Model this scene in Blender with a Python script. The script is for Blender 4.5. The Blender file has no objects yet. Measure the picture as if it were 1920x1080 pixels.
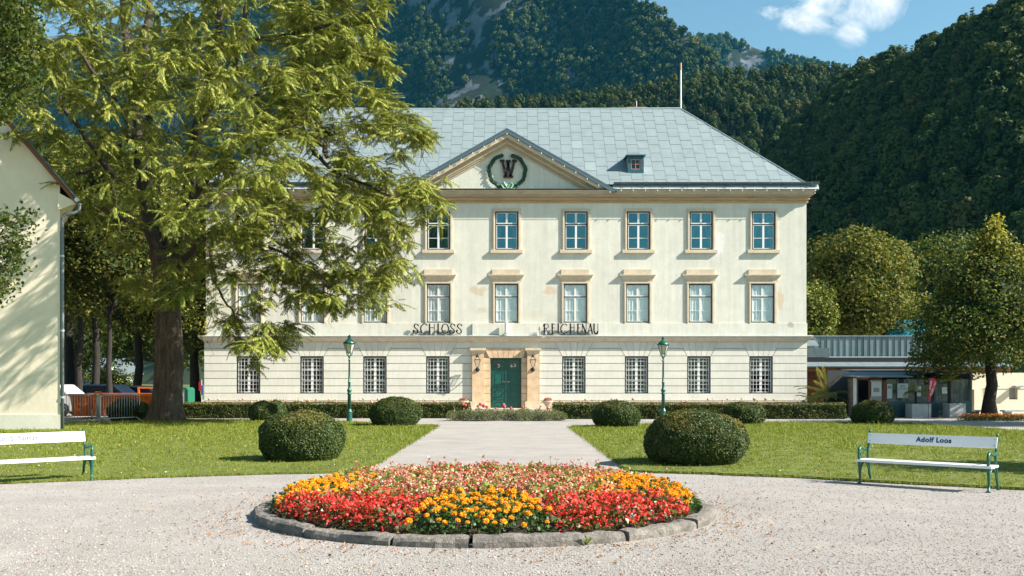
import bpy, math, random
import numpy as np
from mathutils import Vector, Matrix, Euler, noise as mnoise
R = math.radians
scene = bpy.context.scene
COL = scene.collection
random.seed(7)
rng = np.random.default_rng(7)

# ------------------------------------------------------------------ camera, sky, sun, exposure
EYE, F, HOR = 1.65, 1867.0, 715.0
cam_d = bpy.data.cameras.new("camera")
cam = bpy.data.objects.new("camera", cam_d); COL.objects.link(cam)
cam.location = (0, 0, EYE); cam.rotation_euler = (R(90), 0, 0)
cam_d.sensor_width = 36; cam_d.lens = F / 1920 * 36; cam_d.shift_y = 175 / 1920
cam_d.clip_start = 0.1; cam_d.clip_end = 8000
scene.camera = cam

SUN = Vector((4.4, -1.22, 3.4)).normalized()
sun_d = bpy.data.lights.new("sun", 'SUN'); sun_d.energy = 5.0; sun_d.angle = R(0.5); sun_d.color = (1, 0.93, 0.82)
sun = bpy.data.objects.new("sun", sun_d); COL.objects.link(sun)
sun.rotation_euler = (-SUN).to_track_quat('-Z', 'Y').to_euler()

world = bpy.data.worlds.new("World"); scene.world = world; world.use_nodes = True
wt = world.node_tree; wt.nodes.clear()
def wn(t, **k):
    n = wt.nodes.new(t)
    for a, b in k.items(): setattr(n, a, b)
    return n
sky = wn("ShaderNodeTexSky", sky_type='NISHITA', sun_disc=False)
sky.sun_elevation = math.asin(SUN.z); sky.sun_rotation = math.atan2(SUN.x, SUN.y)
sky.air_density = 1.0; sky.dust_density = 1.0; sky.ozone_density = 0.1; sky.altitude = 500
bg = wn("ShaderNodeBackground"); bg.inputs[1].default_value = 0.065
wout = wn("ShaderNodeOutputWorld")
tc = wn("ShaderNodeTexCoord"); sep = wn("ShaderNodeSeparateXYZ")
wt.links.new(tc.outputs['Generated'], sep.inputs[0])
def wm(op, a, b=None, c=None, clamp=False):
    n = wn("ShaderNodeMath", operation=op, use_clamp=clamp)
    for i, v in enumerate((a, b, c)):
        if v is None: continue
        if hasattr(v, 'links'): wt.links.new(v, n.inputs[i])
        else: n.inputs[i].default_value = v
    return n.outputs[0]
ysafe = wm('MAXIMUM', sep.outputs[1], 0.05)
U = wm('DIVIDE', sep.outputs[0], ysafe); V = wm('DIVIDE', sep.outputs[2], ysafe)
nz = wn("ShaderNodeTexNoise"); nz.inputs['Scale'].default_value = 16; nz.inputs['Detail'].default_value = 10; nz.inputs['Roughness'].default_value = .6; nz.inputs['Distortion'].default_value = .7
comb = wn("ShaderNodeCombineXYZ"); wt.links.new(U, comb.inputs[0]); wt.links.new(V, comb.inputs[1])
wt.links.new(comb.outputs[0], nz.inputs[0])
def blob(px, py, rx, ry, amp):
    du = wm('DIVIDE', wm('SUBTRACT', U, (px - 960) / F), rx / F)
    dv = wm('DIVIDE', wm('SUBTRACT', V, (HOR - py) / F), ry / F)
    d2 = wm('ADD', wm('MULTIPLY', du, du), wm('MULTIPLY', dv, dv))
    return wm('MULTIPLY', wm('SUBTRACT', 1.0, d2, clamp=True), amp)
blobs = None
for a in ((1446, 22, 42, 26, .7), (1500, 25, 62, 45, .85), (1560, 0, 110, 70, 1.15), (1640, 8, 105, 60, 1.05), (1598, 48, 45, 48, .75), (1690, -14, 80, 50, .8), (1745, 0, 30, 22, .5), (1620, 122, 60, 20, .35)):
    v = blob(*a); blobs = v if blobs is None else wm('MAXIMUM', blobs, v)
dens = wm('MULTIPLY', wm('SUBTRACT', wm('ADD', blobs, wm('MULTIPLY', wm('SUBTRACT', nz.outputs[0], .5), 4.2)), .40), 1.0, clamp=True)
dens = wm('MULTIPLY', dens, wm('MULTIPLY', blobs, 1.8, clamp=True))
dens = wm('MULTIPLY', dens, .93)
mixc = wn("ShaderNodeMix", data_type='RGBA')
tint = wn("ShaderNodeMix", data_type='RGBA', blend_type='MULTIPLY'); tint.inputs[0].default_value = 1; tint.inputs[7].default_value = (.87, 1.12, 1.04, 1); wt.links.new(sky.outputs[0], tint.inputs[6])
wt.links.new(dens, mixc.inputs[0]); wt.links.new(tint.outputs[2], mixc.inputs[6]); mixc.inputs[7].default_value = (6.6, 6.8, 6.9, 1)
wt.links.new(mixc.outputs[2], bg.inputs[0]); wt.links.new(bg.outputs[0], wout.inputs[0])

scene.view_settings.view_transform = 'Standard'; scene.view_settings.look = 'None'
scene.view_settings.gamma = 1; scene.view_settings.exposure = 1.42; scene.view_settings.use_curve_mapping = False
scene.cycles.volume_bounces = 0; scene.cycles.max_bounces = 6; scene.cycles.transparent_max_bounces = 12
scene.cycles.diffuse_bounces = 3; scene.cycles.glossy_bounces = 2; scene.cycles.use_denoising = True

# ------------------------------------------------------------------ helpers
def lin(r, g, b):
    f = lambda c: (c / 255 / 12.92) if c / 255 <= .04045 else ((c / 255 + .055) / 1.055) ** 2.4
    return (f(r), f(g), f(b))
def X(px, Y): return (px - 960) / F * Y
def Z(py, Y): return EYE + (HOR - py) / F * Y
def GY(py): return EYE * F / (py - HOR)
def P(px, py, Y): return Vector((X(px, Y), Y, Z(py, Y)))

class M:  # material builder
    def __init__(s, name, col, rough=.8, metal=0., spec=.3):
        s.m = bpy.data.materials.new(name); s.m.use_nodes = True
        s.t = s.m.node_tree; s.b = s.t.nodes["Principled BSDF"]
        s.b.inputs['Base Color'].default_value = (*col, 1); s.b.inputs['Roughness'].default_value = rough
        s.b.inputs['Metallic'].default_value = metal; s.b.inputs['Specular IOR Level'].default_value = spec
        s.col = None; s.base = col; s.co = None; s.h = None
    def n(s, t, **k):
        n = s.t.nodes.new(t)
        for a, b in k.items(): setattr(n, a, b)
        return n
    def coord(s, kind='Object'):
        if not s.co: s.co = s.n("ShaderNodeTexCoord")
        return s.co.outputs[kind]
    def noise(s, scale, detail=6, rough=.6, stretch=None, kind='Object'):
        n = s.n("ShaderNodeTexNoise"); n.inputs['Scale'].default_value = scale
        n.inputs['Detail'].default_value = detail; n.inputs['Roughness'].default_value = rough
        src = s.coord(kind)
        if kind == 'World':
            pass
        if stretch:
            mp = s.n("ShaderNodeMapping"); mp.inputs['Scale'].default_value = stretch
            s.t.links.new(src, mp.inputs[0]); src = mp.outputs[0]
        s.t.links.new(src, n.inputs[0]); return n.outputs[0]
    def ramp(s, fac, stops):
        r = s.n("ShaderNodeValToRGB"); e = r.color_ramp.elements
        while len(e) < len(stops): e.new(.5)
        for i, (p, c) in enumerate(stops):
            e[i].position = p; e[i].color = (*(c if hasattr(c, '__len__') else (c, c, c)), 1)
        s.t.links.new(fac, r.inputs[0]); return r.outputs[0]
    def mixin(s, fac, col, blend='MIX'):
        mx = s.n("ShaderNodeMix", data_type='RGBA', blend_type=blend)
        if s.col is None: mx.inputs[6].default_value = (*s.base, 1)
        else: s.t.links.new(s.col, mx.inputs[6])
        if hasattr(fac, 'links'): s.t.links.new(fac, mx.inputs[0])
        else: mx.inputs[0].default_value = fac
        if hasattr(col, 'links'): s.t.links.new(col, mx.inputs[7])
        else: mx.inputs[7].default_value = (*col, 1)
        s.col = mx.outputs[2]; s.t.links.new(s.col, s.b.inputs['Base Color']); return s
    def vary(s, scale, lo, hi, col=None, detail=6, stretch=None):
        """multiply colour by noise between lo..hi"""
        r = s.ramp(s.noise(scale, detail, stretch=stretch), [(.3, lo), (.7, hi)])
        return s.mixin(1.0, r, 'MULTIPLY')
    def patch(s, scale, thr, col, amt=1., soft=.08, detail=6, stretch=None):
        r = s.ramp(s.noise(scale, detail, stretch=stretch), [(thr, 0.), (thr + soft, amt)])
        return s.mixin(r, col)
    def rand(s, cols, src='island'):
        if src == 'island': o = s.n("ShaderNodeNewGeometry").outputs['Random Per Island']
        else: o = s.n("ShaderNodeObjectInfo").outputs['Random']
        k = len(cols)
        r = s.ramp(o, [((i / (k - 1)) if k > 1 else 0, c) for i, c in enumerate(cols)])
        s.col = r; s.t.links.new(r, s.b.inputs['Base Color']); return s
    def bump(s, scale, strength=.3, dist=.02, detail=8, stretch=None):
        b = s.n("ShaderNodeBump"); b.inputs['Strength'].default_value = strength; b.inputs['Distance'].default_value = dist
        s.t.links.new(s.noise(scale, detail, .65, stretch), b.inputs['Height'])
        if s.h: s.t.links.new(s.h, b.inputs['Normal'])
        s.h = b.outputs[0]; s.t.links.new(s.h, s.b.inputs['Normal']); return s
    def translucent(s, amt=.35, gain=1.3):
        tr = s.n("ShaderNodeBsdfTranslucent"); mx = s.n("ShaderNodeMixShader"); mx.inputs[0].default_value = amt
        g = s.n("ShaderNodeMix", data_type='RGBA', blend_type='MULTIPLY'); g.inputs[0].default_value = 1; g.inputs[7].default_value = (gain, gain, gain * .6, 1)
        if s.col: s.t.links.new(s.col, g.inputs[6])
        else: g.inputs[6].default_value = (*s.base, 1)
        s.t.links.new(g.outputs[2], tr.inputs[0])
        out = s.t.nodes["Material Output"]
        s.t.links.new(s.b.outputs[0], mx.inputs[1]); s.t.links.new(tr.outputs[0], mx.inputs[2]); s.t.links.new(mx.outputs[0], out.inputs[0]); return s

ORG = {}
def link(name, data, parent=None, loc=None, world=True):
    o = bpy.data.objects.new(name, data); COL.objects.link(o)
    if parent is not None:
        o.parent = parent
        if world:
            base = ORG[parent.name]
            o.location = (Vector(loc) if loc is not None else Vector()) - base
            ORG[o.name] = Vector(loc) if loc is not None else Vector()
        else:
            o.location = loc or (0, 0, 0); ORG[o.name] = Vector()
    else:
        o.location = loc or (0, 0, 0); ORG[o.name] = Vector(o.location)
    return o
def tag(o, label=None, cat=None, group=None, kind=None):
    if label: o['label'] = label
    if cat: o['category'] = cat
    if group: o['group'] = group
    if kind: o['kind'] = kind
    return o
def thing(name, loc, label, cat, group=None, rz=0):
    o = link(name, None, None, loc); o.rotation_euler = (0, 0, rz); o.empty_display_size = .3
    return tag(o, label, cat, group)
def copy_tree(root, loc, rz=None, label=None, scale=None):
    r = root.copy(); COL.objects.link(r); r.location = loc
    if rz is not None: r.rotation_euler = (0, 0, rz)
    if scale is not None: r.scale = (scale,) * 3
    if label: r['label'] = label
    ORG[r.name] = Vector(loc)
    for ch in list(root.children):
        c = ch.copy(); COL.objects.link(c); c.parent = r
        for g in list(ch.children):
            d = g.copy(); COL.objects.link(d); d.parent = c
    return r

class MB:
    def __init__(s): s.v = []; s.f = []; s.mi = []; s.cur = 0
    def add(s, vs, fs):
        o = len(s.v); s.v += [tuple(p) for p in vs]; s.f += [tuple(i + o for i in f) for f in fs]; s.mi += [s.cur] * len(fs); return s
    def box(s, x0, x1, y0, y1, z0, z1, T=None):
        vs = [(x, y, z) for z in (z0, z1) for y in (y0, y1) for x in (x0, x1)]
        if T is not None: vs = [T @ Vector(p) for p in vs]
        return s.add(vs, [(0, 2, 3, 1), (4, 5, 7, 6), (0, 1, 5, 4), (2, 6, 7, 3), (0, 4, 6, 2), (1, 3, 7, 5)])
    def prism(s, pts, y0, y1, axis='y'):
        """outline (a,b) in XZ (axis y), XY (axis z) or YZ (axis x)"""
        n = len(pts)
        area = sum(pts[i][0] * pts[(i + 1) % n][1] - pts[(i + 1) % n][0] * pts[i][1] for i in range(n))
        if area < 0: pts = pts[::-1]
        mk = {'y': lambda a, b, c: (a, c, b), 'z': lambda a, b, c: (a, b, c), 'x': lambda a, b, c: (c, a, b)}[axis]
        vs = [mk(a, b, y0) for a, b in pts] + [mk(a, b, y1) for a, b in pts]
        return s.add(vs, [tuple(range(n)), tuple(range(2 * n - 1, n - 1, -1))] + [(i, i + n, (i + 1) % n + n, (i + 1) % n) for i in range(n)])
    def tube(s, path, rad, n=8, caps=True):
        path = [Vector(p) for p in path]; k = len(path)
        if not hasattr(rad, '__len__'): rad = [rad] * k
        vs = []; up = Vector((0, 0, 1))
        prev = None
        for i, p in enumerate(path):
            t = (path[min(i + 1, k - 1)] - path[max(i - 1, 0)])
            t = t.normalized() if t.length > 1e-9 else Vector((0, 0, 1))
            if prev is None:
                a = t.orthogonal().normalized()
            else:
                a = prev - t * prev.dot(t); a = a.normalized() if a.length > 1e-6 else t.orthogonal().normalized()
            prev = a; b = t.cross(a)
            for j in range(n):
                th = 2 * math.pi * j / n
                vs.append(p + (a * math.cos(th) + b * math.sin(th)) * rad[i])
        fs = [(i * n + j, i * n + (j + 1) % n, (i + 1) * n + (j + 1) % n, (i + 1) * n + j) for i in range(k - 1) for j in range(n)]
        if caps: fs += [tuple(range(n - 1, -1, -1)), tuple((k - 1) * n + j for j in range(n))]
        return s.add(vs, fs)
    def lathe(s, prof, n=16, c=(0, 0, 0), T=None):
        vs = [(c[0] + r * math.cos(2 * math.pi * j / n), c[1] + r * math.sin(2 * math.pi * j / n), c[2] + z) for r, z in prof for j in range(n)]
        if T is not None: vs = [T @ Vector(p) for p in vs]
        k = len(prof)
        return s.add(vs, [(i * n + j, i * n + (j + 1) % n, (i + 1) * n + (j + 1) % n, (i + 1) * n + j) for i in range(k - 1) for j in range(n)] + [tuple(range(n - 1, -1, -1)), tuple((k - 1) * n + j for j in range(n))])
    def quad(s, *p): return s.add(p, [tuple(range(len(p)))])
    def mesh(s, name, mats, smooth=False):
        me = bpy.data.meshes.new(name); me.from_pydata(s.v, [], s.f)
        for m in (mats if isinstance(mats, (list, tuple)) else [mats]): me.materials.append(m)
        if any(s.mi): me.polygons.foreach_set('material_index', s.mi)
        if smooth: me.polygons.foreach_set('use_smooth', [True] * len(s.f))
        me.update(); return me
    def build(s, name, mats, parent=None, smooth=False, loc=None, world=True):
        return link(name, s.mesh(name, mats, smooth), parent, loc, world)

def np_mesh(name, V, Fc, mats, mi=None, smooth=False):
    """V (n,3), Fc (m,k) all faces with the same vertex count"""
    me = bpy.data.meshes.new(name); V = np.asarray(V, np.float32); Fc = np.asarray(Fc, np.int32)
    me.vertices.add(len(V)); me.vertices.foreach_set('co', V.ravel())
    m, k = Fc.shape
    me.loops.add(m * k); me.loops.foreach_set('vertex_index', Fc.ravel())
    me.polygons.add(m); me.polygons.foreach_set('loop_start', np.arange(0, m * k, k, dtype=np.int32))
    for q in (mats if isinstance(mats, (list, tuple)) else [mats]): me.materials.append(q)
    if mi is not None: me.polygons.foreach_set('material_index', np.asarray(mi, np.int32))
    if smooth: me.polygons.foreach_set('use_smooth', np.ones(m, bool))
    me.update(calc_edges=True); me.validate(); return me

def rand_frames(n, r, up=None, upw=0.):
    a = r.normal(size=(n, 3))
    if up is not None: a = a + np.asarray(up) * upw
    a /= np.linalg.norm(a, axis=1, keepdims=True) + 1e-9
    b = r.normal(size=(n, 3)); b -= a * (a * b).sum(1, keepdims=True); b /= np.linalg.norm(b, axis=1, keepdims=True) + 1e-9
    return a, b, np.cross(a, b)   # normal, tangent, bitangent
def leaf_quads(C, N, T, B, L, W, bend=.15):
    """rhombic folded leaves: (n,3) centres -> V,F quads"""
    L = np.broadcast_to(np.asarray(L, float).reshape(-1, 1) if np.ndim(L) else np.array([[L]]), (len(C), 1)); W = np.broadcast_to(np.asarray(W, float).reshape(-1, 1) if np.ndim(W) else np.array([[W]]), (len(C), 1))
    v = np.stack([C - T * L * .5, C + B * W * .5 + N * W * bend - T * L * .08, C + T * L * .5, C - B * W * .5 + N * W * bend - T * L * .08], 1).reshape(-1, 3)
    f = np.arange(len(C) * 4).reshape(-1, 4)
    return v, f

def instancer(name, pts, scl, rotz, idx, protos, kind='stuff', tilt=None):
    me = bpy.data.meshes.new(name); n = len(pts)
    me.vertices.add(n); me.vertices.foreach_set('co', np.asarray(pts, np.float32).ravel())
    a = me.attributes.new('scl', 'FLOAT', 'POINT'); a.data.foreach_set('value', np.asarray(scl, np.float32))
    rot = np.zeros((n, 3), np.float32); rot[:, 2] = rotz
    if tilt is not None: rot[:, :2] = tilt
    a = me.attributes.new('rot', 'FLOAT_VECTOR', 'POINT'); a.data.foreach_set('vector', rot.ravel())
    a = me.attributes.new('idx', 'INT', 'POINT'); a.data.foreach_set('value', np.asarray(idx, np.int32))
    c = bpy.data.collections.new(name + "_protos")
    for i, p in enumerate(protos): c.objects.link(p)
    g = bpy.data.node_groups.new(name + "_nodes", 'GeometryNodeTree')
    g.interface.new_socket("Geometry", in_out='INPUT', socket_type='NodeSocketGeometry')
    g.interface.new_socket("Geometry", in_out='OUTPUT', socket_type='NodeSocketGeometry')
    gi = g.nodes.new('NodeGroupInput'); go = g.nodes.new('NodeGroupOutput'); ip = g.nodes.new('GeometryNodeInstanceOnPoints')
    ci = g.nodes.new('GeometryNodeCollectionInfo'); ci.inputs['Collection'].default_value = c
    ci.inputs['Separate Children'].default_value = True; ci.inputs['Reset Children'].default_value = True
    def na(t, nm):
        q = g.nodes.new('GeometryNodeInputNamedAttribute'); q.data_type = t; q.inputs[0].default_value = nm; return q.outputs[0]
    g.links.new(gi.outputs[0], ip.inputs['Points']); g.links.new(ci.outputs[0], ip.inputs['Instance'])
    ip.inputs['Pick Instance'].default_value = True
    g.links.new(na('INT', 'idx'), ip.inputs['Instance Index']); g.links.new(na('FLOAT', 'scl'), ip.inputs['Scale'])
    g.links.new(na('FLOAT_VECTOR', 'rot'), ip.inputs['Rotation'])
    g.links.new(ip.outputs[0], go.inputs[0])
    o = link(name, me); md = o.modifiers.new("scatter", 'NODES'); md.node_group = g
    tag(o, kind=kind); return o
def proto(name, me): return bpy.data.objects.new(name, me)

def clip(poly, a, b, c):
    """keep a*x+b*y<=c of a convex polygon"""
    out = []
    for i in range(len(poly)):
        p, q = poly[i], poly[(i + 1) % len(poly)]
        dp, dq = a * p[0] + b * p[1] - c, a * q[0] + b * q[1] - c
        if dp <= 0: out.append(p)
        if dp * dq < 0:
            t = dp / (dp - dq); out.append((p[0] + (q[0] - p[0]) * t, p[1] + (q[1] - p[1]) * t))
    return out
def inpoly(x, y, poly):
    c = np.zeros(len(x), bool); n = len(poly)
    for i in range(n):
        x1, y1 = poly[i]; x2, y2 = poly[(i + 1) % n]
        cond = ((y1 > y) != (y2 > y)) & (x < (x2 - x1) * (y - y1) / ((y2 - y1) or 1e-9) + x1); c ^= cond
    return c
# ------------------------------------------------------------------ materials
gravel_m = M("gravel", (.325, .302, .284), .95)
gravel_m.vary(1.1, .86, 1.08).vary(90, .55, 1.35, detail=3).patch(60, .62, (.16, .13, .11), .7, .04, 4).patch(.5, .6, (.30, .26, .22), .35, .2).patch(2.2, .64, (.28, .19, .13), .3, .1)
gravel_m.vary(.45, .92, 1.05, stretch=(.5, 1.5, 1)).patch(.8, .57, (.25, .225, .21), .35, .12, 8, (.3, 2.2, 1)).patch(26, .66, (.20, .155, .125), .55, .06, 5).patch(7, .70, (.27, .15, .09), .45, .05, 8).patch(.9, .60, (.45, .42, .40), .4, .15)
gravel_m.bump(120, .8, .012, 3)
lawn_m = M("lawn", (.11, .135, .025), .95); lawn_m.vary(.7, .78, 1.2).vary(18, .6, 1.35, detail=5).patch(3, .6, (.20, .18, .05), .5, .15).bump(60, .6, .03)
soil_m = M("soil", (.035, .025, .018), 1.); soil_m.vary(20, .5, 1.6).bump(40, .8, .03)
field_m = M("field", (.08, .11, .03), 1.); field_m.vary(.05, .7, 1.3)
plaster_m = M("plaster", (.70, .68, .575), .92, spec=.15)
plaster_m.vary(.35, .93, 1.04).vary(2.2, .95, 1.04, detail=10).patch(.55, .63, (.66, .55, .40), .4, .09, 10).patch(1.7, .68, (.42, .35, .26), .28, .05, 8).patch(7, .71, (.42, .39, .32), .5, .02, 4)
plaster_m.vary(1.2, .93, 1.02, stretch=(3, 3, .18)); plaster_m.bump(16, .25, .02)
cream_m = M("cream_plaster", (.80, .71, .56), .92, spec=.15); cream_m.vary(.6, .9, 1.05).vary(3, .94, 1.04).patch(1.3, .66, (.62, .45, .34), .4, .1).bump(9, .25, .02)
stone_m = M("cream_stone", (.60, .51, .385), .85); stone_m.vary(2.5, .84, 1.08).vary(18, .9, 1.07).bump(30, .25, .01)
tan_m = M("tan_stone", (.70, .50, .325), .88); tan_m.vary(2.0, .72, 1.12).vary(14, .85, 1.1).patch(2.4, .58, (.55, .47, .36), .6, .1).bump(22, .4, .015)
corn_m = M("cornice_stone", (.44, .335, .215), .88); corn_m.vary(1.1, .8, 1.12, stretch=(1, 1, 12)).patch(1.8, .58, (.40, .36, .26), .6, .12, 8, (1, 1, 3)).vary(16, .88, 1.1).bump(24, .3, .01)
tan2_m = M("ochre_moulding", (.50, .34, .19), .88); tan2_m.vary(1.1, .8, 1.15, stretch=(1, 1, 8)).vary(16, .88, 1.1); tan2_m.bump(24, .3, .01)
kerb_m = M("kerb_stone", (.21, .19, .17), .95); kerb_m.vary(4, .6, 1.25).vary(30, .7, 1.25).patch(5, .62, (.09, .09, .085), .7, .08).bump(14, 1.0, .05).bump(50, .8, .02)
zinc_m = M("zinc_sheet", (.195, .24, .255), .6, .1, .3)
_r = zinc_m.n("ShaderNodeObjectInfo").outputs['Random']; zinc_m.mixin(1., zinc_m.ramp(_r, [(0, .985), (.5, 1.0), (.985, 1.01), (1, 1.15)]), 'MULTIPLY')
zinc_m.vary(1.2, .9, 1.06).vary(9, .94, 1.05, stretch=(1, 4, 4)).patch(1.6, .68, (.24, .25, .25), .5, .12); zinc_m.bump(2.0, .15, .02)
zincd_m = M("dark_zinc", (.10, .14, .155), .5, .5, .4); zincd_m.vary(4, .8, 1.2)
zincp_m = M("pale_zinc", (.36, .42, .44), .5, .2, .4); zincp_m.vary(3, .85, 1.1).vary(.8, .9, 1.1)
white_m = M("white_paint", (.74, .74, .72), .5, spec=.4); white_m.vary(5, .9, 1.03)
dark_m = M("black_iron", (.018, .02, .022), .5, .3, .4)
grillem = M("grey_iron", (.60, .62, .62), .5, .2, .4)
curt_m = M("curtain", (.86, .87, .86), .95); curt_m.vary(3, .72, 1.03, stretch=(5, 1, 1))
green_m = M("green_paint", (.006, .085, .066), .35, spec=.5); green_m.vary(6, .8, 1.2)
lampgreen_m = M("lamp_green", (.008, .085, .062), .38, .1, .5); lampgreen_m.vary(9, .8, 1.2)
def glass(name, tint, refl, rough=.02, gcol=(.75, .85, .9)):
    m = bpy.data.materials.new(name); m.use_nodes = True; t = m.node_tree; t.nodes.clear()
    o = t.nodes.new("ShaderNodeOutputMaterial"); mx = t.nodes.new("ShaderNodeMixShader"); tr = t.nodes.new("ShaderNodeBsdfTransparent"); gl = t.nodes.new("ShaderNodeBsdfGlossy")
    tr.inputs[0].default_value = (*tint, 1); gl.inputs[0].default_value = (*gcol, 1); gl.inputs[1].default_value = rough; mx.inputs[0].default_value = refl
    n = t.nodes.new("ShaderNodeTexNoise"); n.inputs['Scale'].default_value = 1.6; b = t.nodes.new("ShaderNodeBump"); b.inputs['Strength'].default_value = .12; b.inputs['Distance'].default_value = .05
    t.links.new(n.outputs[0], b.inputs['Height']); t.links.new(b.outputs[0], gl.inputs['Normal'])
    t.links.new(tr.outputs[0], mx.inputs[1]); t.links.new(gl.outputs[0], mx.inputs[2]); t.links.new(mx.outputs[0], o.inputs[0]); return m
glass_m = glass("window_glass", (.94, .96, .96), .09, gcol=(.7, .85, .9))
glasst_m = glass("top_window_glass", (.5, .66, .7), .2, gcol=(.3, .62, .7))
glassd_m = glass("barred_window_glass", (.35, .4, .42), .06)
lampglass_m = M("milk_glass", (.62, .64, .64), .3, spec=.5); lampglass_m.translucent(.5, 1.1)
shopglass_m = glass("shop_glass", (.30, .42, .46), .12)
bark_m = M("bark", (.115, .088, .07), .95); bark_m.vary(3, .45, 1.4, stretch=(3, 3, .5)).vary(14, .55, 1.35, stretch=(3, 3, .6)).bump(7, 1., .09, stretch=(3.2, 3.2, .5)).bump(26, .7, .03, stretch=(2.5, 2.5, .7))
barkd_m = M("dark_bark", (.026, .022, .02), .95); barkd_m.vary(6, .6, 1.4, stretch=(3, 3, .5))
wood_m = M("brown_wood", (.22, .085, .035), .7); wood_m.vary(3, .6, 1.3, stretch=(.6, .6, 9))
grey_wood_m = M("weathered_wood", (.17, .13, .10), .85); grey_wood_m.vary(4, .55, 1.3, stretch=(.6, .6, 9))
orange_m = M("orange_steel", (.62, .15, .02), .6); orange_m.vary(3, .7, 1.15).patch(4, .62, (.25, .09, .03), .6, .08)
conc_m = M("concrete", (.36, .37, .37), .9); conc_m.vary(5, .85, 1.1)
tealroof_m = M("teal_roof", (.02, .17, .23), .5); tealroof_m.vary(2, .8, 1.2)
galv_m = M("galvanised_steel", (.45, .48, .50), .4, .6, .5)

# leaf materials (per leaf random colour)
def leafmat(name, cols, tr=.3, src='island', rough=.62, spec=.16):
    q = M(name, cols[0], rough, spec=spec); q.rand(cols, src); q.translucent(tr, 1.35); return q
ailan_m = leafmat("ailanthus_leaf", [(.065, .10, .015), (.12, .16, .022), (.18, .215, .034), (.25, .265, .05), (.10, .14, .02), (.38, .35, .10), (.15, .19, .028), (.29, .28, .06)], .16)
dark_leaf_m = leafmat("maple_leaf", [(.02, .038, .008), (.045, .07, .012), (.08, .10, .018), (.035, .055, .010), (.14, .13, .03)], .3)
lime_leaf_m = leafmat("lime_leaf", [(.025, .055, .014), (.05, .085, .020), (.08, .12, .026), (.04, .07, .016), (.12, .14, .03)], .3)
yellow_leaf_m = leafmat("yellowing_leaf", [(.25, .24, .04), (.38, .33, .05), (.20, .22, .04), (.46, .40, .12)], .35)
chest_leaf_m = leafmat("chestnut_leaf", [(.06, .082, .014), (.13, .14, .024), (.20, .185, .036), (.09, .105, .018), (.24, .19, .045)], .3)
box_m = leafmat("boxwood_leaf", [(.018, .038, .008), (.036, .064, .011), (.055, .088, .014), (.026, .05, .009), (.09, .11, .022)], .15, spec=.3, rough=.5)
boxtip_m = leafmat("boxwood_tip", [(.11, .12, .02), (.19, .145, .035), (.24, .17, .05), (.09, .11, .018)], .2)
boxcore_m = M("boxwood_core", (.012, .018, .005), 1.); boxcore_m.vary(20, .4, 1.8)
grass_m = leafmat("grass_blade", [(.085, .135, .016), (.15, .19, .024), (.21, .235, .036), (.11, .16, .02), (.30, .29, .08)], .3)

# ------------------------------------------------------------------ ground, lawns, paths
g = MB(); g.quad((-2700, -60, -.03), (2400, -60, -.03), (2400, 3300, -.03), (-2700, 3300, -.03)); tag(g.build("ground", field_m.m), kind='structure')
g = MB(); g.quad((-60, -30, 0), (60, -30, 0), (60, 90, 0), (-60, 90, 0)); tag(g.build("gravel_path", gravel_m.m), kind='structure')
def smooth_poly(pts, n=3):
    for _ in range(n):
        out = []
        for i in range(len(pts)):
            p, q = pts[i], pts[(i + 1) % len(pts)]
            out += [(p[0] * .75 + q[0] * .25, p[1] * .75 + q[1] * .25), (p[0] * .25 + q[0] * .75, p[1] * .25 + q[1] * .75)]
        pts = out
    return pts
def gp(px, py): Y = GY(py); return (X(px, Y), Y)
lawnL = [gp(815, 800), gp(700, 874), gp(680, 882), gp(655, 887), gp(600, 888), gp(500, 890), gp(300, 896), gp(0, 908), (-14, 12), (-24, 14), (-26, 41), gp(120, 797), gp(340, 789), gp(640, 793)]
lawnR = [gp(1075, 802), gp(1162, 870), gp(1172, 879), gp(1190, 886), gp(1300, 889), gp(1500, 897), gp(1640, 905), gp(1920, 919), (14, 12.5), (26, 14), (26, 30), gp(1920, 811), gp(1830, 804), gp(1700, 796), gp(1440, 795), gp(1240, 797)]
def dense(poly, step=.25, jit=.035, seed=1):
    r = random.Random(seed); out = []
    for i in range(len(poly)):
        p, q = Vector(poly[i]), Vector(poly[(i + 1) % len(poly)]); d = (q - p).length; k = max(1, int(d / step))
        for j in range(k):
            t = p.lerp(q, j / k); out.append((t.x + r.uniform(-jit, jit), t.y + r.uniform(-jit, jit)))
    return out
for nm, poly, sd in (("lawn", lawnL, 1), ("lawn", lawnR, 2)):
    d = dense(poly, .3, .04, sd)
    m = MB(); m.prism(d, .002, .045, 'z'); tag(m.build(nm, lawn_m.m), kind='structure')

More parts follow.
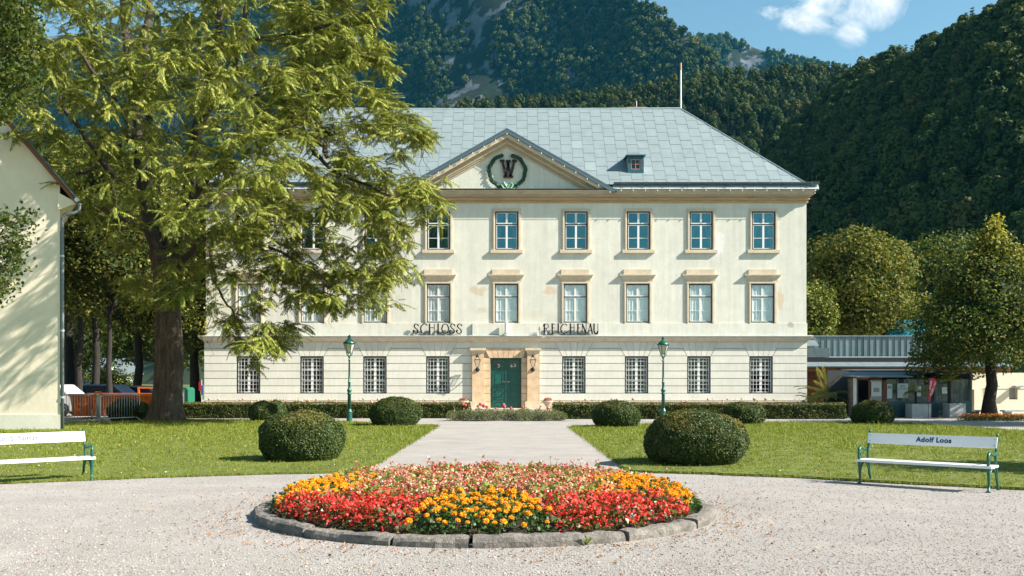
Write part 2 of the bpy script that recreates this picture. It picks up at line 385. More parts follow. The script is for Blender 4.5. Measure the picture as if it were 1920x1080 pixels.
# grass blades (uncountable): clumps scattered on both lawns
def clump(seed, n=18, h=.036, spread=.10):
    r = np.random.default_rng(seed); V = []
    for i in range(n):
        a = r.uniform(0, 6.28); x, y = r.normal(0, spread / 2, 2); hh = h * r.uniform(.5, 1.3); w = .0055 * r.uniform(.8, 1.6)
        ln = r.uniform(.1, .75) * hh; dx, dy = math.cos(a), math.sin(a)
        V += [(x - dy * w, y + dx * w, 0), (x + dy * w, y - dx * w, 0), (x + dx * ln, y + dy * ln, hh)]
    return np_mesh("grass_clump", V, np.arange(n * 3).reshape(-1, 3), grass_m.m)
cl = [proto("grass_clump", clump(i)) for i in range(4)] + [proto("grass_tall", clump(9, 12, .10, .12))]
pts = []
for poly in (lawnL, lawnR):
    a = np.array(poly); n = 60000
    y = 12 + (44 - 12) * rng.random(n) ** 1.35; x = rng.uniform(-26, 26, n)
    vis = np.abs(x) < y * .56; x, y = x[vis], y[vis]
    k = inpoly(x, y, poly); pts.append(np.stack([x[k], y[k], np.full(k.sum(), .04)], 1))
    d = dense(poly, .045, .03, 5); e = np.array(d); e = e[(np.abs(e[:, 0]) < e[:, 1] * .56)]; pts.append(np.stack([e[:, 0], e[:, 1], np.full(len(e), .02)], 1))
pts = np.concatenate(pts); n = len(pts)
far = np.clip(pts[:, 1] / 22, .85, 2.0)
tag(instancer("grass", pts, far * rng.uniform(.7, 1.25, n), rng.uniform(0, 6.28, n), np.where(rng.random(n) < .04, 4, rng.integers(0, 4, n)), cl), "short sunlit grass blades on the two lawns", None)

# small white daisies and fallen leaves in the turf
daisy_m = M("daisy", (.55, .55, .45), .8); q = MB(); q.add([(math.cos(i * 1.047), math.sin(i * 1.047), .3) for i in range(6)] + [(0, 0, 0)], [(6, i, (i + 1) % 6) for i in range(6)]); daisy = proto("daisy", q.mesh("daisy", daisy_m.m))
q = MB(); q.add([(-1, 0, .2), (-.3, .5, .5), (.5, .4, .1), (1, 0, .4), (.4, -.5, .2), (-.4, -.45, .5), (0, 0, 0)], [(6, i, (i + 1) % 6) for i in range(6)]); turf_leaf_m = M("turf_leaf", (.34, .22, .07), .8); tleaf = proto("turf_leaf", q.mesh("turf_leaf", turf_leaf_m.m))
yy = 13 + 26 * rng.random(1300) ** 1.3; xx = rng.uniform(-1, 1, 1300) * yy * .53; kk = inpoly(xx, yy, lawnL) | inpoly(xx, yy, lawnR); xx, yy = xx[kk], yy[kk]; n = len(xx); isl = rng.random(n) < .6
tag(instancer("daisies_and_leaves", np.stack([xx, yy, np.full(n, .075)], 1), np.where(isl, .032, .014) * rng.uniform(.7, 1.3, n), rng.uniform(0, 6.28, n), isl.astype(int), [daisy, tleaf], tilt=rng.normal(0, .3, (n, 2))), "white daisies and fallen leaves dotted over the lawns")
# loose gravel stones and dry leaves near the camera
def pebble(seed):
    r = np.random.default_rng(seed)
    import bmesh
    bm = bmesh.new(); bmesh.ops.create_icosphere(bm, subdivisions=1, radius=1)
    for v in bm.verts: v.co *= r.uniform(.75, 1.2); v.co.z *= .6
    me = bpy.data.meshes.new("pebble"); bm.to_mesh(me); bm.free(); me.materials.append(pebble_m.m); return proto("pebble", me)
pebble_m = M("pebble", (.4, .38, .35), .85); pebble_m.rand([(.36, .33, .305), (.28, .25, .225), (.41, .385, .36), (.15, .125, .105), (.32, .28, .25), (.47, .44, .415)], 'object')
n = 90000
y = 8.0 + 10 * rng.random(n) ** 1.8; x = rng.uniform(-1, 1, n) * y * .54
keep = ((x + .33) ** 2 + (y - 12.7) ** 2 > 2.9 ** 2) & ~inpoly(x, y, lawnL) & ~inpoly(x, y, lawnR); x, y = x[keep], y[keep]; n = len(x)
s = rng.gamma(3., .0012, n) + .0022
tag(instancer("gravel", np.stack([x, y, s * .3], 1), s, rng.uniform(0, 6.28, n), rng.integers(0, 5, n), [pebble(i) for i in range(5)]), "loose pale gravel stones on the forecourt")
dry_m = M("dry_leaf", (.3, .12, .05), .8); dry_m.rand([(.30, .13, .06), (.20, .085, .04), (.38, .21, .10), (.13, .06, .035), (.42, .27, .12)], 'object')
def dryleaf(seed):
    r = np.random.default_rng(seed); m = MB()
    k = [(-.5, 0, .1), (-.2, .22, .22 * r.random()), (.2, .2, .1), (.5, 0, .25), (.2, -.2, .15), (-.2, -.2, .2 * r.random())]
    m.add(k + [(0, 0, 0)], [(6, i, (i + 1) % 6) for i in range(6)]); return proto("dry_leaf", m.mesh("dry_leaf", dry_m.m))
n = 1500
ang = rng.uniform(0, 6.28, n); rr = 2.95 + rng.gamma(1.2, .42, n); x1 = -.33 + rr * np.cos(ang); y1 = 12.7 + rr * np.sin(ang)
x2 = rng.uniform(-4.8, 4.8, 420); y2 = rng.uniform(8.3, 15, 420)
x = np.concatenate([x1, x2]); y = np.concatenate([y1, y2]); k = ((x + .33) ** 2 + (y - 12.7) ** 2 > 2.88 ** 2) & (y > 8) & (y < 15.6); x, y = x[k], y[k]
n = len(x)
tag(instancer("fallen_leaves", np.stack([x, y, np.full(n, .012)], 1), rng.uniform(.02, .055, n), rng.uniform(0, 6.28, n), rng.integers(0, 3, n), [dryleaf(i) for i in range(3)], tilt=rng.normal(0, .35, (n, 2))), "dry brown leaves fallen round the kerb")
# ------------------------------------------------------------------ the palace
YF = 58.0; SC = F / YF
XL, XR = X(386, YF), X(1512, YF); XLg, XRg = X(383, YF), X(1512.5, YF) + .02
XC = X(948, YF); DEP = 12.6; YB = YF + DEP
def zf(py): return Z(py, YF)
def xf(px): return X(px, YF)
pal = thing("palace", (XC, YF, 0), "long cream three storey palace with pediment, grey hipped sheet roof and green double door", "palace")

def wall_grid(m, x0, x1, z0, z1, holes, y, rev=.28):
    xs = sorted({x0, x1, *[v for h in holes for v in h[:2]]}); zs = sorted({z0, z1, *[v for h in holes for v in h[2:]]})
    for i in range(len(xs) - 1):
        for j in range(len(zs) - 1):
            cx, cz = (xs[i] + xs[i + 1]) / 2, (zs[j] + zs[j + 1]) / 2
            if any(h[0] < cx < h[1] and h[2] < cz < h[3] for h in holes): continue
            m.quad((xs[i], y, zs[j]), (xs[i + 1], y, zs[j]), (xs[i + 1], y, zs[j + 1]), (xs[i], y, zs[j + 1]))
    for a, b, c, d in holes:
        y2 = y + rev
        m.quad((a, y, c), (a, y, d), (a, y2, d), (a, y2, c)); m.quad((b, y, c), (b, y2, c), (b, y2, d), (b, y, d))
        m.quad((a, y, c), (a, y2, c), (b, y2, c), (b, y, c)); m.quad((a, y, d), (b, y, d), (b, y2, d), (a, y2, d))
def ledge(m, xl, xr, yf, yb, prof):
    """moulding with mitred corners: prof = (projection, z) from bottom to top; back edge at yb"""
    vs = []
    for p, z in prof: vs += [(xl - p, yb, z), (xl - p, yf - p, z), (xr + p, yf - p, z), (xr + p, yb, z)]
    k = len(prof)
    fs = [(i * 4 + j, i * 4 + j + 1, (i + 1) * 4 + j + 1, (i + 1) * 4 + j) for i in range(k - 1) for j in range(3)] + [(3, 2, 1, 0), tuple((k - 1) * 4 + j for j in range(4))]
    fs += [tuple(i * 4 for i in range(k - 1, -1, -1)), tuple(i * 4 + 3 for i in range(k))]
    m.add(vs, fs)

COLT = [470.5, 588, 705, 822, 950, 1080, 1197, 1314.5, 1431.5]
COLM = [467, 585.5, 703.5, 822, 949.5, 1078.5, 1195.5, 1313, 1429.5]
COLG = [466, 585, 703, 821, None, 1076, 1193.5, 1310.5, 1427]
ZT0, ZT1 = zf(468.5), zf(396.5); ZM0, ZM1 = zf(605), zf(532.5); ZG0, ZG1 = zf(738), zf(668.5)
WT, WM, WG = 43 / SC, 44 / SC, 44 / SC
holesU = [(xf(c) - WT / 2, xf(c) + WT / 2, ZT0, ZT1) for c in COLT] + [(xf(c) - WM / 2, xf(c) + WM / 2, ZM0, ZM1) for c in COLM]
# upper wall: plaster with worn patches where the photo has them
pw = M("palace_plaster", (.655, .645, .565), .93, spec=.12)
pw.vary(.3, .94, 1.04).vary(1.8, .93, 1.05, detail=12).vary(9, .96, 1.03).patch(.8, .66, (.60, .52, .38), .35, .1, 12).patch(2.6, .70, (.40, .36, .28), .28, .04, 10)
def spot(mt, px, py, rx, ry, col, amt):
    vm = mt.n("ShaderNodeVectorMath", operation='SUBTRACT'); vm.inputs[1].default_value = (xf(px), YF, zf(py)); mt.t.links.new(mt.coord('Object'), vm.inputs[0])
    sc = mt.n("ShaderNodeVectorMath", operation='MULTIPLY'); sc.inputs[1].default_value = (SC / rx, 0, SC / ry); mt.t.links.new(vm.outputs[0], sc.inputs[0])
    ln = mt.n("ShaderNodeVectorMath", operation='LENGTH'); mt.t.links.new(sc.outputs[0], ln.inputs[0])
    ad = mt.n("ShaderNodeMath", operation='MULTIPLY_ADD'); mt.t.links.new(mt.noise(2.4, 9, .7), ad.inputs[0]); ad.inputs[1].default_value = 2.2; mt.t.links.new(ln.outputs['Value'], ad.inputs[2])
    mt.mixin(mt.ramp(ad.outputs[0], [(.72, 0.), (.95, 0.)]), col)
    return ad
def spot2(mt, px, py, rx, ry, col, amt):
    vm = mt.n("ShaderNodeVectorMath", operation='SUBTRACT'); vm.inputs[1].default_value = (xf(px), YF, zf(py)); mt.t.links.new(mt.coord('Object'), vm.inputs[0])
    sc = mt.n("ShaderNodeVectorMath", operation='MULTIPLY'); sc.inputs[1].default_value = (SC / rx, 0, SC / ry); mt.t.links.new(vm.outputs[0], sc.inputs[0])
    ln = mt.n("ShaderNodeVectorMath", operation='LENGTH'); mt.t.links.new(sc.outputs[0], ln.inputs[0])
    ad = mt.n("ShaderNodeMath", operation='MULTIPLY_ADD'); mt.t.links.new(mt.noise(2.4, 9, .7), ad.inputs[0]); ad.inputs[1].default_value = 2.4; mt.t.links.new(ln.outputs['Value'], ad.inputs[2])
    mt.mixin(mt.ramp(mt_div(mt, ad.outputs[0], 3.), [(.60, amt), (.72, 0.)]), col)
def mt_div(mt, v, d):
    n = mt.n("ShaderNodeMath", operation='DIVIDE'); mt.t.links.new(v, n.inputs[0]); n.inputs[1].default_value = d; return n.outputs[0]
for a in ((896, 545, 20, 10, (.56, .42, .27), .6), (904, 582, 14, 7, (.56, .46, .34), .5), (1031, 544, 15, 9, (.58, .42, .28), .6), (1341, 455, 19, 26, (.76, .74, .72), .8), (1463, 562, 9, 22, (.60, .44, .28), .6), (1000, 590, 28, 9, (.60, .53, .42), .4), (1482, 610, 9, 6, (.34, .32, .28), .7)):
    spot2(pw, *a)
pw.vary(1.3, .90, 1.03, stretch=(3, 3, .12)).vary(5, .95, 1.03, stretch=(2, 2, .3)); pw.bump(14, .3, .02)
m = MB(); wall_grid(m, XL, XR, zf(629), zf(360), holesU, YF)
m.quad((XL, YF, zf(629)), (XL, YF, zf(360)), (XL, YB, zf(360)), (XL, YB, zf(629))); m.quad((XR, YF, zf(629)), (XR, YB, zf(629)), (XR, YB, zf(360)), (XR, YF, zf(360)))
m.quad((XL, YB, 0), (XL, YB, zf(360)), (XR, YB, zf(360)), (XR, YB, 0))
m.quad((XL, YF + 3, zf(629)), (XR, YF + 3, zf(629)), (XR, YF + 3, zf(360)), (XL, YF + 3, zf(360)))  # room back wall
m.quad((XL, YF + .3, zf(500)), (XR, YF + .3, zf(500)), (XR, YF + 4, zf(500)), (XL, YF + 4, zf(500)))
m.build("wall", pw.m, pal)
# parapet band under the middle windows
m = MB(); m.box(XL - .04, XR + .04, YF - .045, YF - .002, zf(629), zf(606)); m.build("parapet_band", pw.m, pal)
m = MB(); m.box(xf(886), xf(1013), YF - .14, YF - .047, zf(628.5), zf(606.5)); m.build("central_parapet", pw.m, pal)

# ground floor: recessed backing wall with openings, facade blocks proud of it
holesG = [(xf(c) - WG / 2, xf(c) + WG / 2, ZG0, ZG1) for c in COLG if c] + [(xf(919.5), xf(977.5), -.02, zf(671))]
m = MB(); m.cur = 0; wall_grid(m, XLg, XRg, 0, zf(629), holesG, YF + .045, .3)
m.quad((XLg, YF + .045, 0), (XLg, YF + .045, zf(629)), (XLg, YB, zf(629)), (XLg, YB, 0)); m.quad((XRg, YF + .045, 0), (XRg, YB, 0), (XRg, YB, zf(629)), (XRg, YF + .045, zf(629)))
m.quad((XLg, YF + 4, 0), (XRg, YF + 4, 0), (XRg, YF + 4, zf(629)), (XLg, YF + 4, zf(629)))
joint_m = M("joint_plaster", (.36, .34, .28), .95)
m.build("ground_floor_wall", joint_m.m, pal)
gblock = M("rusticated_plaster", (.655, .645, .575), .93, spec=.12); gblock.vary(1.3, .92, 1.05, detail=10).vary(4, .93, 1.03, stretch=(2, 2, .25)).patch(1.3, .66, (.60, .52, .40), .35, .1).patch(6, .69, (.36, .33, .28), .35, .04); gblock.bump(16, .3, .02)
_r = gblock.n("ShaderNodeObjectInfo").outputs['Random']; gblock.mixin(1., gblock.ramp(_r, [(0, .965), (1, 1.03)]), 'MULTIPLY')
rows = [751, 737.2, 723.4, 709.6, 695.7, 681.5, 667.3, 653.2, 641]
J = .017
edges = [(xf(c) - WG / 2, xf(c) + WG / 2) for c in COLG if c]
FAN = .42
def fan_x(z):  # half extra width of the fan above a window
    t = max(0, (z - ZG1)) / (zf(641) - ZG1); return FAN * t
def facade_row(z0, z1, top=False):
    bounds = [XLg, XRg] if z1 < ZG0 + .1 else [XLg] + ([] if z1 < ZG0 + .1 else [v for e in edges for v in e] + [XRg])
    segs = [(bounds[i], bounds[i + 1]) for i in range(0, len(bounds), 2)]
    # split the segment over the door into the two sides of the portal
    out = []
    for a, b in segs:
        if a < XC < b: out += [(a, xf(886.5), 'l'), (xf(1011.5), b, 'r')]
        else: out.append((a, b, 'm'))
    for a, b, k in out:
        la = 0 if (a in (XLg,) or k == 'r') else 1; rb = 0 if (b in (XRg,) or k == 'l') else 1
        ex0, ex1 = fan_x(z0), fan_x(z1)
        if z0 < ZG1 - .05: ex0 = ex1 = 0
        pts = [(a + la * ex0 + (J if la and ex1 else 0), z0 + J), (b - rb * ex0 - (J if rb and ex1 else 0), z0 + J), (b - rb * ex1 - (J if rb and ex1 else 0), z1 - J), (a + la * ex1 + (J if la and ex1 else 0), z1 - J)]
        mm = MB(); mm.prism(pts, YF, YF + .043); mm.build("facade_block", gblock.m, pal)
for i in range(len(rows) - 1):
    facade_row(zf(rows[i]), zf(rows[i + 1]))
for e in edges:  # voussoirs of the flat arches
    a, b = e; zt, zb = zf(641) - J, ZG1 + .03
    for k in range(5):
        t0, t1 = k / 5, (k + 1) / 5
        bb = lambda t: a + (b - a) * t; tt = lambda t: a - FAN + (b - a + 2 * FAN) * t
        mm = MB(); mm.prism([(bb(t0) + J / 2, zb), (bb(t1) - J / 2, zb), (tt(t1) - J / 2, zt), (tt(t0) + J / 2, zt)], YF - .001, YF + .043); mm.build("voussoir", gblock.m, pal)
m = MB()  # plinth in two runs
for a, b in ((XLg, xf(886)), (xf(1012), XRg)):
    m.box(a - .03, b + .0, YF - .05, YF + .045, 0, zf(753.5)); 
m.build("plinth", stone_m.m, pal)
m = MB()
for a, b in ((XLg, xf(886)), (xf(1012), XRg)): m.box(a - .05, b, YF - .08, YF + .04, zf(753.3), zf(751.3))
m.build("plinth_lip", stone_m.m, pal)

# string course with metal flashing, jogging forward over the door
m = MB(); prof = [(.03, zf(641)), (.06, zf(639.5)), (.08, zf(638.5)), (.14, zf(637)), (.22, zf(635)), (.26, zf(633.5)), (.27, zf(630.5))]
ledge(m, XLg, XRg, YF, YB, prof); m.build("string_course", stone_m.m, pal)
m = MB(); ledge(m, xf(886), xf(1012), YF - .07, YF - .01, [(p, z - .004) for p, z in prof]); m.build("door_cornice", stone_m.m, pal)
m = MB(); m.cur = 0
def flash(x0, x1, yo, yi, z0, z1):
    m.add([(x0, yo, z0), (x1, yo, z0), (x1, yi, z1), (x0, yi, z1), (x0, yo, z0 - .035), (x1, yo, z0 - .035)], [(0, 1, 2, 3), (4, 5, 1, 0)])
flash(XLg - .3, XRg + .3, YF - .30, YF - .04, zf(630.5) + .01, zf(628.5)); flash(xf(880), xf(1018), YF - .375, YF - .12, zf(630.5) + .014, zf(628.0))
m.build("flashing", zincp_m.m, pal)

# main cornice (profile from the photo) under the eaves
m = MB()
ledge(m, XL, XR, YF, YB + .02, [(.03, zf(381)), (.09, zf(380.2)), (.09, zf(378)), (.05, zf(377.6)), (.06, zf(376)), (.17, zf(374.5)), (.17, zf(372.5))]); m.build("main_cornice", tan2_m.m, pal)
m = MB(); ledge(m, XL, XR, YF, YB + .02, [(.12, zf(372.4)), (.13, zf(370.5)), (.25, zf(368.8)), (.27, zf(367)), (.20, zf(366.6))]); m.build("cornice_moulding", corn_m.m, pal)
m = MB(); ledge(m, XL, XR, YF, YB + .02, [(.33, zf(366.5)), (.33, zf(365.2)), (.30, zf(365)), (.31, zf(360.5)), (.42, zf(359.5)), (.50, zf(358)), (.50, zf(357.3))]); m.build("cornice_fascia", stone_m.m, pal)

# ---- windows
def ring(m, x0, x1, z0, z1, w, y0, y1, wb=None):
    wb = w if wb is None else wb
    m.box(x0, x0 + w, y0, y1, z0, z1); m.box(x1 - w, x1, y0, y1, z0, z1); m.box(x0 + w, x1 - w, y0, y1, z1 - w, z1); m.box(x0 + w, x1 - w, y0, y1, z0, z0 + wb)
def mesh_of(fn, name, mat, smooth=False):
    q = MB(); fn(q); return q.mesh(name, mat, smooth)
def window_set(W, H, kind):
    """shared meshes: list of (name, mesh, offset)"""
    h = W / 2; out = []
    def frame(q):
        ring(q, -h, h, 0, H, .065, .0, .10)
        if kind != 'g': q.box(-h + .065, h - .065, .02, .10, H * .655, H * .655 + .055)
    out.append(("window", mesh_of(frame, "window_frame_" + kind, dark_m.m if kind != 'x' else green_m.m), (0, 0, 0)))
    b = .055
    if kind in 'tm':
        zt = H * .655 + .055
        def sash_u(q): ring(q, 0, h - .052, 0, H - .05 - zt, b, 0, .05)
        def sash_l(q):
            hh = H * .655 - .05; ring(q, 0, h - .052, 0, hh, b, 0, .05); q.box(b, h - .052 - b, .005, .04, hh * .44, hh * .44 + .03)
        mu = mesh_of(sash_u, "upper_sash_" + kind, white_m.m); ml = mesh_of(sash_l, "lower_sash_" + kind, white_m.m)
        for x in (-h + .051, .001):
            out.append(("sash", mu, (x, .035, zt + .001))); out.append(("sash", ml, (x, .035, .05)))
        gm = glasst_m if kind == 't' else glass_m
        def pane(w, hh): return lambda q: q.box(0, w, 0, .006, 0, hh)
        pw_ = h - .052 - 2 * b; hh = H * .655 - .05
        pu = mesh_of(pane(pw_, H - .05 - zt - 2 * b), "pane_u" + kind, gm); p1 = mesh_of(pane(pw_, hh * .44 - b), "pane_a" + kind, gm); p2 = mesh_of(pane(pw_, hh * .56 - b - .03), "pane_b" + kind, gm)
        for x in (-h + .051 + b, .001 + b):
            out += [("pane", pu, (x, .055, zt + b)), ("pane", p1, (x, .055, .05 + b)), ("pane", p2, (x, .055, .05 + hh * .44 + .03))]
        def inner(q):
            for s in (-1, 1):
                x0, x1 = (-h + .1, -.05) if s < 0 else (.05, h - .1)
                ring(q, x0, x1, .1, H * .6, .045, .2, .24); ring(q, x0, x1, H * .7, H - .09, .045, .2, .24)
                q.box(x0, x1, .205, .235, H * .30, H * .30 + .03)
        if kind == 't': out.append(("inner_frame", mesh_of(inner, "inner_frame_t", white_m.m), (0, 0, 0)))
    else:
        def cas(q):
            ring(q, 0, h - .052, 0, H - .1, .07, 0, .05)
            for k in (1, 2): q.box(.07, h - .12, .004, .046, (H - .1) * k / 3 - .025, (H - .1) * k / 3 + .025)
        mc = mesh_of(cas, "casement_g", white_m.m)
        for x in (-h + .051, .001): out.append(("casement", mc, (x, .09, .05)))
        ph = (H - .1) / 3 - .05
        mp = mesh_of(lambda q: q.box(0, h - .152, 0, .006, 0, ph), "pane_g", glassd_m)
        for x in (-h + .101, .051):
            for k in range(3): out.append(("pane", mp, (x, .112, .05 + .04 + (H - .1) / 3 * k)))
        def grille(q):
            for k in range(1, 3):
                for s in (-1, 1):
                    x = s * (.06 + (h - .11) * k / 3 + .0); q.box(x - .014, x + .014, .055, .075, .05, H - .05)
            for k in range(1, 8):
                z = H * k / 8; 
                if k % 3 != 0 or True: q.box(-h + .05, h - .05, .052, .07, z - .011, z + .011)
        out.append(("grille", mesh_of(grille, "grille_g", grillem.m), (0, 0, 0)))
    return out
setT, setM, setG = window_set(WT, ZT1 - ZT0, 't'), window_set(WM, ZM1 - ZM0, 'm'), window_set(WG, ZG1 - ZG0, 'g')
def curtain(W, H, seed, kind):
    r = random.Random(seed); V = []; m = MB(); h = W / 2 - .09
    for s in (-1, 1):
        nx, nz = 15, 9; vs = []
        for j in range(nz + 1):
            t = j / nz
            for i in range(nx + 1):
                u = i / nx
                # side drapes gathered low down, pulled to the middle mullion or side
                xin = .04 if kind == 'm' else h * (.25 + .65 * (1 - t) ** 1.0)
                x = xin + (h - xin) * u
                y = (.095 if kind == 'm' else .27) + (.022 if kind == 'm' else .035) * math.sin(u * 19 + seed) * (1.1 - .6 * t) + .02 * math.sin(u * 43 + 2 * seed + t * 2)
                vs.append((s * x, y, .06 + t * (H - .12)))
        m.add(vs, [(j * (nx + 1) + i, j * (nx + 1) + i + 1, (j + 1) * (nx + 1) + i + 1, (j + 1) * (nx + 1) + i) for j in range(nz) for i in range(nx)])
    return m.mesh("curtain", curt_m.m, True)
cT = [curtain(WT, ZT1 - ZT0, i, 't') for i in range(3)]; cM = [curtain(WM, ZM1 - ZM0, i, 'm') for i in range(4)]
# surrounds, sills, hoods
HT, HM = ZT1 - ZT0, ZM1 - ZM0
def sur(H, b=0.):
    def f(q):
        for k, (w, y) in enumerate(((.165, -.05), (.10, -.075))):
            x0, x1, zt = -WT / 2 - w, WT / 2 + w, H + w
            if k == 1: pass
            y1 = -.002 if k == 0 else -.052
            inn = WT / 2 + (.004 if k == 0 else .04)
            q.box(x0, -inn, y, y1, b, zt); q.box(inn, x1, y, y1, b, zt); q.box(-inn, inn, y, y1, H + (.004 if k == 0 else .04), zt)
    return f
surT, surM = mesh_of(sur(HT), "surround_t", stone_m.m), mesh_of(sur(HM, .0), "surround_m", stone_m.m)
def sill(q): ledge(q, -WT / 2 - .2, WT / 2 + .2, 0, .05, [(.02, -.185), (.10, -.17), (.135, -.15), (.135, 0)]) if False else q.box(-WT / 2 - .27, WT / 2 + .27, -.14, .10, -.19, -.004)
silM = mesh_of(sill, "sill_t", stone_m.m)
def hood(q): ledge(q, -WM / 2 - .17, WM / 2 + .17, 0, .01, [(.04, HM + .17), (.05, HM + .30), (.08, HM + .34), (.11, HM + .36), (.13, HM + .43), (.18, HM + .47), (.19, HM + .52), (.19, HM + .54)])
def hood_block(q): q.box(-WM / 2 - .14, WM / 2 + .14, -.09, -.002, HM + .545, HM + .85)
hoodM, hblkM = mesh_of(hood, "hood_moulding", stone_m.m), mesh_of(hood_block, "hood_block", stone_m.m)
def put_window(cx, z0, sett, extra, lab=None):
    root = None; loc = Vector((xf(cx), YF, z0))
    for nm, me, off in sett:
        if root is None: root = link(nm, me, pal, loc)
        else:
            q_ = link(nm, me, root, loc + Vector(off))
            if nm == 'pane': q_.rotation_euler = (random.gauss(0, .006), 0, random.gauss(0, .006))
    for nm, me in extra: link(nm, me, root, loc)
    return root
for i, c in enumerate(COLT): put_window(c, ZT0, setT, [("surround", surT), ("sill", silM)] + ([("curtain", cT[i % 3])] if i in (0, 4, 7, 8) else []))
for i, c in enumerate(COLM): put_window(c, ZM0, setM, [("surround", surM), ("hood", hoodM), ("hood_block", hblkM), ("curtain", cM[i % 4])])
for c in COLG:
    if c: put_window(c, ZG0, setG, [])

# ---- portal and door
zd = zf(671)
def trap(q, x0, x1, z0, z1, y0, y1): q.box(x0, x1, y0, y1, z0, z1)
for a, b in ((885.5, 907), (988.5, 1010.5)):
    m = MB(); m.box(xf(a), xf(b), YF - .16, YF + .3, zf(752.5), zf(663)); m.build("pilaster", tan_m.m, pal)
    m = MB(); m.box(xf(a) - .12, xf(b) + .1, YF - .22, YF + .3, 0, zf(752.4)); m.build("pilaster_base", stone_m.m, pal)
    m = MB(); ledge(m, xf(a), xf(b), YF - .16, YF + .2, [(.0, zf(664)), (.03, zf(661)), (.08, zf(657.5)), (.12, zf(657)), (.12, zf(652.5))]); m.build("capital", stone_m.m, pal)
for s, (a, b) in ((-1, (907.3, 919)), (1, (978, 988.2))):
    zz = [0, zf(752.6)] + [zf(752 - 14.2 * k) for k in range(1, 6)] + [zd]
    for k in range(len(zz) - 1):
        m = MB(); m.box(xf(a), xf(b) if s < 0 else xf(b), YF - .07, YF + .28, zz[k] + .012, zz[k + 1] - .012); m.build("jamb_block", tan_m.m, pal)
m = MB(); m.box(xf(907), xf(988.4), YF + .0, YF + .29, 0, zf(653)) if False else None
ptop = zf(653.5); n = 7; x0b, x1b, x0t, x1t = xf(917), xf(980), xf(909), xf(988)
for k in range(n):
    a, b = k / n, (k + 1) / n
    mm = MB(); mm.prism([(x0b + (x1b - x0b) * a + .01, zd), (x0b + (x1b - x0b) * b - .01, zd), (x0t + (x1t - x0t) * b - .01, ptop), (x0t + (x1t - x0t) * a + .01, ptop)], YF - .08, YF + .2); mm.build("portal_voussoir", tan_m.m, pal)
m = MB(); m.box(xf(886.5), xf(1011.5), YF - .03, YF + .04, zf(653.2), zf(641.2)); m.build("portal_frieze", gblock.m, pal)
m = MB(); m.box(xf(907.5), xf(988), YF + .05, YF + .28, zd + .02, zf(654)); m.build("lintel", tan_m.m, pal)
# double door
dx0, dx1 = xf(919.5), xf(977.5); dm = (dx0 + dx1) / 2; YD = YF + .2
def leaf(name, a, b, side):
    m = MB(); m.box(a, b, YD, YD + .06, 0, zd)
    for z0, z1, kind in ((.10, .52, 'p'), (.62, 1.22, 'p'), (1.34, 2.24, 'p')):
        ring(m, a + .13, b - .13, z0, z1, .07, YD - .035, YD); m.box(a + .27, b - .27, YD - .025, YD, z0 + .13, z1 - .13)
    ring(m, a + .13, b - .13, 2.36, zd - .12, .05, YD - .03, YD)
    d = m.build(name, green_m.m, pal)
    m = MB(); m.box(a + .18, b - .18, YD - .012, YD - .004, 2.41, zd - .17); m.build("door_pane", glassd_m, d)
    m = MB(); hx = b - .07 if side < 0 else a + .07
    m.tube([(hx, YD, 1.62), (hx, YD - .08, 1.62), (hx - side * -.0 + (-.14 if side < 0 else .14), YD - .08, 1.64)], .018, 6); m.lathe([(.0, -.02), (.045, -.02), (.045, .02), (0, .02)], 8, T=Matrix.Translation((hx, YD, 1.62)) @ Matrix.Rotation(R(90), 4, 'X'))
    m.build("door_handle", M("bronze", (.45, .30, .22), .35, .8).m if side < 0 else bpy.data.materials["bronze"], d)
    return d
dl = leaf("door", dx0, dm - .01, -1); dr = leaf("door", dm + .01, dx1, 1)
m = MB(); m.box(dm - .035, dm + .035, YD - .05, YD - .001, 0, 2.35); m.build("door_astragal", green_m.m, dl)
# white marks on the door panes, drawn as digit-like strokes
def stroke(m, pts, w, T, d=.01):
    for (x0, z0), (x1, z1) in zip(pts[:-1], pts[1:]):
        dx, dz = x1 - x0, z1 - z0; L = math.hypot(dx, dz) or 1; nx, nz_ = -dz / L * w / 2, dx / L * w / 2; ex, ez = dx / L * w * .25, dz / L * w * .25
        q = [(x0 - ex + nx, z0 - ez + nz_), (x1 + ex + nx, z1 + ez + nz_), (x1 + ex - nx, z1 + ez - nz_), (x0 - ex - nx, z0 - ez - nz_)]
        area = sum(q[i][0] * q[(i + 1) % 4][1] - q[(i + 1) % 4][0] * q[i][1] for i in range(4))
        if area < 0: q = q[::-1]
        vs = [T(a, -d, b) for a, b in q] + [T(a, 0, b) for a, b in q]
        m.add(vs, [(0, 1, 2, 3), (7, 6, 5, 4)] + [(i, i + 4, (i + 1) % 4 + 4, (i + 1) % 4) for i in range(4)])
three = [(.1, .9), (.75, .9), (.4, .58), (.75, .4), (.65, .1), (.1, .08)]; four = [(.6, 0), (.6, 1), (.05, .35), (.9, .35)]
for ch, x, z, s in ((three, dm - .50, 2.47, .19), (four, dm + .24, 2.46, .18), (three, dm + .44, 2.49, .19)):
    m = MB(); stroke(m, ch, .16, lambda a, b, c, x=x, z=z, s=s: (x + a * s, YD - .016 + b, z + c * s)); m.build("numeral", white_m.m, dl if x < dm else dr)
m = MB(); m.box(xf(880), xf(1016), YF - .7, YF + .3, 0, .09); m.build("door_step", stone_m.m, pal)

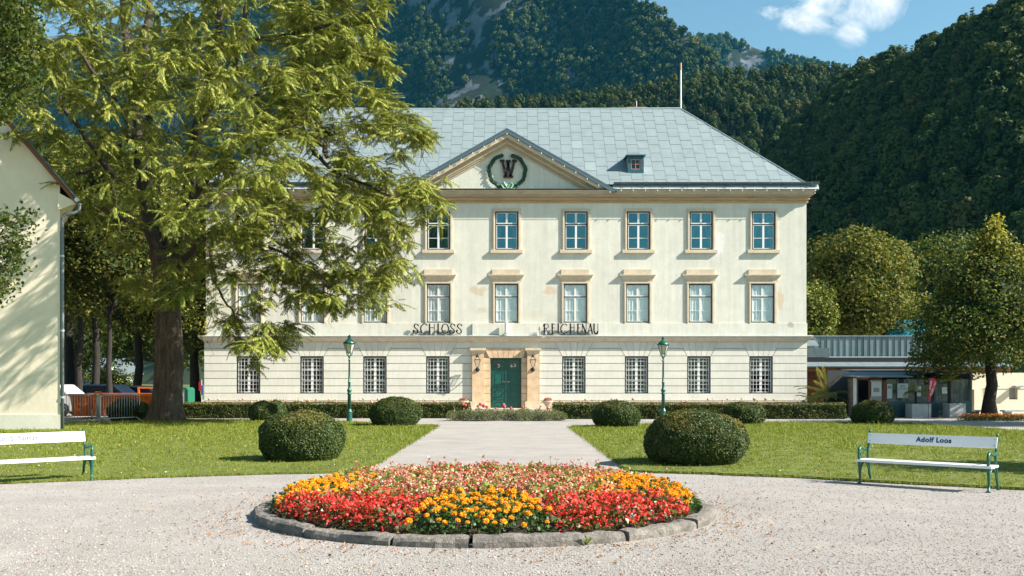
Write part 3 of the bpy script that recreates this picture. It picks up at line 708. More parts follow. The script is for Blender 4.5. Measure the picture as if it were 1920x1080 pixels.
# ---- roof
YE, ZE = 57.6, Z(346, 57.6); YR = YE + 6.3; ZR = Z(204.5, YR); sl = (ZR - ZE) / (YR - YE); SL = math.hypot(ZR - ZE, YR - YE)
EXL, EXR = XC - (X(1513, YE) - XC), X(1513, YE); RXR = X(1276.5, YR); RXL = 2 * XC - RXR
YEB = YR + (YR - YE)
m = MB()
a, b, c, d = (EXL, YE, ZE), (EXR, YE, ZE), (EXR, YEB, ZE), (EXL, YEB, ZE); e, f_ = (RXL, YR, ZR), (RXR, YR, ZR)
PHW = X(1153, 57.4) - X(950.5, 57.4); PAX = X(950.5, 57.4); s1 = (YF + .12 - YE) / (YR - YE)
def lr(p, q, t): return tuple(u + (v - u) * t for u, v in zip(p, q))
m.add([a, b, c, d, e, f_], [(1, 2, 5), (2, 3, 4, 5), (3, 0, 4)])
ls, rs = lr(a, e, s1), lr(b, f_, s1); PHW -= 1.3; ml, mr = (PAX - PHW, YE, ZE), (PAX + PHW, YE, ZE); mlu, mru = (PAX - PHW, ls[1], ls[2]), (PAX + PHW, ls[1], ls[2])
m.add([ls, rs, f_, e], [(0, 1, 2, 3)]); m.add([a, ml, mlu, ls], [(0, 1, 2, 3)]); m.add([mr, b, rs, mru], [(0, 1, 2, 3)])
roof = m.build("roof", zinc_m.m, pal)
rt = Vector((0, (YR - YE) / SL, (ZR - ZE) / SL)); rn = Vector((0, -rt.z, rt.y))
def rp(x, s, h): return (x, YE + rt.y * s + rn.y * h, ZE + rt.z * s + rn.z * h)
PWd, PHt = .668, SL / 9
panels = []
hipR = (EXR - RXR) / SL; hipL = (RXL - EXL) / SL
i0 = -27
for i in range(-27, 28):
    for j in range(-1, 9):
        x0 = XC + i * PWd; s0 = j * PHt + (PHt / 2 if i % 2 else 0)
        jx = random.uniform(-.006, .006)
        poly = [(x0 + .007, s0 + .0), (x0 + PWd - .007, s0 + .0), (x0 + PWd - .007, s0 + PHt - .006), (x0 + .007, s0 + PHt - .006)]
        poly = clip(poly, 0, -1, 0); poly = clip(poly, 0, 1, SL)
        if len(poly) > 2: poly = clip(poly, 1, hipR, EXR)
        if len(poly) > 2: poly = clip(poly, -1, hipL, -EXL)
        if len(poly) > 2 and PAX - PHW < x0 + PWd / 2 < PAX + PHW: poly = clip(poly, 0, -1, -s1 * SL)
        if len(poly) < 3: continue
        ar = abs(sum(poly[k][0] * poly[(k + 1) % len(poly)][1] - poly[(k + 1) % len(poly)][0] * poly[k][1] for k in range(len(poly)))) / 2
        if ar < .03: continue
        panels.append((s0, ar, poly, s0, jx))
vis = lambda p: (0 if (p[2][0][0] > -9) else 1, p[0])
panels.sort(key=vis)
# raised standing edges: each panel is a thin tray whose lower edge laps over the one below
rest = MB(); seam = MB()
for k, (s0, ar, poly, sb, jx) in enumerate(panels):
    q = MB(); sm = max(p[1] for p in poly); s_m = min(p[1] for p in poly)
    lift = lambda s: .026 - .016 * (s - sb) / PHt
    top = [rp(x, s, lift(s) + jx * .5) for x, s in poly]; bot = [rp(x, s, .002) for x, s in poly]; n = len(poly)
    tgt = q if k < 296 else rest
    tgt.add(top + bot, [tuple(range(n))] + [(i + n, (i + 1) % n + n, (i + 1) % n, i) for i in range(n)])
    if k < 296: q.build("roof_panel", zinc_m.m, roof)
tag(rest.build("roof_panels", zinc_m.m, roof), kind='stuff')
m = MB(); m.tube([(RXL, YR, ZR + .03), ((RXL + RXR) / 2, YR, ZR - .02), (RXR, YR, ZR + .04)], .06, 6); m.build("ridge_cap", zincp_m.m, roof)
for sx_, ex_ in ((RXR, EXR), (RXL, EXL)):
    m = MB(); m.tube([(sx_, YR, ZR + .03), (ex_, YE, ZE + .04)], .045, 6); m.build("hip_cap", zincp_m.m, roof)
# eave apron of short sheets below the gutter
YA, ZA = YF - .56, zf(356.6) - .02
AXL, AXR = XL - .58, XR + .58
xp0 = xf(1147); n = 11
def apron(xa, xb, k):
    for i in range(k):
        a, b = xa + (xb - xa) * i / k, xa + (xb - xa) * (i + 1) / k
        q = MB(); q.prism([(YA, ZA - .03), (YA, ZA), (YE + .05, ZE + .01), (YE + .05, ZE - .05)], a + .008, b - .008, 'x'); q.build("eave_sheet", zincp_m.m, roof)
apron(xp0, AXR, 11); apron(AXL, 2 * XC - xp0, 11)
m = MB(); m.box(AXL, AXR, YA + .03, YE, ZA - .06, ZA - .02); m.quad((AXR, YA, ZA - .02), (AXR, YB, ZA - .02), (EXR, YEB, ZE), (EXR, YE, ZE)); m.quad((AXL, YB, ZA - .02), (AXL, YA, ZA - .02), (EXL, YE, ZE), (EXL, YEB, ZE)); m.build("eave_board", zincd_m.m, roof)
for a, b in ((xf(1149), xf(1531)), (2 * XC - xf(1531), 2 * XC - xf(1149))):
    m = MB()
    pr = [(YE - .09 + .10 * math.cos(t), ZE + .085 + .11 * math.sin(t)) for t in [math.pi + math.pi * k / 8 for k in range(9)]]
    pr2 = [(YE - .09 + .085 * math.cos(t), ZE + .085 + .095 * math.sin(t)) for t in [2 * math.pi - math.pi * k / 8 for k in range(9)]]
    m.prism(pr + pr2, a, b, 'x')
    m.tube([(a, YE - .19, ZE + .095), (b, YE - .19, ZE + .095)], .016, 6)
    gt = m.build("gutter", zincd_m.m, roof)
    k = 10
    for i in range(k):
        x = a + (b - a) * (i + .6) / k
        q = MB(); q.box(x - .02, x + .02, YE - .215, YE - .19, ZE - .04, ZE + .14); q.box(x - .02, x + .02, YE - .2, YE + .05, ZE - .045, ZE - .025); q.build("gutter_bracket", zincd_m.m, gt) if False else q.build("gutter_bracket", zincd_m.m, roof)

# ---- pediment
AX = X(950.5, 57.4); AZ = Z(240, 57.4); FZ = Z(354, 57.4); HW = X(1153, 57.4) - AX; ksl = (AZ - FZ) / HW
def rake(name, d0, d1, y0, y1, mat, par=pal, zmin=None, hw=HW):
    zmin = FZ - .28 if zmin is None else zmin
    for s in (-1, 1):
        poly = [(0, AZ - d1), (0, AZ - d0), (hw, AZ - d0 - ksl * hw), (hw, AZ - d1 - ksl * hw)]
        poly = clip(poly, 0, -1, -zmin)
        if len(poly) < 3: continue
        q = MB(); q.prism([(AX + s * x, z) for x, z in poly], y0, y1); q.build(name, mat, par)
zb = zf(356)
rake("pediment_roof", 0, .10, YF - .62, 62.5, zincd_m.m, zmin=FZ - .5, hw=HW + .12)
rake("verge_sheet", .101, .27, YF - .615, YF - .54, M("verge_zinc", (.10, .15, .19), .5, .3).m, zmin=FZ - .15)
rake("rake_band", .105, .52, YF - .53, YF - .03, stone_m.m, zmin=zb)
rake("rake_moulding", .521, .66, YF - .33, YF - .03, corn_m.m, zmin=zb)
rake("rake_moulding", .661, .78, YF - .24, YF - .03, stone_m.m, zmin=zb)
rake("rake_moulding", .781, .90, YF - .17, YF - .03, corn_m.m, zmin=zb)
rake("rake_moulding", .901, 1.0, YF - .09, YF - .03, stone_m.m, zmin=zb)
m = MB(); m.prism([(AX - HW * .98, zb - .25), (AX + HW * .98, zb - .25), (AX, AZ - .3)], YF - .028, YF + .1); m.build("tympanum", pw.m, pal)
m = MB(); m.prism([(AX - HW - .1, ZA - .015), (AX + HW + .1, ZA - .015), (AX + HW + .1, ZA + .012), (AX - HW - .1, ZA + .012)], YF - .57, YF - .03); m.build("pediment_flashing", zincd_m.m, pal)

# dormer
YDm = 58.5; X0, X1 = X(1177.5, YDm), X(1206, YDm); Zb, Zt = Z(325, YDm), Z(293, YDm)
teal_m = M("teal_dormer_paint", (.03, .10, .13), .5); teal_m.vary(6, .7, 1.3)
dor = MB(); dor.prism([(YDm, Zb - .1), (YDm, Zt), (YDm + (Zt - Zb) / sl + .2, Zt)], X0, X1, 'x'); dor = dor.build("dormer", zincp_m.m, pal)
m = MB(); ring(m, X0 - .03, X1 + .03, Zb - .02, Zt, .16, YDm - .07, YDm - .002, .2); m.build("dormer_front", teal_m.m, dor)
m = MB(); m.prism([(YDm - .22, Zt), (YDm - .22, Zt + .06), (YDm + 1.4, Zt + .16), (YDm + 1.4, Zt + .06)], X0 - .13, X1 + .13, 'x'); m.build("dormer_roof", teal_m.m, dor)
wx0, wx1, wz0, wz1 = X0 + .17, X1 - .17, Zb + .22, Zt - .19; brown_m = M("pink_brown_paint", (.42, .22, .17), .6)
m = MB(); ring(m, wx0, wx1, wz0, wz1, .04, YDm - .05, YDm - .003); m.box((wx0 + wx1) / 2 - .018, (wx0 + wx1) / 2 + .018, YDm - .045, YDm - .004, wz0, wz1); m.box(wx0, wx1, YDm - .044, YDm - .005, (wz0 + wz1) / 2 - .0, (wz0 + wz1) / 2 + .03); m.build("dormer_window", brown_m.m, dor)
m = MB(); m.box(wx0, wx1, YDm - .02, YDm - .012, wz0, wz1); m.build("dormer_pane", glassd_m, dor)
m = MB(); m.box(wx0, wx1, YDm - .011, YDm - .003, wz0, wz1); m.build("dormer_recess", dark_m.m, dor)  # attic darkness painted as a flat black sheet behind the pane
# chimney behind the ridge, aerial, flag pole
brick_m = M("chimney_brick", (.36, .17, .14), .9); brick_m.vary(12, .5, 1.5)
YC = YR + 1.2; m = MB(); m.box(X(1177, YC), X(1211, YC), YC, YC + .8, ZR - 2, Z(205, YC)); ch = m.build("chimney", brick_m.m, pal)
for k in range(6):
    x = X(1175, YC) + k * (X(1213, YC) - X(1175, YC)) / 5; m = MB(); m.box(x - .08, x + .08, YC - .05, YC + .85, Z(205, YC), Z(202.5, YC)); m.build("chimney_pier", brick_m.m, ch)
m = MB(); m.box(X(1174, YC), X(1214, YC), YC - .06, YC + .86, Z(202.4, YC), Z(201, YC)); m.build("chimney_cap", brick_m.m, ch)
m = MB(); m.tube([(X(1195, YC), YC + .4, Z(202, YC)), (X(1195, YC), YC + .4, Z(186, YC))], .02, 5); m.build("aerial", galv_m.m, ch)
m = MB(); m.tube([(RXR, YR, ZR - .3), (RXR, YR, Z(132, YR))], .05, 8); fp = m.build("flagpole", white_m.m, pal)
m = MB(); m.tube([(RXR, YR, Z(132, YR) + .001), (RXR, YR, Z(118, YR))], .055, 8); m.build("flagpole_tip", M("rust_tip", (.5, .25, .12), .6).m, fp)

# wreath and letter on the tympanum
wre = thing("wreath", (X(951, YF), YF - .03, Z(322, YF)), "dark green laurel wreath mounted on the pediment round the letter", "wreath")
wl = M("wreath_leaf", (.008, .048, .024), .5, spec=.5); wl.vary(9, .5, 1.6)
q = MB(); q.add([(0, 0, -.12), (.075, -.03, 0), (0, -.05, .14), (-.075, -.03, 0), (0, 0, 0)], [(0, 1, 2, 3), (3, 2, 1, 0)]); 
wleaf = MB(); wleaf.add([(0, -.02, -.14), (.09, -.01, 0), (0, -.05, .15), (-.09, -.01, 0), (0, .015, 0)], [(0, 1, 2, 3), (0, 4, 1), (1, 4, 2), (2, 4, 3), (3, 4, 0)]); wleaf = wleaf.mesh("wreath_leaf", wl.m)
rr = random.Random(3); wc = Vector(wre.location); RW = 1.0
for side in (-1, 1):
    for k in range(30):
        t = R(-88 + 162 * k / 29); 
        for w in (-1, 0, 1):
            ra = RW * (1 + .02 * math.sin(9 * t)) + w * .06
            x, z = side * math.cos(t) * ra * 1.05, math.sin(t) * ra * .97
            o = link("leaf", wleaf, wre, wc + Vector((x, -.06 - .04 * rr.random(), z)))
            o.rotation_euler = (rr.uniform(-.35, .35), (-t if side > 0 else t) * 1. + w * side * -.55 + rr.uniform(-.2, .2), rr.uniform(-.5, .5)); o.scale = (rr.uniform(.62, .85),) * 3
m = MB()
for s in (-1, 1):
    m.tube([(wc.x, wc.y - .1, wc.z - .98), (wc.x + s * .2, wc.y - .12, wc.z - .66), (wc.x + s * .34, wc.y - .1, wc.z - .78), (wc.x + s * .22, wc.y - .12, wc.z - .98), (wc.x, wc.y - .1, wc.z - .98), (wc.x + s * .3, wc.y - .1, wc.z - 1.05), (wc.x + s * .42, wc.y - .1, wc.z - .98)], [.06, .07, .07, .07, .06, .05, .03], 6)
m.build("bow", M("pale_green_ribbon", (.22, .36, .25), .6).m, wre)
brownl = M("dark_brown_letter", (.035, .02, .022), .6)
W0 = Vector((X(952.5, YF), YF - .04, Z(331.5, YF))); hW = 29 / SC
m = MB(); T = lambda a, b, c: (W0.x + a * hW, W0.y - .06 + b, W0.z + c * hW)
for p in ([(-.36, 1), (-.14, 0)], [(.06, .95), (-.14, 0)], [(-.04, .95), (.17, 0)], [(.42, 1), (.17, 0)]): stroke(m, p, .15, T, .08)
wbits = [(-.44, 1.0), (-.30, 1.0), (-.06, .98), (.10, .98), (.34, 1.0), (.50, 1.0), (-.22, -.02), (-.08, -.02), (.09, -.02), (.25, -.02), (-.25, .52), (.30, .52)]
for x, z in wbits: m.lathe([(0, 0), (.085, 0), (.085, .07), (0, .07)], 8, T=Matrix.Translation(T(x, 0, z)) @ Matrix.Rotation(R(90), 4, 'X'))
tag(m.build("letter", brownl.m), "dark brown ornamental letter W inside the green wreath on the pediment", "letter")

# palace name in standing letters
GL = {
 'S': [[(.88, .80), (.74, .94), (.48, 1.0), (.24, .90), (.20, .72), (.40, .56), (.66, .44), (.82, .26), (.72, .08), (.46, 0), (.16, .06), (.02, .22), (.10, .36), (.24, .30)]],
 'C': [[(.94, .84), (.72, .98), (.42, .96), (.14, .74), (.08, .44), (.22, .14), (.52, 0), (.82, .08), (.98, .24)]],
 'H': [[(.2, 0), (.2, 1)], [(.82, 0), (.82, 1)], [(.2, .6), (.82, .6)]],
 'L': [[(.3, 1), (.3, .02)], [(.06, .04), (.8, .02), (.86, .14)]],
 'O': [[(.5, 1), (.2, .88), (.04, .5), (.2, .12), (.5, 0), (.8, .12), (.96, .5), (.8, .88), (.5, 1)]],
 'R': [[(.22, 0), (.22, .98)], [(.0, .74), (.14, .98), (.62, .98), (.86, .84), (.80, .62), (.5, .52), (.26, .52)], [(.46, .52), (.78, .14), (1.12, -.02)]],
 'E': [[(.25, 0), (.25, 1)], [(.25, .97), (.85, .97)], [(.25, .58), (.72, .58)], [(.25, .03), (.9, .03)]],
 'I': [[(.5, 0), (.5, 1)]],
 'N': [[(.12, 0), (.12, 1)], [(.12, 1), (.84, 0)], [(.84, 0), (.84, 1)]],
 'A': [[(.04, 0), (.52, 1)], [(.52, 1), (.9, 0)], [(.2, .34), (.8, .34)]],
 'U': [[(.12, 1), (.12, .28), (.3, .02), (.62, .02), (.84, .24)], [(.84, 0), (.84, 1)]]}
TH = {'H': (0,), 'L': (0,), 'R': (0,), 'E': (0,), 'I': (0,), 'N': (1,), 'A': (1,), 'U': (0,)}
def sign(word, cells, lab):
    t = thing("palace_sign", (xf(cells[0][0]), YF - .2, zf(628)), lab, "sign", "black metal letters of the palace name")
    for chh, (pa, pb) in zip(word, cells):
        m = MB(); w = (pb - pa) * (.96 if word[0] == 'S' else .84) / SC; h = 18.5 / SC; x0 = xf(pa); z0 = zf(626.0)
        Tt = lambda a, b, c: (x0 + a * w, YF - .18 + b, z0 + c * h)
        for k, st in enumerate(GL[chh]):
            thick = .088 if (k in TH.get(chh, ()) or chh in 'SCO') else .04
            P2 = [(a * w, c * h) for a, c in st]
            if chh in 'SCO':
                for q_ in range(len(P2) - 1):
                    u = q_ / (len(P2) - 2); vert = abs(P2[q_ + 1][1] - P2[q_][1]) / (math.hypot(P2[q_ + 1][0] - P2[q_][0], P2[q_ + 1][1] - P2[q_][1]) + 1e-6)
                    stroke(m, P2[q_:q_ + 2], .028 + .046 * vert, lambda a, b, c: (x0 + a, YF - .18 + b, z0 + c), .035)
            else: stroke(m, P2, thick, lambda a, b, c: (x0 + a, YF - .18 + b, z0 + c), .035)
        m.build("letter", dark_m.m, t)
    a, b = xf(cells[0][0] + 3), xf(cells[-1][1] - 3)
    m = MB(); m.box(a, b, YF - .19, YF - .165, zf(628.1), zf(627.5)); m.build("letter_rail", dark_m.m, t)
sign("SCHLOSS", [(775, 787), (788, 803), (803, 818), (819, 829), (828, 843), (843, 855), (856, 868)], "black metal letters SCHLOSS standing on the string course left of the door")
sign("REICHENAU", [(1018, 1032), (1033, 1043), (1043, 1051), (1050, 1066), (1067, 1080), (1081, 1091), (1090, 1102), (1101, 1113), (1112, 1124)], "black metal letters REICHENAU standing on the string course right of the door")
# spotlight and small box on the central parapet
m = MB(); m.tube([(xf(949.5), YF - .36, zf(625)), (xf(949.5), YF - .36, zf(604))], .10, 12); sp = m.build("floodlight", white_m.m)
tag(sp, "upright white tube floodlight on the ledge above the green door", "light")
m = MB(); m.box(xf(948), xf(950), YF - .36, YF - .14, zf(625), zf(623)); m.box(xf(945), xf(952), YF - .40, YF - .30, zf(628.5), zf(625)); m.build("bracket", white_m.m, sp)
m = MB(); m.box(xf(1000), xf(1008), YF - .34, YF - .2, zf(628.4), zf(622.5)); b_ = m.build("junction_box", white_m.m); tag(b_, "small white box on the ledge at the right end of the central parapet", "junction box")
m = MB(); m.box(xf(1001), xf(1007), YF - .35, YF - .341, zf(627.6), zf(623.5)); m.build("lid", conc_m.m, b_)

# festoon bulbs along cornice and pediment
bulb_m = M("warm_white_bulb", (.6, .58, .52), .3, spec=.6); bulb_m.b.inputs['Emission Color'].default_value = (1, .9, .7, 1); bulb_m.b.inputs['Emission Strength'].default_value = 0
bm_ = MB(); bm_.lathe([(.0, -.10), (.024, -.09), (.032, -.065), (.022, -.03), (.016, 0), (0, 0)], 8); bm_ = bm_.mesh("bulb", bulb_m.m, True)
st = thing("string_lights", (XC, YF - .6, ZA - .08), "string of white bulbs hung along the main cornice and pediment of the palace", "string lights")
cab = MB(); YS = YF - .585
for a, b in ((AXL, xf(1530)),): cab.tube([(AXL + .05, YS, ZA - .06), (AXR - .03, YS, ZA - .06)], .01, 4)
for s in (-1, 1): cab.tube([(AX, YF - .64, AZ - .30), (AX + s * HW, YF - .64, AZ - .30 - ksl * HW)], .01, 4)
cab.build("cable", dark_m.m, st)
x = AXL + .2
while x < AXR:
    if not (AX - HW + .2 < x < AX + HW - .2): link("bulb", bm_, st, (x, YS, ZA - .06))
    x += .70
for s in (-1, 1):
    for k in range(0 if s > 0 else 1, 10):
        d = k * .66; 
        if d < HW - .2: link("bulb", bm_, st, (AX + s * d, YF - .64, AZ - .30 - ksl * d))
for k in range(1, 9): link("bulb", bm_, st, (AXR - .03, YF - .5 + k * .7, ZA - .06))
# ------------------------------------------------------------------ flower bed
BX, BY, BR = -.33, 12.7, 2.87
bed = thing("flower_bed", (BX, BY, 0), "round bed of red, pink and orange flowers inside a rough stone kerb", "flower bed")
def rough_stone(a0, a1, r0, r1, h, seed, mat, name):
    n = max(6, int((a1 - a0) * BR / .06)); sec = [(r1, -.02), (r1 + .005, h * .5), (r1 - .012, h * .86), (r1 - .05, h), ((r0 + r1) / 2, h * 1.02), (r0 + .04, h), (r0, h * .7), (r0, -.02)]
    vs = []; k = len(sec)
    for i in range(n + 1):
        a = a0 + (a1 - a0) * i / n; e = min(i, n - i); tap = .93 if e == 0 else (.985 if e == 1 else 1)
        for j, (r, z) in enumerate(sec):
            p = Vector((math.cos(a) * r, math.sin(a) * r, z)); d = mnoise.noise(p * 5 + Vector((seed * 7.3, 0, 0))) * .028 + mnoise.noise(p * 17 + Vector((seed, 3, 0))) * .014
            rr_ = r + (d if j < 4 else -d * .4); zz = z * tap + (d * .7 if z > .02 else 0)
            vs.append((BX + math.cos(a) * rr_, BY + math.sin(a) * rr_, zz))
    m = MB(); m.add(vs, [(i * k + j, (i + 1) * k + j, (i + 1) * k + (j + 1) % k, i * k + (j + 1) % k) for i in range(n) for j in range(k)] + [tuple(range(k)), tuple(n * k + j for j in reversed(range(k)))])
    return m.build(name, mat, bed)
cuts = [-172, -153, -131, -108, -91.5, -68, -58, -33, -8, 14, 37, 61, 84, 107, 130, 152, 170, 188]
for i in range(len(cuts) - 1):
    rough_stone(R(cuts[i] + .35), R(cuts[i + 1] - (.35 if cuts[i + 1] != -91.5 else .6)), BR - .20, BR, .108 + .012 * math.sin(i * 2.1), i, kerb_m.m, "kerb_stone")
m = MB(); n = 48; vs = [(BX, BY, .20)]
for r, z in ((1.3, .19), (2.2, .13), (2.63, .06)): vs += [(BX + r * math.cos(2 * math.pi * i / n), BY + r * math.sin(2 * math.pi * i / n), z) for i in range(n)]
fs = [(0, 1 + i, 1 + (i + 1) % n) for i in range(n)] + [(1 + q * n + i, 1 + (q + 1) * n + i, 1 + (q + 1) * n + (i + 1) % n, 1 + q * n + (i + 1) % n) for q in range(2) for i in range(n)]
m.add(vs, fs); m.build("soil", soil_m.m, bed)
def zone(x, y):
    """planting plan of the bed in its own coordinates"""
    r = np.hypot(x, y); wob = .12 * np.sin(5 * x + 1) + .08 * np.sin(11 * x) + rng.normal(0, .10, len(x))
    z = np.full(len(x), 'p', dtype='<U1')
    z[(y > 1.0 + wob) & (x > -.9) & (x < 1.3)] = 'k'
    front = (y < -1.5 + .5 * np.clip(np.abs(x) - 1.0, 0, 2) + wob * .6)
    z[front] = 'r'
    z[(np.abs(x - .02) < .52 + .25 * np.clip(-y - 1.5, 0, 1)) & (y < -1.2 + wob * .5)] = 'm'
    z[(x < -1.5 + wob) & (y > -1.0 - .15 * (x + 2)) & (y < 1.2)] = 'm'
    z[(x > 1.5 - wob) & (y > -1.0 + .3 * (x - 2)) & (y < 1.2)] = 'm'
    z[(x > 2.1) & (y > -1.1) & (y < 1)] = 'm'
    return z
def hgt(x, y):
    r = np.hypot(x, y); return .08 + .10 * np.clip(1 - (r / 2.75) ** 2, 0, 1)
RB = 2.66
def bedpts(n, rad=RB):
    a = rng.uniform(0, 6.283, n); r = rad * np.sqrt(rng.random(n)); return r * np.cos(a), r * np.sin(a)
redp = M("red_petal", (.5, .02, .03), .5, spec=.3); redp.rand([(.62, .028, .022), (.72, .055, .045), (.50, .015, .022), (.80, .12, .08), (.66, .035, .03)]).translucent(.25, 1.2)
pinkp = M("pink_petal", (.7, .3, .25), .5); pinkp.rand([(.66, .28, .22), (.78, .44, .34), (.50, .12, .09), (.82, .58, .46), (.60, .20, .15), (.40, .04, .035), (.30, .02, .02)]).translucent(.3, 1.1)
darkp = M("dark_red_petal", (.3, .01, .02), .5); darkp.rand([(.36, .012, .02), (.55, .03, .03), (.25, .01, .015), (.62, .12, .10)]).translucent(.25, 1.2)
oranp = M("marigold_petal", (.85, .35, .01), .6); oranp.rand([(.88, .36, .01), (.92, .45, .015), (.84, .27, .008), (.92, .52, .03)]).translucent(.2, 1.1)
bronz = M("bronze_leaf", (.06, .04, .02), .4, spec=.5); bronz.rand([(.06, .075, .015), (.10, .05, .02), (.05, .06, .012), (.14, .13, .03), (.09, .11, .02)]).translucent(.25, 1.2)
limeg = M("light_begonia_leaf", (.2, .25, .04), .4, spec=.5); limeg.rand([(.13, .19, .03), (.20, .26, .04), (.26, .30, .07), (.10, .14, .02)]).translucent(.3, 1.2)
fernl = M("marigold_leaf", (.03, .07, .02), .5); fernl.rand([(.025, .06, .018), (.045, .10, .022), (.07, .13, .03), (.03, .05, .015)]).translucent(.3, 1.2)
def petals(cx, cy, cz, size, per, spread, mat, name, leafy=False):
    n = len(cx); C = np.repeat(np.stack([cx, cy, cz], 1), per, 0) + rng.normal(0, 1, (n * per, 3)) * np.array([spread, spread, spread * .75])
    N, T, B = rand_frames(n * per, rng, (0, -.3, 1), .9)
    s = np.repeat(size, per) * rng.uniform(.7, 1.3, n * per)
    return leaf_quads(C + [BX, BY, 0], N, T, B, s, s * (.75 if leafy else .9), .2)
def scatter(name, n, zsel, h0, h1, size, per, spread, mat, leafy=False, rad=RB):
    x, y = bedpts(n, rad); z = zone(x, y); k = np.isin(z, list(zsel)); x, y = x[k], y[k]
    mound = 1 + .16 * np.sin(x * 9.3 + 2 * np.sin(y * 6)) * np.cos(y * 8.1)
    edge = np.clip((2.74 - np.hypot(x, y)) / .22, .45, 1)
    H = hgt(x, y) + (h0 + (h1 - h0) * rng.random(len(x))) * mound * edge
    v, f = petals(x, y, H, np.full(len(x), size), per, spread, mat, name, leafy)
    return tag(link(name, np_mesh(name, v, f, mat), bed), kind='stuff')
# foliage below, flowers above
scatter("begonia_foliage", 7000, 'r', .03, .21, .055, 3, .03, bronz.m, True)
scatter("pale_begonia_foliage", 9000, 'pk', .07, .26, .06, 3, .03, limeg.m, True)
scatter("pale_begonia_foliage", 4500, 'pk', .03, .18, .06, 3, .03, bronz.m, True)
scatter("marigold_foliage", 9000, 'm', .02, .21, .045, 4, .03, fernl.m, True)
scatter("red_begonia_flowers", 8200, 'r', .15, .27, .032, 4, .016, redp.m)
scatter("red_begonia_flowers", 2600, 'r', .07, .18, .03, 4, .014, redp.m)
scatter("pink_begonia_flowers", 6400, 'p', .19, .29, .029, 4, .015, pinkp.m)
scatter("pink_begonia_flowers", 1500, 'k', .20, .31, .028, 4, .015, pinkp.m)
scatter("dark_red_begonia_flowers", 2300, 'k', .20, .31, .030, 4, .017, darkp.m)
scatter("dark_red_begonia_flowers", 1300, 'p', .2, .28, .030, 4, .017, darkp.m)
# a few taller sprigs
x, y = bedpts(130); k = (y > .2) & np.isin(zone(x, y), ['p', 'k']); x, y = x[k], y[k]
v, f = petals(x, y, hgt(x, y) + rng.uniform(.33, .41, len(x)), np.full(len(x), .032), 6, .016, pinkp.m, 's'); tag(link("tall_begonia_flowers", np_mesh("tall_begonia_flowers", v, f, pinkp.m), bed), kind='stuff')
m = MB()
for a, b in zip(x, y): h = float(hgt(np.array([a]), np.array([b]))[0]); m.tube([(BX + a, BY + b, h + .1), (BX + a + .01, BY + b, h + .36)], .004, 3)
tag(m.build("flower_stems", limeg.m, bed), kind='stuff')
# marigold heads, each a ruffled ball
def marigold(seed):
    r = np.random.default_rng(seed); V = []; n = 90
    i = np.arange(n); z = 1 - 1.55 * (i + .5) / n; ph = i * 2.39996; rho = np.sqrt(np.clip(1 - z * z, 0, 1)); D = np.stack([rho * np.cos(ph), rho * np.sin(ph), z * .72], 1)
    N, T, B = rand_frames(n, r); T2 = D / np.linalg.norm(D, axis=1, keepdims=True); N2 = np.cross(T2, B); N2 /= np.linalg.norm(N2, axis=1, keepdims=True); B2 = np.cross(N2, T2)
    a = T2 * .55 + N2 * .35; a /= np.linalg.norm(a, axis=1, keepdims=True)
    v, f = leaf_quads(D * .8, np.cross(a, B2), a, B2, np.full(n, .55), np.full(n, .42), .2)
    return np_mesh("marigold_flower", v, f, oranp.m)
mg = [marigold(i) for i in range(3)]
cand = []
x, y = bedpts(5200); k = zone(x, y) == 'm'; x, y = x[k], y[k]; rr = random.Random(5)
for a, b in sorted(zip(x, y), key=lambda t: t[1]):
    if np.hypot(a, b) > 2.6: continue
    if all((a - c) ** 2 + (b - d) ** 2 > (.083 ** 2 if rr.random() < .75 else .06 ** 2) for c, d in cand): cand.append((a, b))
print("marigolds", len(cand)); cand2 = cand[290:]; cand = cand[:290]
MV, MF, mo = [], [], 0
for a, b in cand2:
    h = float(hgt(np.array([a]), np.array([b]))[0]); ed = min(1, max(.5, (2.74 - math.hypot(a, b)) / .3)); me_ = mg[rr.randrange(3)]; vv = np.empty(len(me_.vertices) * 3, np.float32); me_.vertices.foreach_get('co', vv); vv = vv.reshape(-1, 3) * rr.uniform(.027, .044) + np.array([BX + a, BY + b, h + rr.uniform(.17, .26) * ed]); MV.append(vv); MF.append(np.arange(len(vv)).reshape(-1, 4) + mo); mo += len(vv)
if MV: tag(link("marigold_flowers", np_mesh("marigold_flowers", np.concatenate(MV), np.concatenate(MF), oranp.m), bed), kind='stuff')
for a, b in cand:
    h = float(hgt(np.array([a]), np.array([b]))[0]); ed = min(1, max(.5, (2.74 - math.hypot(a, b)) / .3))
    o = link("marigold_flower", mg[rr.randrange(3)], bed, (BX + a, BY + b, h + rr.uniform(.17, .26) * ed)); o.scale = (rr.uniform(.027, .046),) * 3; o.rotation_euler = (rr.uniform(-.3, .5), rr.uniform(-.4, .4), rr.uniform(0, 6))
m = MB(); T0 = Matrix.Translation((X(1189, GY(993)), GY(993) + .1, .14)) @ Matrix.Rotation(R(80), 4, 'X')
m.lathe([(.028, -.005), (.036, -.005), (.036, .005), (.028, .005)], 16, T=T0); m.faces = None
rg = m.build("ring", white_m.m, bed)
# small weed growing in the kerb joint
m = MB()
for k in range(9):
    a = k * .7; c = Vector((BX + 2.9 * math.cos(R(-68)), BY + 2.9 * math.sin(R(-68)), .01)); d = Vector((math.cos(a), math.sin(a), 0))
    m.add([c, c + d * .05 + Vector((0, 0, .06)) + Vector((-d.y, d.x, 0)) * .012, c + d * .10 + Vector((0, 0, .07)), c + d * .05 + Vector((0, 0, .06)) - Vector((-d.y, d.x, 0)) * .012], [(0, 1, 2, 3)])
tag(m.build("weed", limeg.m), "small green weed growing from the front kerb joint of the flower bed", "weed")

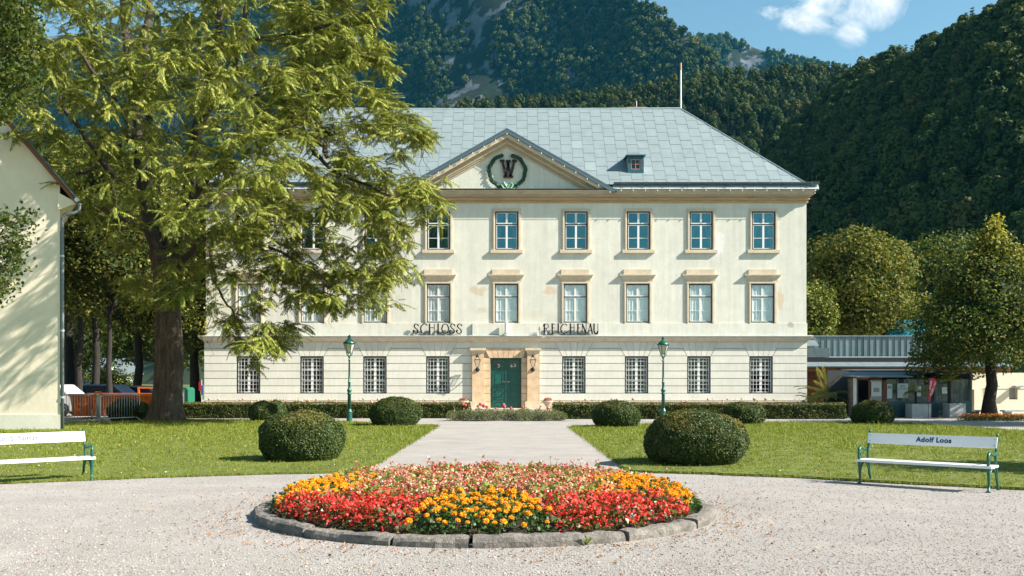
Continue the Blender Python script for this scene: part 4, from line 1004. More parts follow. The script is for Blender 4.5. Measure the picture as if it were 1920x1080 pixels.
# ------------------------------------------------------------------ clipped bushes and hedges
def bush(px, pl, pr, ptop, pbase, label, seed, nleaf, tips=.2, ex=2.4, name="clipped_bush", lsz=.035, squash=1.):
    w_px = pr - pl; Y0 = GY(pbase); W = w_px / F * (Y0 + .5); Yc = Y0 + W * .47 * squash; W = w_px / F * Yc; Hh = Z(ptop, Yc); rx = W / 2; ry = rx * squash
    cx = X((pl + pr) / 2, Yc); zc = Hh * .42; rz1 = Hh - zc; rz0 = zc + .08
    t = thing(name, (cx, Yc, 0), label, "bush", "clipped boxwood bushes on the lawns")
    r = np.random.default_rng(seed)
    def surf(u, v, sc=1.):
        # superellipse profile: u azimuth, v -1..1
        s = np.sign(v); vv = np.abs(v); rho = (1 - vv ** ex) ** (1 / 2.0)
        rho = np.where(v < 0, (1 - .42 * vv ** 2.2), rho)
        z = zc + np.where(v >= 0, v * rz1, v * rz0)
        return rho, z
    # core
    nu, nv = 28, 14; vs = []
    for j in range(nv + 1):
        v = -1 + 2 * j / nv
        for i in range(nu):
            u = 2 * math.pi * i / nu; rho, z = surf(u, np.array(v)); k = .93 * (1 + .05 * mnoise.noise(Vector((math.cos(u) * 1.6, math.sin(u) * 1.6, v * 1.6 + seed))))
            vs.append((cx + math.cos(u) * rx * float(rho) * k, Yc + math.sin(u) * ry * float(rho) * k, max(.0, float(z) * (.97))))
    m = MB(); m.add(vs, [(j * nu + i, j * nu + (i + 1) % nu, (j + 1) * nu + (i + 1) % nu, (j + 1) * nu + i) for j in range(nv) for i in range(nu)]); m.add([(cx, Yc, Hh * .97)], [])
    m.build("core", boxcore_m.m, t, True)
    n = nleaf; u = r.uniform(0, 6.283, n); v = np.sin(r.uniform(-1.35, 1.5708, n)); rho, z = surf(u, v)
    base = np.stack([np.cos(u) * rx * rho, np.sin(u) * ry * rho, z], 1)
    lump = np.array([mnoise.noise(Vector((a / rx * 1.6, b / ry * 1.6, c * 1.8 + seed))) for a, b, c in base]) * .09 + np.array([mnoise.noise(Vector((a * 5, b * 5, c * 5 + seed))) for a, b, c in base]) * .045
    N = base - np.array([0, 0, zc * .8]); N /= np.array([rx, ry, rz1]) ** 1.2; N /= np.linalg.norm(N, axis=1, keepdims=True) + 1e-9
    depth = r.exponential(.022, n) - .012 - (r.random(n) < .03) * r.exponential(.03, n)
    C = base * (1 + lump)[:, None] - N * depth[:, None] + [cx, Yc, 0]; C[:, 2] = np.maximum(C[:, 2], .015)
    Nr, T, B = rand_frames(n, r); Nn = N * .8 + Nr * .75; Nn /= np.linalg.norm(Nn, axis=1, keepdims=True); T = T - Nn * (T * Nn).sum(1, keepdims=True); T /= np.linalg.norm(T, axis=1, keepdims=True); B = np.cross(Nn, T)
    vv, ff = leaf_quads(C, Nn, T, B, lsz * r.uniform(.6, 1.4, n), lsz * .62 * r.uniform(.7, 1.3, n), .15)
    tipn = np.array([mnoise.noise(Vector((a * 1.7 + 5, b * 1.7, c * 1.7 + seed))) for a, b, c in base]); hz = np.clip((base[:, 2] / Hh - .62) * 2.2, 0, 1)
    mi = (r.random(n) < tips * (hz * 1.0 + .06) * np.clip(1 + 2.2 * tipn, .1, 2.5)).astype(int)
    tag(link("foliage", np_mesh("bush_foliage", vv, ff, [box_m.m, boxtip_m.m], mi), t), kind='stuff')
    return t
bush(565, 487, 643, 773, 871, "large round clipped bush standing on the left lawn nearest the flower bed", 1, 52000, .3, 2.5)
bush(1305, 1210, 1400, 771, 879, "largest broad clipped bush with a browned top on the right lawn by the path", 2, 62000, .8, 2.9)
bush(740, 693, 788, 746, 802, "tall round clipped bush at the left lawn's far corner, right of the lamp post", 3, 26000, .2, 2.6, lsz=.045)
bush(1154, 1110, 1199, 752, 804, "clipped bush with a narrow foot at the right lawn's far corner", 4, 22000, .2, 2.5, lsz=.045)
bush(499, 466, 531, 752, 792, "small clipped bush half hidden behind the large round bush on the left lawn", 5, 14000, .15, 2.4, lsz=.05)
bush(520, 494, 538, 751.5, 790.5, "low clipped bush touching the hedge right behind a small round bush on the left", 12, 9000, .15, 2.6, lsz=.05)
bush(1395, 1356, 1434, 754, 799, "small clipped bush behind the largest browned bush, in front of the right hedge", 6, 16000, .4, 2.5, lsz=.05)
bush(1635, 1597, 1674, 752, 798, "clipped dome bush at the end of the right hedge in front of the pavilion door", 7, 17000, .35, 2.5, lsz=.05)
bush(240, 203, 279, 749, 790, "dark clipped bush left of the thick tree trunk, before the barriers", 8, 17000, .1, 2.5, lsz=.05)

def hedge(x0, x1, y0, y1, h, label, seed, nper=1500, tips=.12):
    t = thing("hedge", ((x0 + x1) / 2, y0, 0), label, "hedge", "low clipped hedges before the palace")
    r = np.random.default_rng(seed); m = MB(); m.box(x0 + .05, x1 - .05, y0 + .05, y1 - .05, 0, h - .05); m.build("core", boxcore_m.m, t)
    L = x1 - x0; n = int(L * nper); face = r.random(n); fr = face < .62; tp = (face >= .62) & (face < .93)
    x = r.uniform(x0, x1, n); y = np.where(fr, y0, r.uniform(y0, y1, n)); z = np.where(fr, r.uniform(.02, h, n), h)
    en = face >= .93; side = r.random(n) < .5; x = np.where(en, np.where(side, x0, x1), x); z = np.where(en, r.uniform(.02, h, n), z)
    N = np.zeros((n, 3)); N[fr, 1] = -1; N[tp, 2] = 1; N[en, 0] = np.where(side[en], -1, 1)
    wob = np.array([mnoise.noise(Vector((a * 1.6, b * 2, c * 2.2 + seed))) for a, b, c in zip(x, y, z)]) * .09 + np.array([mnoise.noise(Vector((a * 6, b * 6, c * 6 + seed))) for a, b, c in zip(x, y, z)]) * .05
    C = np.stack([x, y, z], 1) + N * (wob - r.exponential(.03, n) + .02)[:, None]
    Nr, T, B = rand_frames(n, r); Nn = N * .7 + Nr * .8; Nn /= np.linalg.norm(Nn, axis=1, keepdims=True); T -= Nn * (T * Nn).sum(1, keepdims=True); T /= np.linalg.norm(T, axis=1, keepdims=True); B = np.cross(Nn, T)
    vv, ff = leaf_quads(C, Nn, T, B, .06 * r.uniform(.6, 1.4, n), .04 * r.uniform(.7, 1.3, n), .15)
    mi = (r.random(n) < tips * (1 + 3 * (z > h * .9))).astype(int)
    tag(link("foliage", np_mesh("hedge_foliage", vv, ff, [box_m.m, boxtip_m.m], mi), t), kind='stuff')
hedge(X(338, 44.6), X(880, 44.6), 44.4, 45.3, Z(756.5, 44.4), "long low clipped hedge along the palace left of the door, behind the left lamp post", 21)
hedge(X(1036, 44.6), X(1590, 43.2), 43.4, 44.4, Z(757.5, 43.4), "long low clipped hedge along the palace right of the door, behind the right lamp post", 22)

# rose and lavender bed before the door, rose row behind the hedges
lav = M("grey_green_leaf", (.12, .13, .09), .8); lav.rand([(.10, .12, .06), (.17, .18, .12), (.13, .13, .10), (.07, .10, .04), (.20, .19, .15)]).translucent(.25, 1.2)
rosel = M("rose_leaf", (.06, .10, .02), .5); rosel.rand([(.05, .09, .02), (.10, .13, .03), (.07, .11, .02), (.18, .15, .04), (.14, .16, .05)]).translucent(.3, 1.3)
rosep = M("rose_petal", (.75, .12, .17), .6); rosep.rand([(.80, .20, .24), (.72, .09, .14), (.86, .42, .38)]).translucent(.2, 1.2)
palep = M("pale_rose_petal", (.8, .5, .4), .6); palep.rand([(.80, .50, .45), (.78, .42, .34), (.85, .66, .6)])
def foliage_mass(name, boxes, n, size, mats, mi_p, parent, seed):
    r = np.random.default_rng(seed); Cs = []
    vol = np.array([b[3] * b[4] * b[5] for b in boxes]); k = r.choice(len(boxes), n, p=vol / vol.sum()); bb = np.array(boxes)[k]
    d = r.normal(size=(n, 3)); d /= np.linalg.norm(d, axis=1, keepdims=True); rad = r.random(n) ** .33
    C = bb[:, :3] + d * bb[:, 3:] * rad[:, None]; C[:, 2] = np.maximum(C[:, 2], .02)
    N, T, B = rand_frames(n, r, (0, 0, 1), .5); v, f = leaf_quads(C, N, T, B, size * r.uniform(.6, 1.4, n), size * .55 * r.uniform(.7, 1.3, n), .2)
    return tag(link(name, np_mesh(name, v, f, mats, r.choice(len(mats), n, p=mi_p)), parent), kind='stuff')
rb = thing("rose_bed", (X(950, 41.5), 41.5, 0), "long low bed of lavender and pink roses in front of the green door", "flower bed")
boxes = []; rr = random.Random(8)
for k in range(26):
    px = 842 + 214 * (k + .5) / 26; Yb = 41.2 + rr.uniform(0, .9); hh = rr.uniform(.42, .56) * (.8 if k in (0, 25) else 1); boxes.append((X(px, Yb), Yb, hh * .45, rr.uniform(.22, .32), .4, hh * .55))
foliage_mass("lavender", [b for b in boxes], 13000, .05, [lav.m, rosel.m], [.55, .45], rb, 31)
foliage_mass("rose_foliage", [(b[0], b[1] + .3, b[2] * 1.15, b[3], .3, b[5] * 1.05) for b in boxes], 6000, .055, [rosel.m, palep.m], [.94, .06], rb, 32)
rose_me = []
for sd in range(2):
    r_ = np.random.default_rng(sd); n = 60; N, T, B = rand_frames(n, r_); v, f = leaf_quads(N * .55, N, T, B, np.full(n, .8), np.full(n, .7), .3); rose_me.append((np_mesh("rose_flower", v, f, rosep.m), np_mesh("pale_rose_flower", v, f, palep.m)))
for px, py, s in ((868, 758, .12), (873, 760, .1), (901, 758, .13), (907, 761, .14), (913, 763, .12), (896, 762, .1), (944, 759, .12), (946, 763, .13), (958, 765, .10), (980, 764, .10), (1028, 766, .10), (1014, 762, .07), (930, 766, .07), (880, 765, .08)):
    o = link("rose_flower", rose_me[0][0], rb, P(px, py, 42.0)); o.scale = (s * .72,) * 3
row = thing("rose_row", (xf(948), 55, 0), "thin row of pale pink roses growing along the palace foot behind the hedges", "roses")
bx = []; fl = []; rr = random.Random(4)
for a, b in ((385, 860), (1040, 1590)):
    px = a
    while px < b:
        px += rr.uniform(5, 16); bx.append((X(px, 50), 50 + rr.uniform(-.3, .3), .35, .22, .25, rr.uniform(.28, .48)))
        if rr.random() < .55: fl.append((px, rr.uniform(748, 755)))
foliage_mass("rose_row_foliage", bx, 7000, .06, [rosel.m, bronz.m], [.8, .2], row, 33)
for px, py in fl + [(562, 752), (566, 753), (575, 752)]: o = link("rose_flower", rose_me[1][1], row, P(px, py, 49.8)); o.scale = (rr.uniform(.05, .10),) * 3
# urns beside the door
urn_m = stone_m.m
ul = None
def urn(px, label):
    Yu = 56.2; t = thing("urn", (X(px, Yu), Yu, 0), label, "urn", "stone urns flanking the door"); m = MB()
    m.box(X(px, Yu) - .2, X(px, Yu) + .2, Yu - .2, Yu + .2, 0, .05); m.lathe([(.17, .05), (.10, .1), (.07, .18), (.10, .24), (.24, .40), (.30, .50), (.33, .53), (.31, .55), (.25, .55), (.22, .48)], 16, (X(px, Yu), Yu, 0)); m.build("bowl", urn_m, t, True)
    foliage_mass("urn_flowers", [(X(px, Yu), Yu, .60, .25, .25, .13)], 700, .06, [rosel.m, rosep.m], [.6, .4], t, int(px))
urn(869, "pale stone urn of pink flowers left of the green door"); urn(1027, "pale stone urn of flowers right of the green door")

# ------------------------------------------------------------------ lamp posts
def lamp_post(px, Yb, label, ztop):
    x = X(px, Yb); t = thing("lamp_post", (x, Yb, 0), label, "street lamp", "green lantern posts on the lawn edge"); H = ztop
    base = MB(); base.lathe([(.14, 0), (.14, .03), (.115, .05), (.112, .40), (.12, .42), (.12, .45), (.10, .49), (.075, .56)], 20, (x, Yb, 0)); base.build("base", lampgreen_m.m, t, False)
    m = MB(); k = H / 3.5
    m.lathe([(.072, .56), (.066, 1.12 * k), (.085, 1.13 * k), (.085, 1.17 * k), (.06, 1.2 * k), (.09, 1.26 * k), (.095, 1.30 * k), (.06, 1.36 * k), (.05, 1.40 * k), (.05, 1.58 * k), (.062, 1.59 * k), (.062, 1.62 * k), (.045, 1.64 * k), (.032, 2.46 * k), (.05, 2.47 * k), (.05, 2.50 * k), (.03, 2.52 * k), (.028, 2.58 * k), (.055, 2.60 * k), (.05, 2.64 * k), (.02, 2.66 * k)], 14, (x, Yb, 0)); m.build("post", lampgreen_m.m, t, True)
    z0, z1 = 2.64 * k, 3.02 * k; zb_, r0, r1 = 2.76 * k, .10, .225
    zt_ = 3.14 * k
    m = MB()
    for i in range(6):
        a = R(60 * i); c, s = math.cos(a), math.sin(a); m.tube([(x + c * .02, Yb + s * .02, 2.63 * k), (x + c * .11, Yb + s * .11, 2.70 * k), (x + c * .125, Yb + s * .125, 2.78 * k), (x + c * r0, Yb + s * r0, zb_ + .02)], .011, 5)
    m.build("lantern_bracket", lampgreen_m.m, t)
    lan = MB()
    for i in range(6):
        a = R(60 * i); c, s = math.cos(a), math.sin(a); lan.tube([(x + c * r0, Yb + s * r0, zb_), (x + c * r1, Yb + s * r1, zt_)], .012, 5)
        a2 = R(60 * i + 60); c2, s2 = math.cos(a2), math.sin(a2); lan.tube([(x + c * r1, Yb + s * r1, zt_), (x + c2 * r1, Yb + s2 * r1, zt_)], .014, 5); lan.tube([(x + c * r0, Yb + s * r0, zb_), (x + c2 * r0, Yb + s2 * r0, zb_)], .012, 5)
    lan = lan.build("lantern_frame", dark_m.m, t)
    for i in range(6):
        a, a2 = R(60 * i), R(60 * i + 60); q = lambda a_, r, z: (x + math.cos(a_) * r, Yb + math.sin(a_) * r, z)
        m = MB(); m.quad(q(a, r0 - .004, zb_), q(a2, r0 - .004, zb_), q(a2, r1 - .006, zt_), q(a, r1 - .006, zt_)); m.build("lantern_pane", lampglass_m.m, lan)
    m = MB(); m.lathe([(.245, zt_ - .0), (.25, zt_ + .02), (.17, zt_ + .10), (.10, zt_ + .17), (.055, zt_ + .20), (.055, zt_ + .25), (.07, zt_ + .26), (.065, zt_ + .30), (.03, zt_ + .31), (.03, zt_ + .34), (.012, H - .03), (.0, H)], 18, (x, Yb, 0)); m.build("lantern_roof", lampgreen_m.m, t, True)
lamp_post(655, 39.3, "green cast iron lamp post with a six sided lantern on the left lawn edge", Z(627, 39.3))
lamp_post(1243.5, 40.4, "green cast iron lamp post with a six sided lantern behind the largest right bush", Z(630, 40.4))
# wall lanterns beside the door
def wall_lantern(px, label):
    Yw = YF - .16; x = X(px, Yw); yl = Yw - .34; t = thing("wall_lantern", (x, Yw, zf(694)), label, "lantern", "wall lanterns flanking the palace door")
    m = MB(); m.lathe([(0, 0), (.11, 0), (.13, .03), (.09, .06), (.03, .07), (0, .07)], 14, T=Matrix.Translation((x, Yw - .001, zf(693))) @ Matrix.Rotation(R(90), 4, 'X')); m.build("wall_plate", dark_m.m, t)
    m = MB(); m.tube([(x, Yw - .05, zf(693)), (x, Yw - .22, zf(695)), (x, yl - .02, zf(692)), (x, yl, zf(688))], .03, 8); m.lathe([(.0, -.06), (.07, -.02), (.06, .05), (.02, .08)], 10, (x, yl, zf(691))); m.build("arm", dark_m.m, t)
    zb_, zt_ = zf(688), zf(675); r0, r1 = .10, .24; m = MB()
    cs = [(math.cos(R(45 + 90 * i)), math.sin(R(45 + 90 * i))) for i in range(4)]
    for i in range(4):
        c, s = cs[i]; c2, s2 = cs[(i + 1) % 4]
        m.tube([(x + c * r0, yl + s * r0, zb_), (x + c * r1, yl + s * r1, zt_)], .014, 5); m.tube([(x + c * r1, yl + s * r1, zt_), (x + c2 * r1, yl + s2 * r1, zt_)], .022, 5); m.tube([(x + c * r1, yl + s * r1, zt_), (x + c * .07, yl + s * .07, zf(670))], .013, 5)
    m.lathe([(.0, 0), (.10, .0), (.10, .04), (.04, .1), (.04, .14), (.02, .18), (.0, .30)], 10, (x, yl, zf(670))); fr = m.build("lantern_frame", dark_m.m, t)
    for i in range(4):
        c, s = cs[i]; c2, s2 = cs[(i + 1) % 4]; m = MB(); m.quad((x + c * r0, yl + s * r0, zb_), (x + c2 * r0, yl + s2 * r0, zb_), (x + c2 * r1, yl + s2 * r1, zt_), (x + c * r1, yl + s * r1, zt_)); m.build("lantern_pane", glass_m, fr)
wall_lantern(895.5, "black wall lantern on the stone pilaster left of the green door"); wall_lantern(999, "black wall lantern on the stone pilaster right of the green door")

# ------------------------------------------------------------------ benches
bench_white = M("bench_white", (.78, .77, .76), .55, spec=.4); bench_white.vary(3, .92, 1.03, stretch=(.4, 4, 4)); bench_white.patch(14, .72, (.45, .43, .40), .4, .05)
navy = M("navy_letters", (.015, .04, .11), .6); faded = M("faded_letters", (.06, .08, .16), .7); faded.patch(70, .55, (.5, .5, .52), .8, .08, 3)
def text_mesh(s, size, mat, ext=.0015, off=0.0, shear=0, space=1.0, align='CENTER'):
    c = bpy.data.curves.new("lettering", 'FONT'); c.body = s; c.size = size; c.extrude = ext; c.offset = off; c.shear = shear; c.align_x = align; c.align_y = 'CENTER'; c.space_character = space
    o = bpy.data.objects.new("tmp_text", c); COL.objects.link(o); dg = bpy.context.evaluated_depsgraph_get(); me = bpy.data.meshes.new_from_object(o.evaluated_get(dg)); bpy.data.objects.remove(o); bpy.data.curves.remove(c)
    me.name = "lettering"; me.materials.clear(); me.materials.append(mat); return me
def bench(loc, rz, label, txt, tmat, size, tx, tilt=(0, 0)):
    t = thing("park_bench", loc, label, "bench", None, rz); L = 2.02; hl = L / 2
    def b(m, nm, mat, sm=False, par=t): 
        o = bpy.data.objects.new(nm, m.mesh(nm, mat, sm)); COL.objects.link(o); o.parent = par; ORG[o.name] = Vector(); return o
    # local: x along bench, y=0 front feet, +y back; z up
    for s, nm in ((-1, "side_frame"), (1, "side_frame")):
        m = MB(); x = s * (hl - .03)
        m.tube([(x, -.01, 0), (x, .0, .015), (x, .015, .12), (x, .0, .25), (x, -.01, .33), (x, -.02, .40), (x, -.03, .50), (x, -.01, .565), (x, .05, .585), (x, .16, .55), (x, .26, .54), (x, .345, .57)], [.045, .022, .02, .024, .028, .024, .02, .024, .022, .02, .022, .02], 8)
        m.tube([(x, -.005, .37), (x, .03, .42), (x, .05, .47), (x, .03, .52), (x, -.005, .50), (x, -.0, .45), (x, .03, .42)], .012, 6)
        m.tube([(x, .46, 0), (x, .45, .02), (x, .40, .15), (x, .37, .30), (x, .33, .38), (x, .33, .5), (x, .36, .62), (x, .40, .76), (x, .425, .82), (x, .41, .845)], [.03, .02, .018, .02, .022, .02, .02, .018, .018, .02], 8)
        m.tube([(x, .02, .10), (x, .05, .24), (x, .10, .315), (x, .19, .34), (x, .28, .315), (x, .345, .24), (x, .385, .12)], .013, 6)
        m.tube([(x, -.01, .345), (x, .33, .345)], .016, 6)
        b(m, nm, lampgreen_m.m, True)
    m = MB(); m.box(-hl - .02, hl + .02, -.045, .125, .355, .395); b(m, "seat_slat", bench_white.m)
    m = MB(); m.box(-hl - .02, hl + .02, .135, .305, .362, .392); b(m, "seat_slat", bench_white.m)
    T = Matrix.Translation((0, .375, .72)) @ Matrix.Rotation(R(-14), 4, 'X'); m = MB(); m.box(-hl + .02, hl - .02, -.015, .015, -.085, .085, T); bd = b(m, "backrest_board", bench_white.m)
    for s in (-1, 1):
        for z in (-.045, .045):
            m = MB(); m.lathe([(0, 0), (.011, 0), (.011, .004), (0, .005)], 8, T=T @ Matrix.Translation((s * (hl - .055), -.015, z)) @ Matrix.Rotation(R(90), 4, 'X')); b(m, "bolt", galv_m.m, False, bd)
    me = text_mesh(txt, size, tmat, off=.004, space=1.12); o = bpy.data.objects.new("lettering", me); COL.objects.link(o); o.parent = bd; o.matrix_local = T @ Matrix.Translation((tx, -.0175, 0)) @ Matrix.Rotation(R(90), 4, 'X'); ORG[o.name] = Vector()
    t.rotation_euler = (tilt[0], tilt[1], rz)
    return t
Fl, Fr = Vector((*[X(1609, GY(906.5)), GY(906.5)], .0)), Vector((*[X(1857, GY(924)), GY(924)], 0))
c = (Fl + Fr) / 2; dv = Fr - Fl; bench((c.x, c.y, 0), math.atan2(dv.y, dv.x), "white slatted bench with dark blue lettering on the right lawn edge, green iron sides", "Adolf Loos", navy.m, .108, .06)
Fr2 = Vector((X(172, GY(901)), GY(901), 0)); ang = R(41.5); dv = Vector((math.cos(ang), math.sin(ang), 0)); c = Fr2 - dv * .98; bench((c.x, c.y, 0), ang, "white slatted bench with faded grey lettering cut by the left picture edge", "Arthur Schnitzler", faded.m, .118, -.12)
# ------------------------------------------------------------------ trees
def tree_mesh_limbs(m, limbs, n=10):
    for path, r0, r1 in limbs:
        k = len(path); m.tube(path, [r0 + (r1 - r0) * (i / (k - 1)) ** .8 for i in range(k)], n)
def curve_path(p, q, sag, k, r, wob=.06):
    p, q = Vector(p), Vector(q); d = (q - p).length; out = []
    for i in range(k + 1):
        t = i / k; v = p.lerp(q, t) + Vector((0, 0, sag * d * 4 * t * (1 - t)))
        if 0 < i < k: v += Vector((r.gauss(0, 1), r.gauss(0, 1), r.gauss(0, 1))) * wob * d * .5
        out.append(v)
    return out

# --- the big tree with pinnate leaves
TY = 40.3
limb_m = M("limb_bark", (.062, .048, .04), .95); limb_m.vary(6, .5, 1.5, stretch=(3, 3, .6)); limb_m.bump(14, .8, .03)
big = thing("ailanthus_tree", (X(313, TY), TY, 0), "large spreading tree with feathery yellow green leaves and a thick trunk on the left lawn", "tree")
def W(px, py, y): return P(px, py, TY + y)
rr = random.Random(11)
trunk = MB()
tp = [(314, 800, 0, .92), (312, 792, 0, .80), (312, 780, 0, .70), (313, 762, 0, .62), (315, 730, 0, .585), (316, 690, 0, .56), (317, 640, 0, .54), (316, 590, 0, .50), (312, 540, 0, .48), (308, 500, 0, .50), (306, 470, 0, .46)]
path = [W(a, b, c) for a, b, c, d in tp]; path[0].z = -.05
nseg = 22; vs = []
for i, (p, t) in enumerate(zip(path, tp)):
    for j in range(nseg):
        a = 2 * math.pi * j / nseg; fl = max(0, (1.0 - p.z) / 1.0); root = .20 * fl ** 1.6 * (math.cos(5 * a + .6) + .5 * math.cos(3 * a + 2)); ridge = .018 * math.sin(11 * a + p.z * 2) + .02 * mnoise.noise(Vector((math.cos(a) * 2, math.sin(a) * 2, p.z)))
        r_ = t[3] * (1 + root) + ridge; vs.append((p.x + math.cos(a) * r_, p.y + math.sin(a) * r_ * .9, p.z))
trunk.add(vs, [(i * nseg + j, i * nseg + (j + 1) % nseg, (i + 1) * nseg + (j + 1) % nseg, (i + 1) * nseg + j) for i in range(len(tp) - 1) for j in range(nseg)])
trunk.build("trunk", bark_m.m, big, True)
LIMBS = [
 ([(300, 505, 0), (285, 440, -.2), (272, 380, -.6), (262, 300, -.8), (255, 200, -.5), (238, 90, 0), (225, -60, .5)], .30, .12),
 ([(308, 500, 0), (298, 420, .6), (285, 330, 1.0), (283, 250, 1.0), (270, 120, 1.3), (280, 0, 1.5), (285, -80, 1.6)], .26, .1),
 ([(318, 500, .1), (345, 430, .2), (358, 330, 0), (362, 250, -.2), (390, 180, -.4), (408, 90, -.5), (418, -60, -.5)], .30, .12),
 ([(360, 262, -.2), (385, 215, -.6), (430, 150, -1.2), (455, 60, -1.6), (480, -60, -2)], .17, .07),
 ([(272, 380, -.6), (225, 345, -1.4), (190, 300, -2.2), (150, 240, -2.8), (110, 190, -3.2)], .17, .06),
 ([(318, 520, 0), (360, 470, -.8), (400, 430, -1.6), (430, 440, -2.2), (452, 400, -2.8)], .17, .08),
 ([(352, 380, 0), (400, 320, -.6), (445, 265, -1.2), (505, 242, -1.8), (565, 255, -2.4), (600, 262, -2.8), (615, 295, -3.0)], .19, .08),
 ([(575, 258, -2.5), (590, 292, -2.8), (622, 318, -3.2), (650, 332, -3.6), (700, 350, -4.0), (740, 372, -4.2)], .09, .035),
 ([(452, 400, -2.8), (470, 450, -3.2), (520, 470, -3.6), (580, 500, -3.8), (620, 540, -4.0)], .08, .03),
 ([(400, 430, -1.6), (395, 480, -2.0), (405, 540, -2.3), (440, 590, -2.6)], .07, .03),
 ([(283, 250, 1.0), (235, 260, 1.8), (180, 320, 2.4), (130, 330, 3.0)], .13, .05),
 ([(262, 300, -.8), (230, 200, -2.2), (180, 150, -3.4), (140, 80, -4.2)], .12, .05),
 ([(390, 180, -.4), (450, 200, .8), (520, 150, 2.0), (580, 80, 2.6)], .12, .05),
 ([(408, 90, -.5), (480, 80, -2.4), (560, 60, -3.6), (640, 40, -4.4)], .12, .05),
 ([(298, 420, .6), (250, 430, 1.6), (200, 420, 2.6)], .11, .05),
 ([(345, 430, .2), (380, 400, 1.8), (430, 330, 3.0), (500, 300, 3.8)], .12, .05),
 ([(285, 440, -.2), (250, 420, -1.6), (215, 400, -2.6), (170, 380, -3.4)], .12, .05)]
nodes = []
for k, (lp, r0, r1) in enumerate(LIMBS):
    pts_ = [W(*p) for p in lp]
    # smooth subdivision of limb
    for _ in range(2):
        o = [pts_[0]]
        for a, b in zip(pts_[:-1], pts_[1:]): o += [a.lerp(b, .25), a.lerp(b, .75)]
        pts_ = o + [pts_[-1]]
    pts_ = [p + Vector((rr.gauss(0, .035), rr.gauss(0, .035), rr.gauss(0, .03))) for p in pts_]
    m = MB(); n_ = len(pts_); rad = [r0 + (r1 - r0) * i / (n_ - 1) for i in range(n_)]; m.tube(pts_, rad, 10); m.build("limb", limb_m.m, big, True)
    nodes += [(p, r) for p, r in zip(pts_[2:], rad[2:])]
crown_poly = [(-60, -90), (720, -90), (722, 40), (700, 60), (735, 120), (720, 160), (790, 215), (812, 262), (790, 300), (800, 345), (845, 375), (838, 395), (800, 400), (775, 450), (770, 515), (735, 500), (720, 560), (700, 570), (660, 570), (640, 530), (625, 585), (600, 575), (570, 540), (545, 620), (520, 655), (500, 685), (470, 670), (440, 640), (425, 600), (395, 570), (385, 520), (345, 560), (300, 590), (250, 560), (215, 500), (200, 440), (190, 395), (130, 385), (90, 330), (60, 260), (-60, 240)]
def dens_map(px, py):
    d = .5 if px < 430 else .62
    if px > 520 and py < 260: d = 1.
    if 430 < px < 800 and 340 < py: d = .9
    if 700 < px and 500 < py: d = .8
    if 560 < px < 690 and 400 < py < 480: d = .35      # window gaps
    if 380 < px < 430 and 440 < py < 560: d = .4
    if 480 < px < 600 and 470 < py < 540: d = .9
    if 440 < px < 560 and 250 < py < 340: d = .35       # roof gap
    if 660 < px < 800 and 440 < py < 560: d = .75
    if 120 < px < 420 and 20 < py < 330: d = .42
    if 330 < px < 460 and 160 < py < 300: d = .3
    return d
tips = []
tries = 0
while len(tips) < 2350 and tries < 90000:
    tries += 1
    px, py = rr.uniform(-40, 850), rr.uniform(-90, 690)
    if not bool(inpoly(np.array([px]), np.array([py]), crown_poly)[0]) or rr.random() > dens_map(px, py): continue
    ed = 1 - min(1, abs(px - 330) / 560) ** 1.6
    yc = -2.2 if px > 450 else (-1.5 if px > 150 else -2.6)
    hw = (7.6 if px < 480 else 5.2) * ed * (1 if py < 430 else .55) + .9
    y = yc + rr.uniform(-hw, hw * .8); p = W(px, py, 0); s = (TY + y) / TY; p = Vector((X(px, TY + y), TY + y, Z(py, TY + y)))
    tips.append(p)
    for _ in range(rr.randrange(2, 5)):   # a bough carries several rosettes side by side
        tips.append(p + Vector((rr.gauss(0, .36), rr.gauss(0, .36), rr.gauss(0, .22))))
for _ in range(110):   # outer sprays of the crown towards the forecourt
    px, py = rr.uniform(190, 540), rr.uniform(90, 400); Y = rr.uniform(29.8, 33.5); tips.append(Vector((X(px, Y), Y, Z(py, Y))))
tips.sort(key=lambda p: min((p - q).length for q, _ in nodes))
NP = np.array([tuple(p) for p, _ in nodes]); NR = [r for _, r in nodes]
twig = MB(); leafpos = []
for p in tips:
    d = np.linalg.norm(NP - np.array(p), axis=1) + np.where(NP[:, 2] > p.z + 2.5, 1.2, 0) ; i = int(d.argmin()); q = Vector(NP[i]); L = (p - q).length
    r0 = max(.012, min(NR[i] * .6, .012 + .014 * L)); k = 3 + int(L / .7)
    pa = curve_path(q, p, rr.uniform(-.02, .12), k, rr, .05); rd = [r0 + (.008 - r0) * j / k for j in range(k + 1)]
    if L > .05: twig.tube(pa, rd, 5 if r0 > .02 else 4, caps=False)
    for a, b in zip(pa[1:], rd[1:]): NP = np.vstack([NP, np.array(a)]); NR.append(b)
    dirv = (pa[-1] - pa[-2]).normalized() if L > .05 else Vector((0, 0, 1))
    leafpos.append((p, dirv))
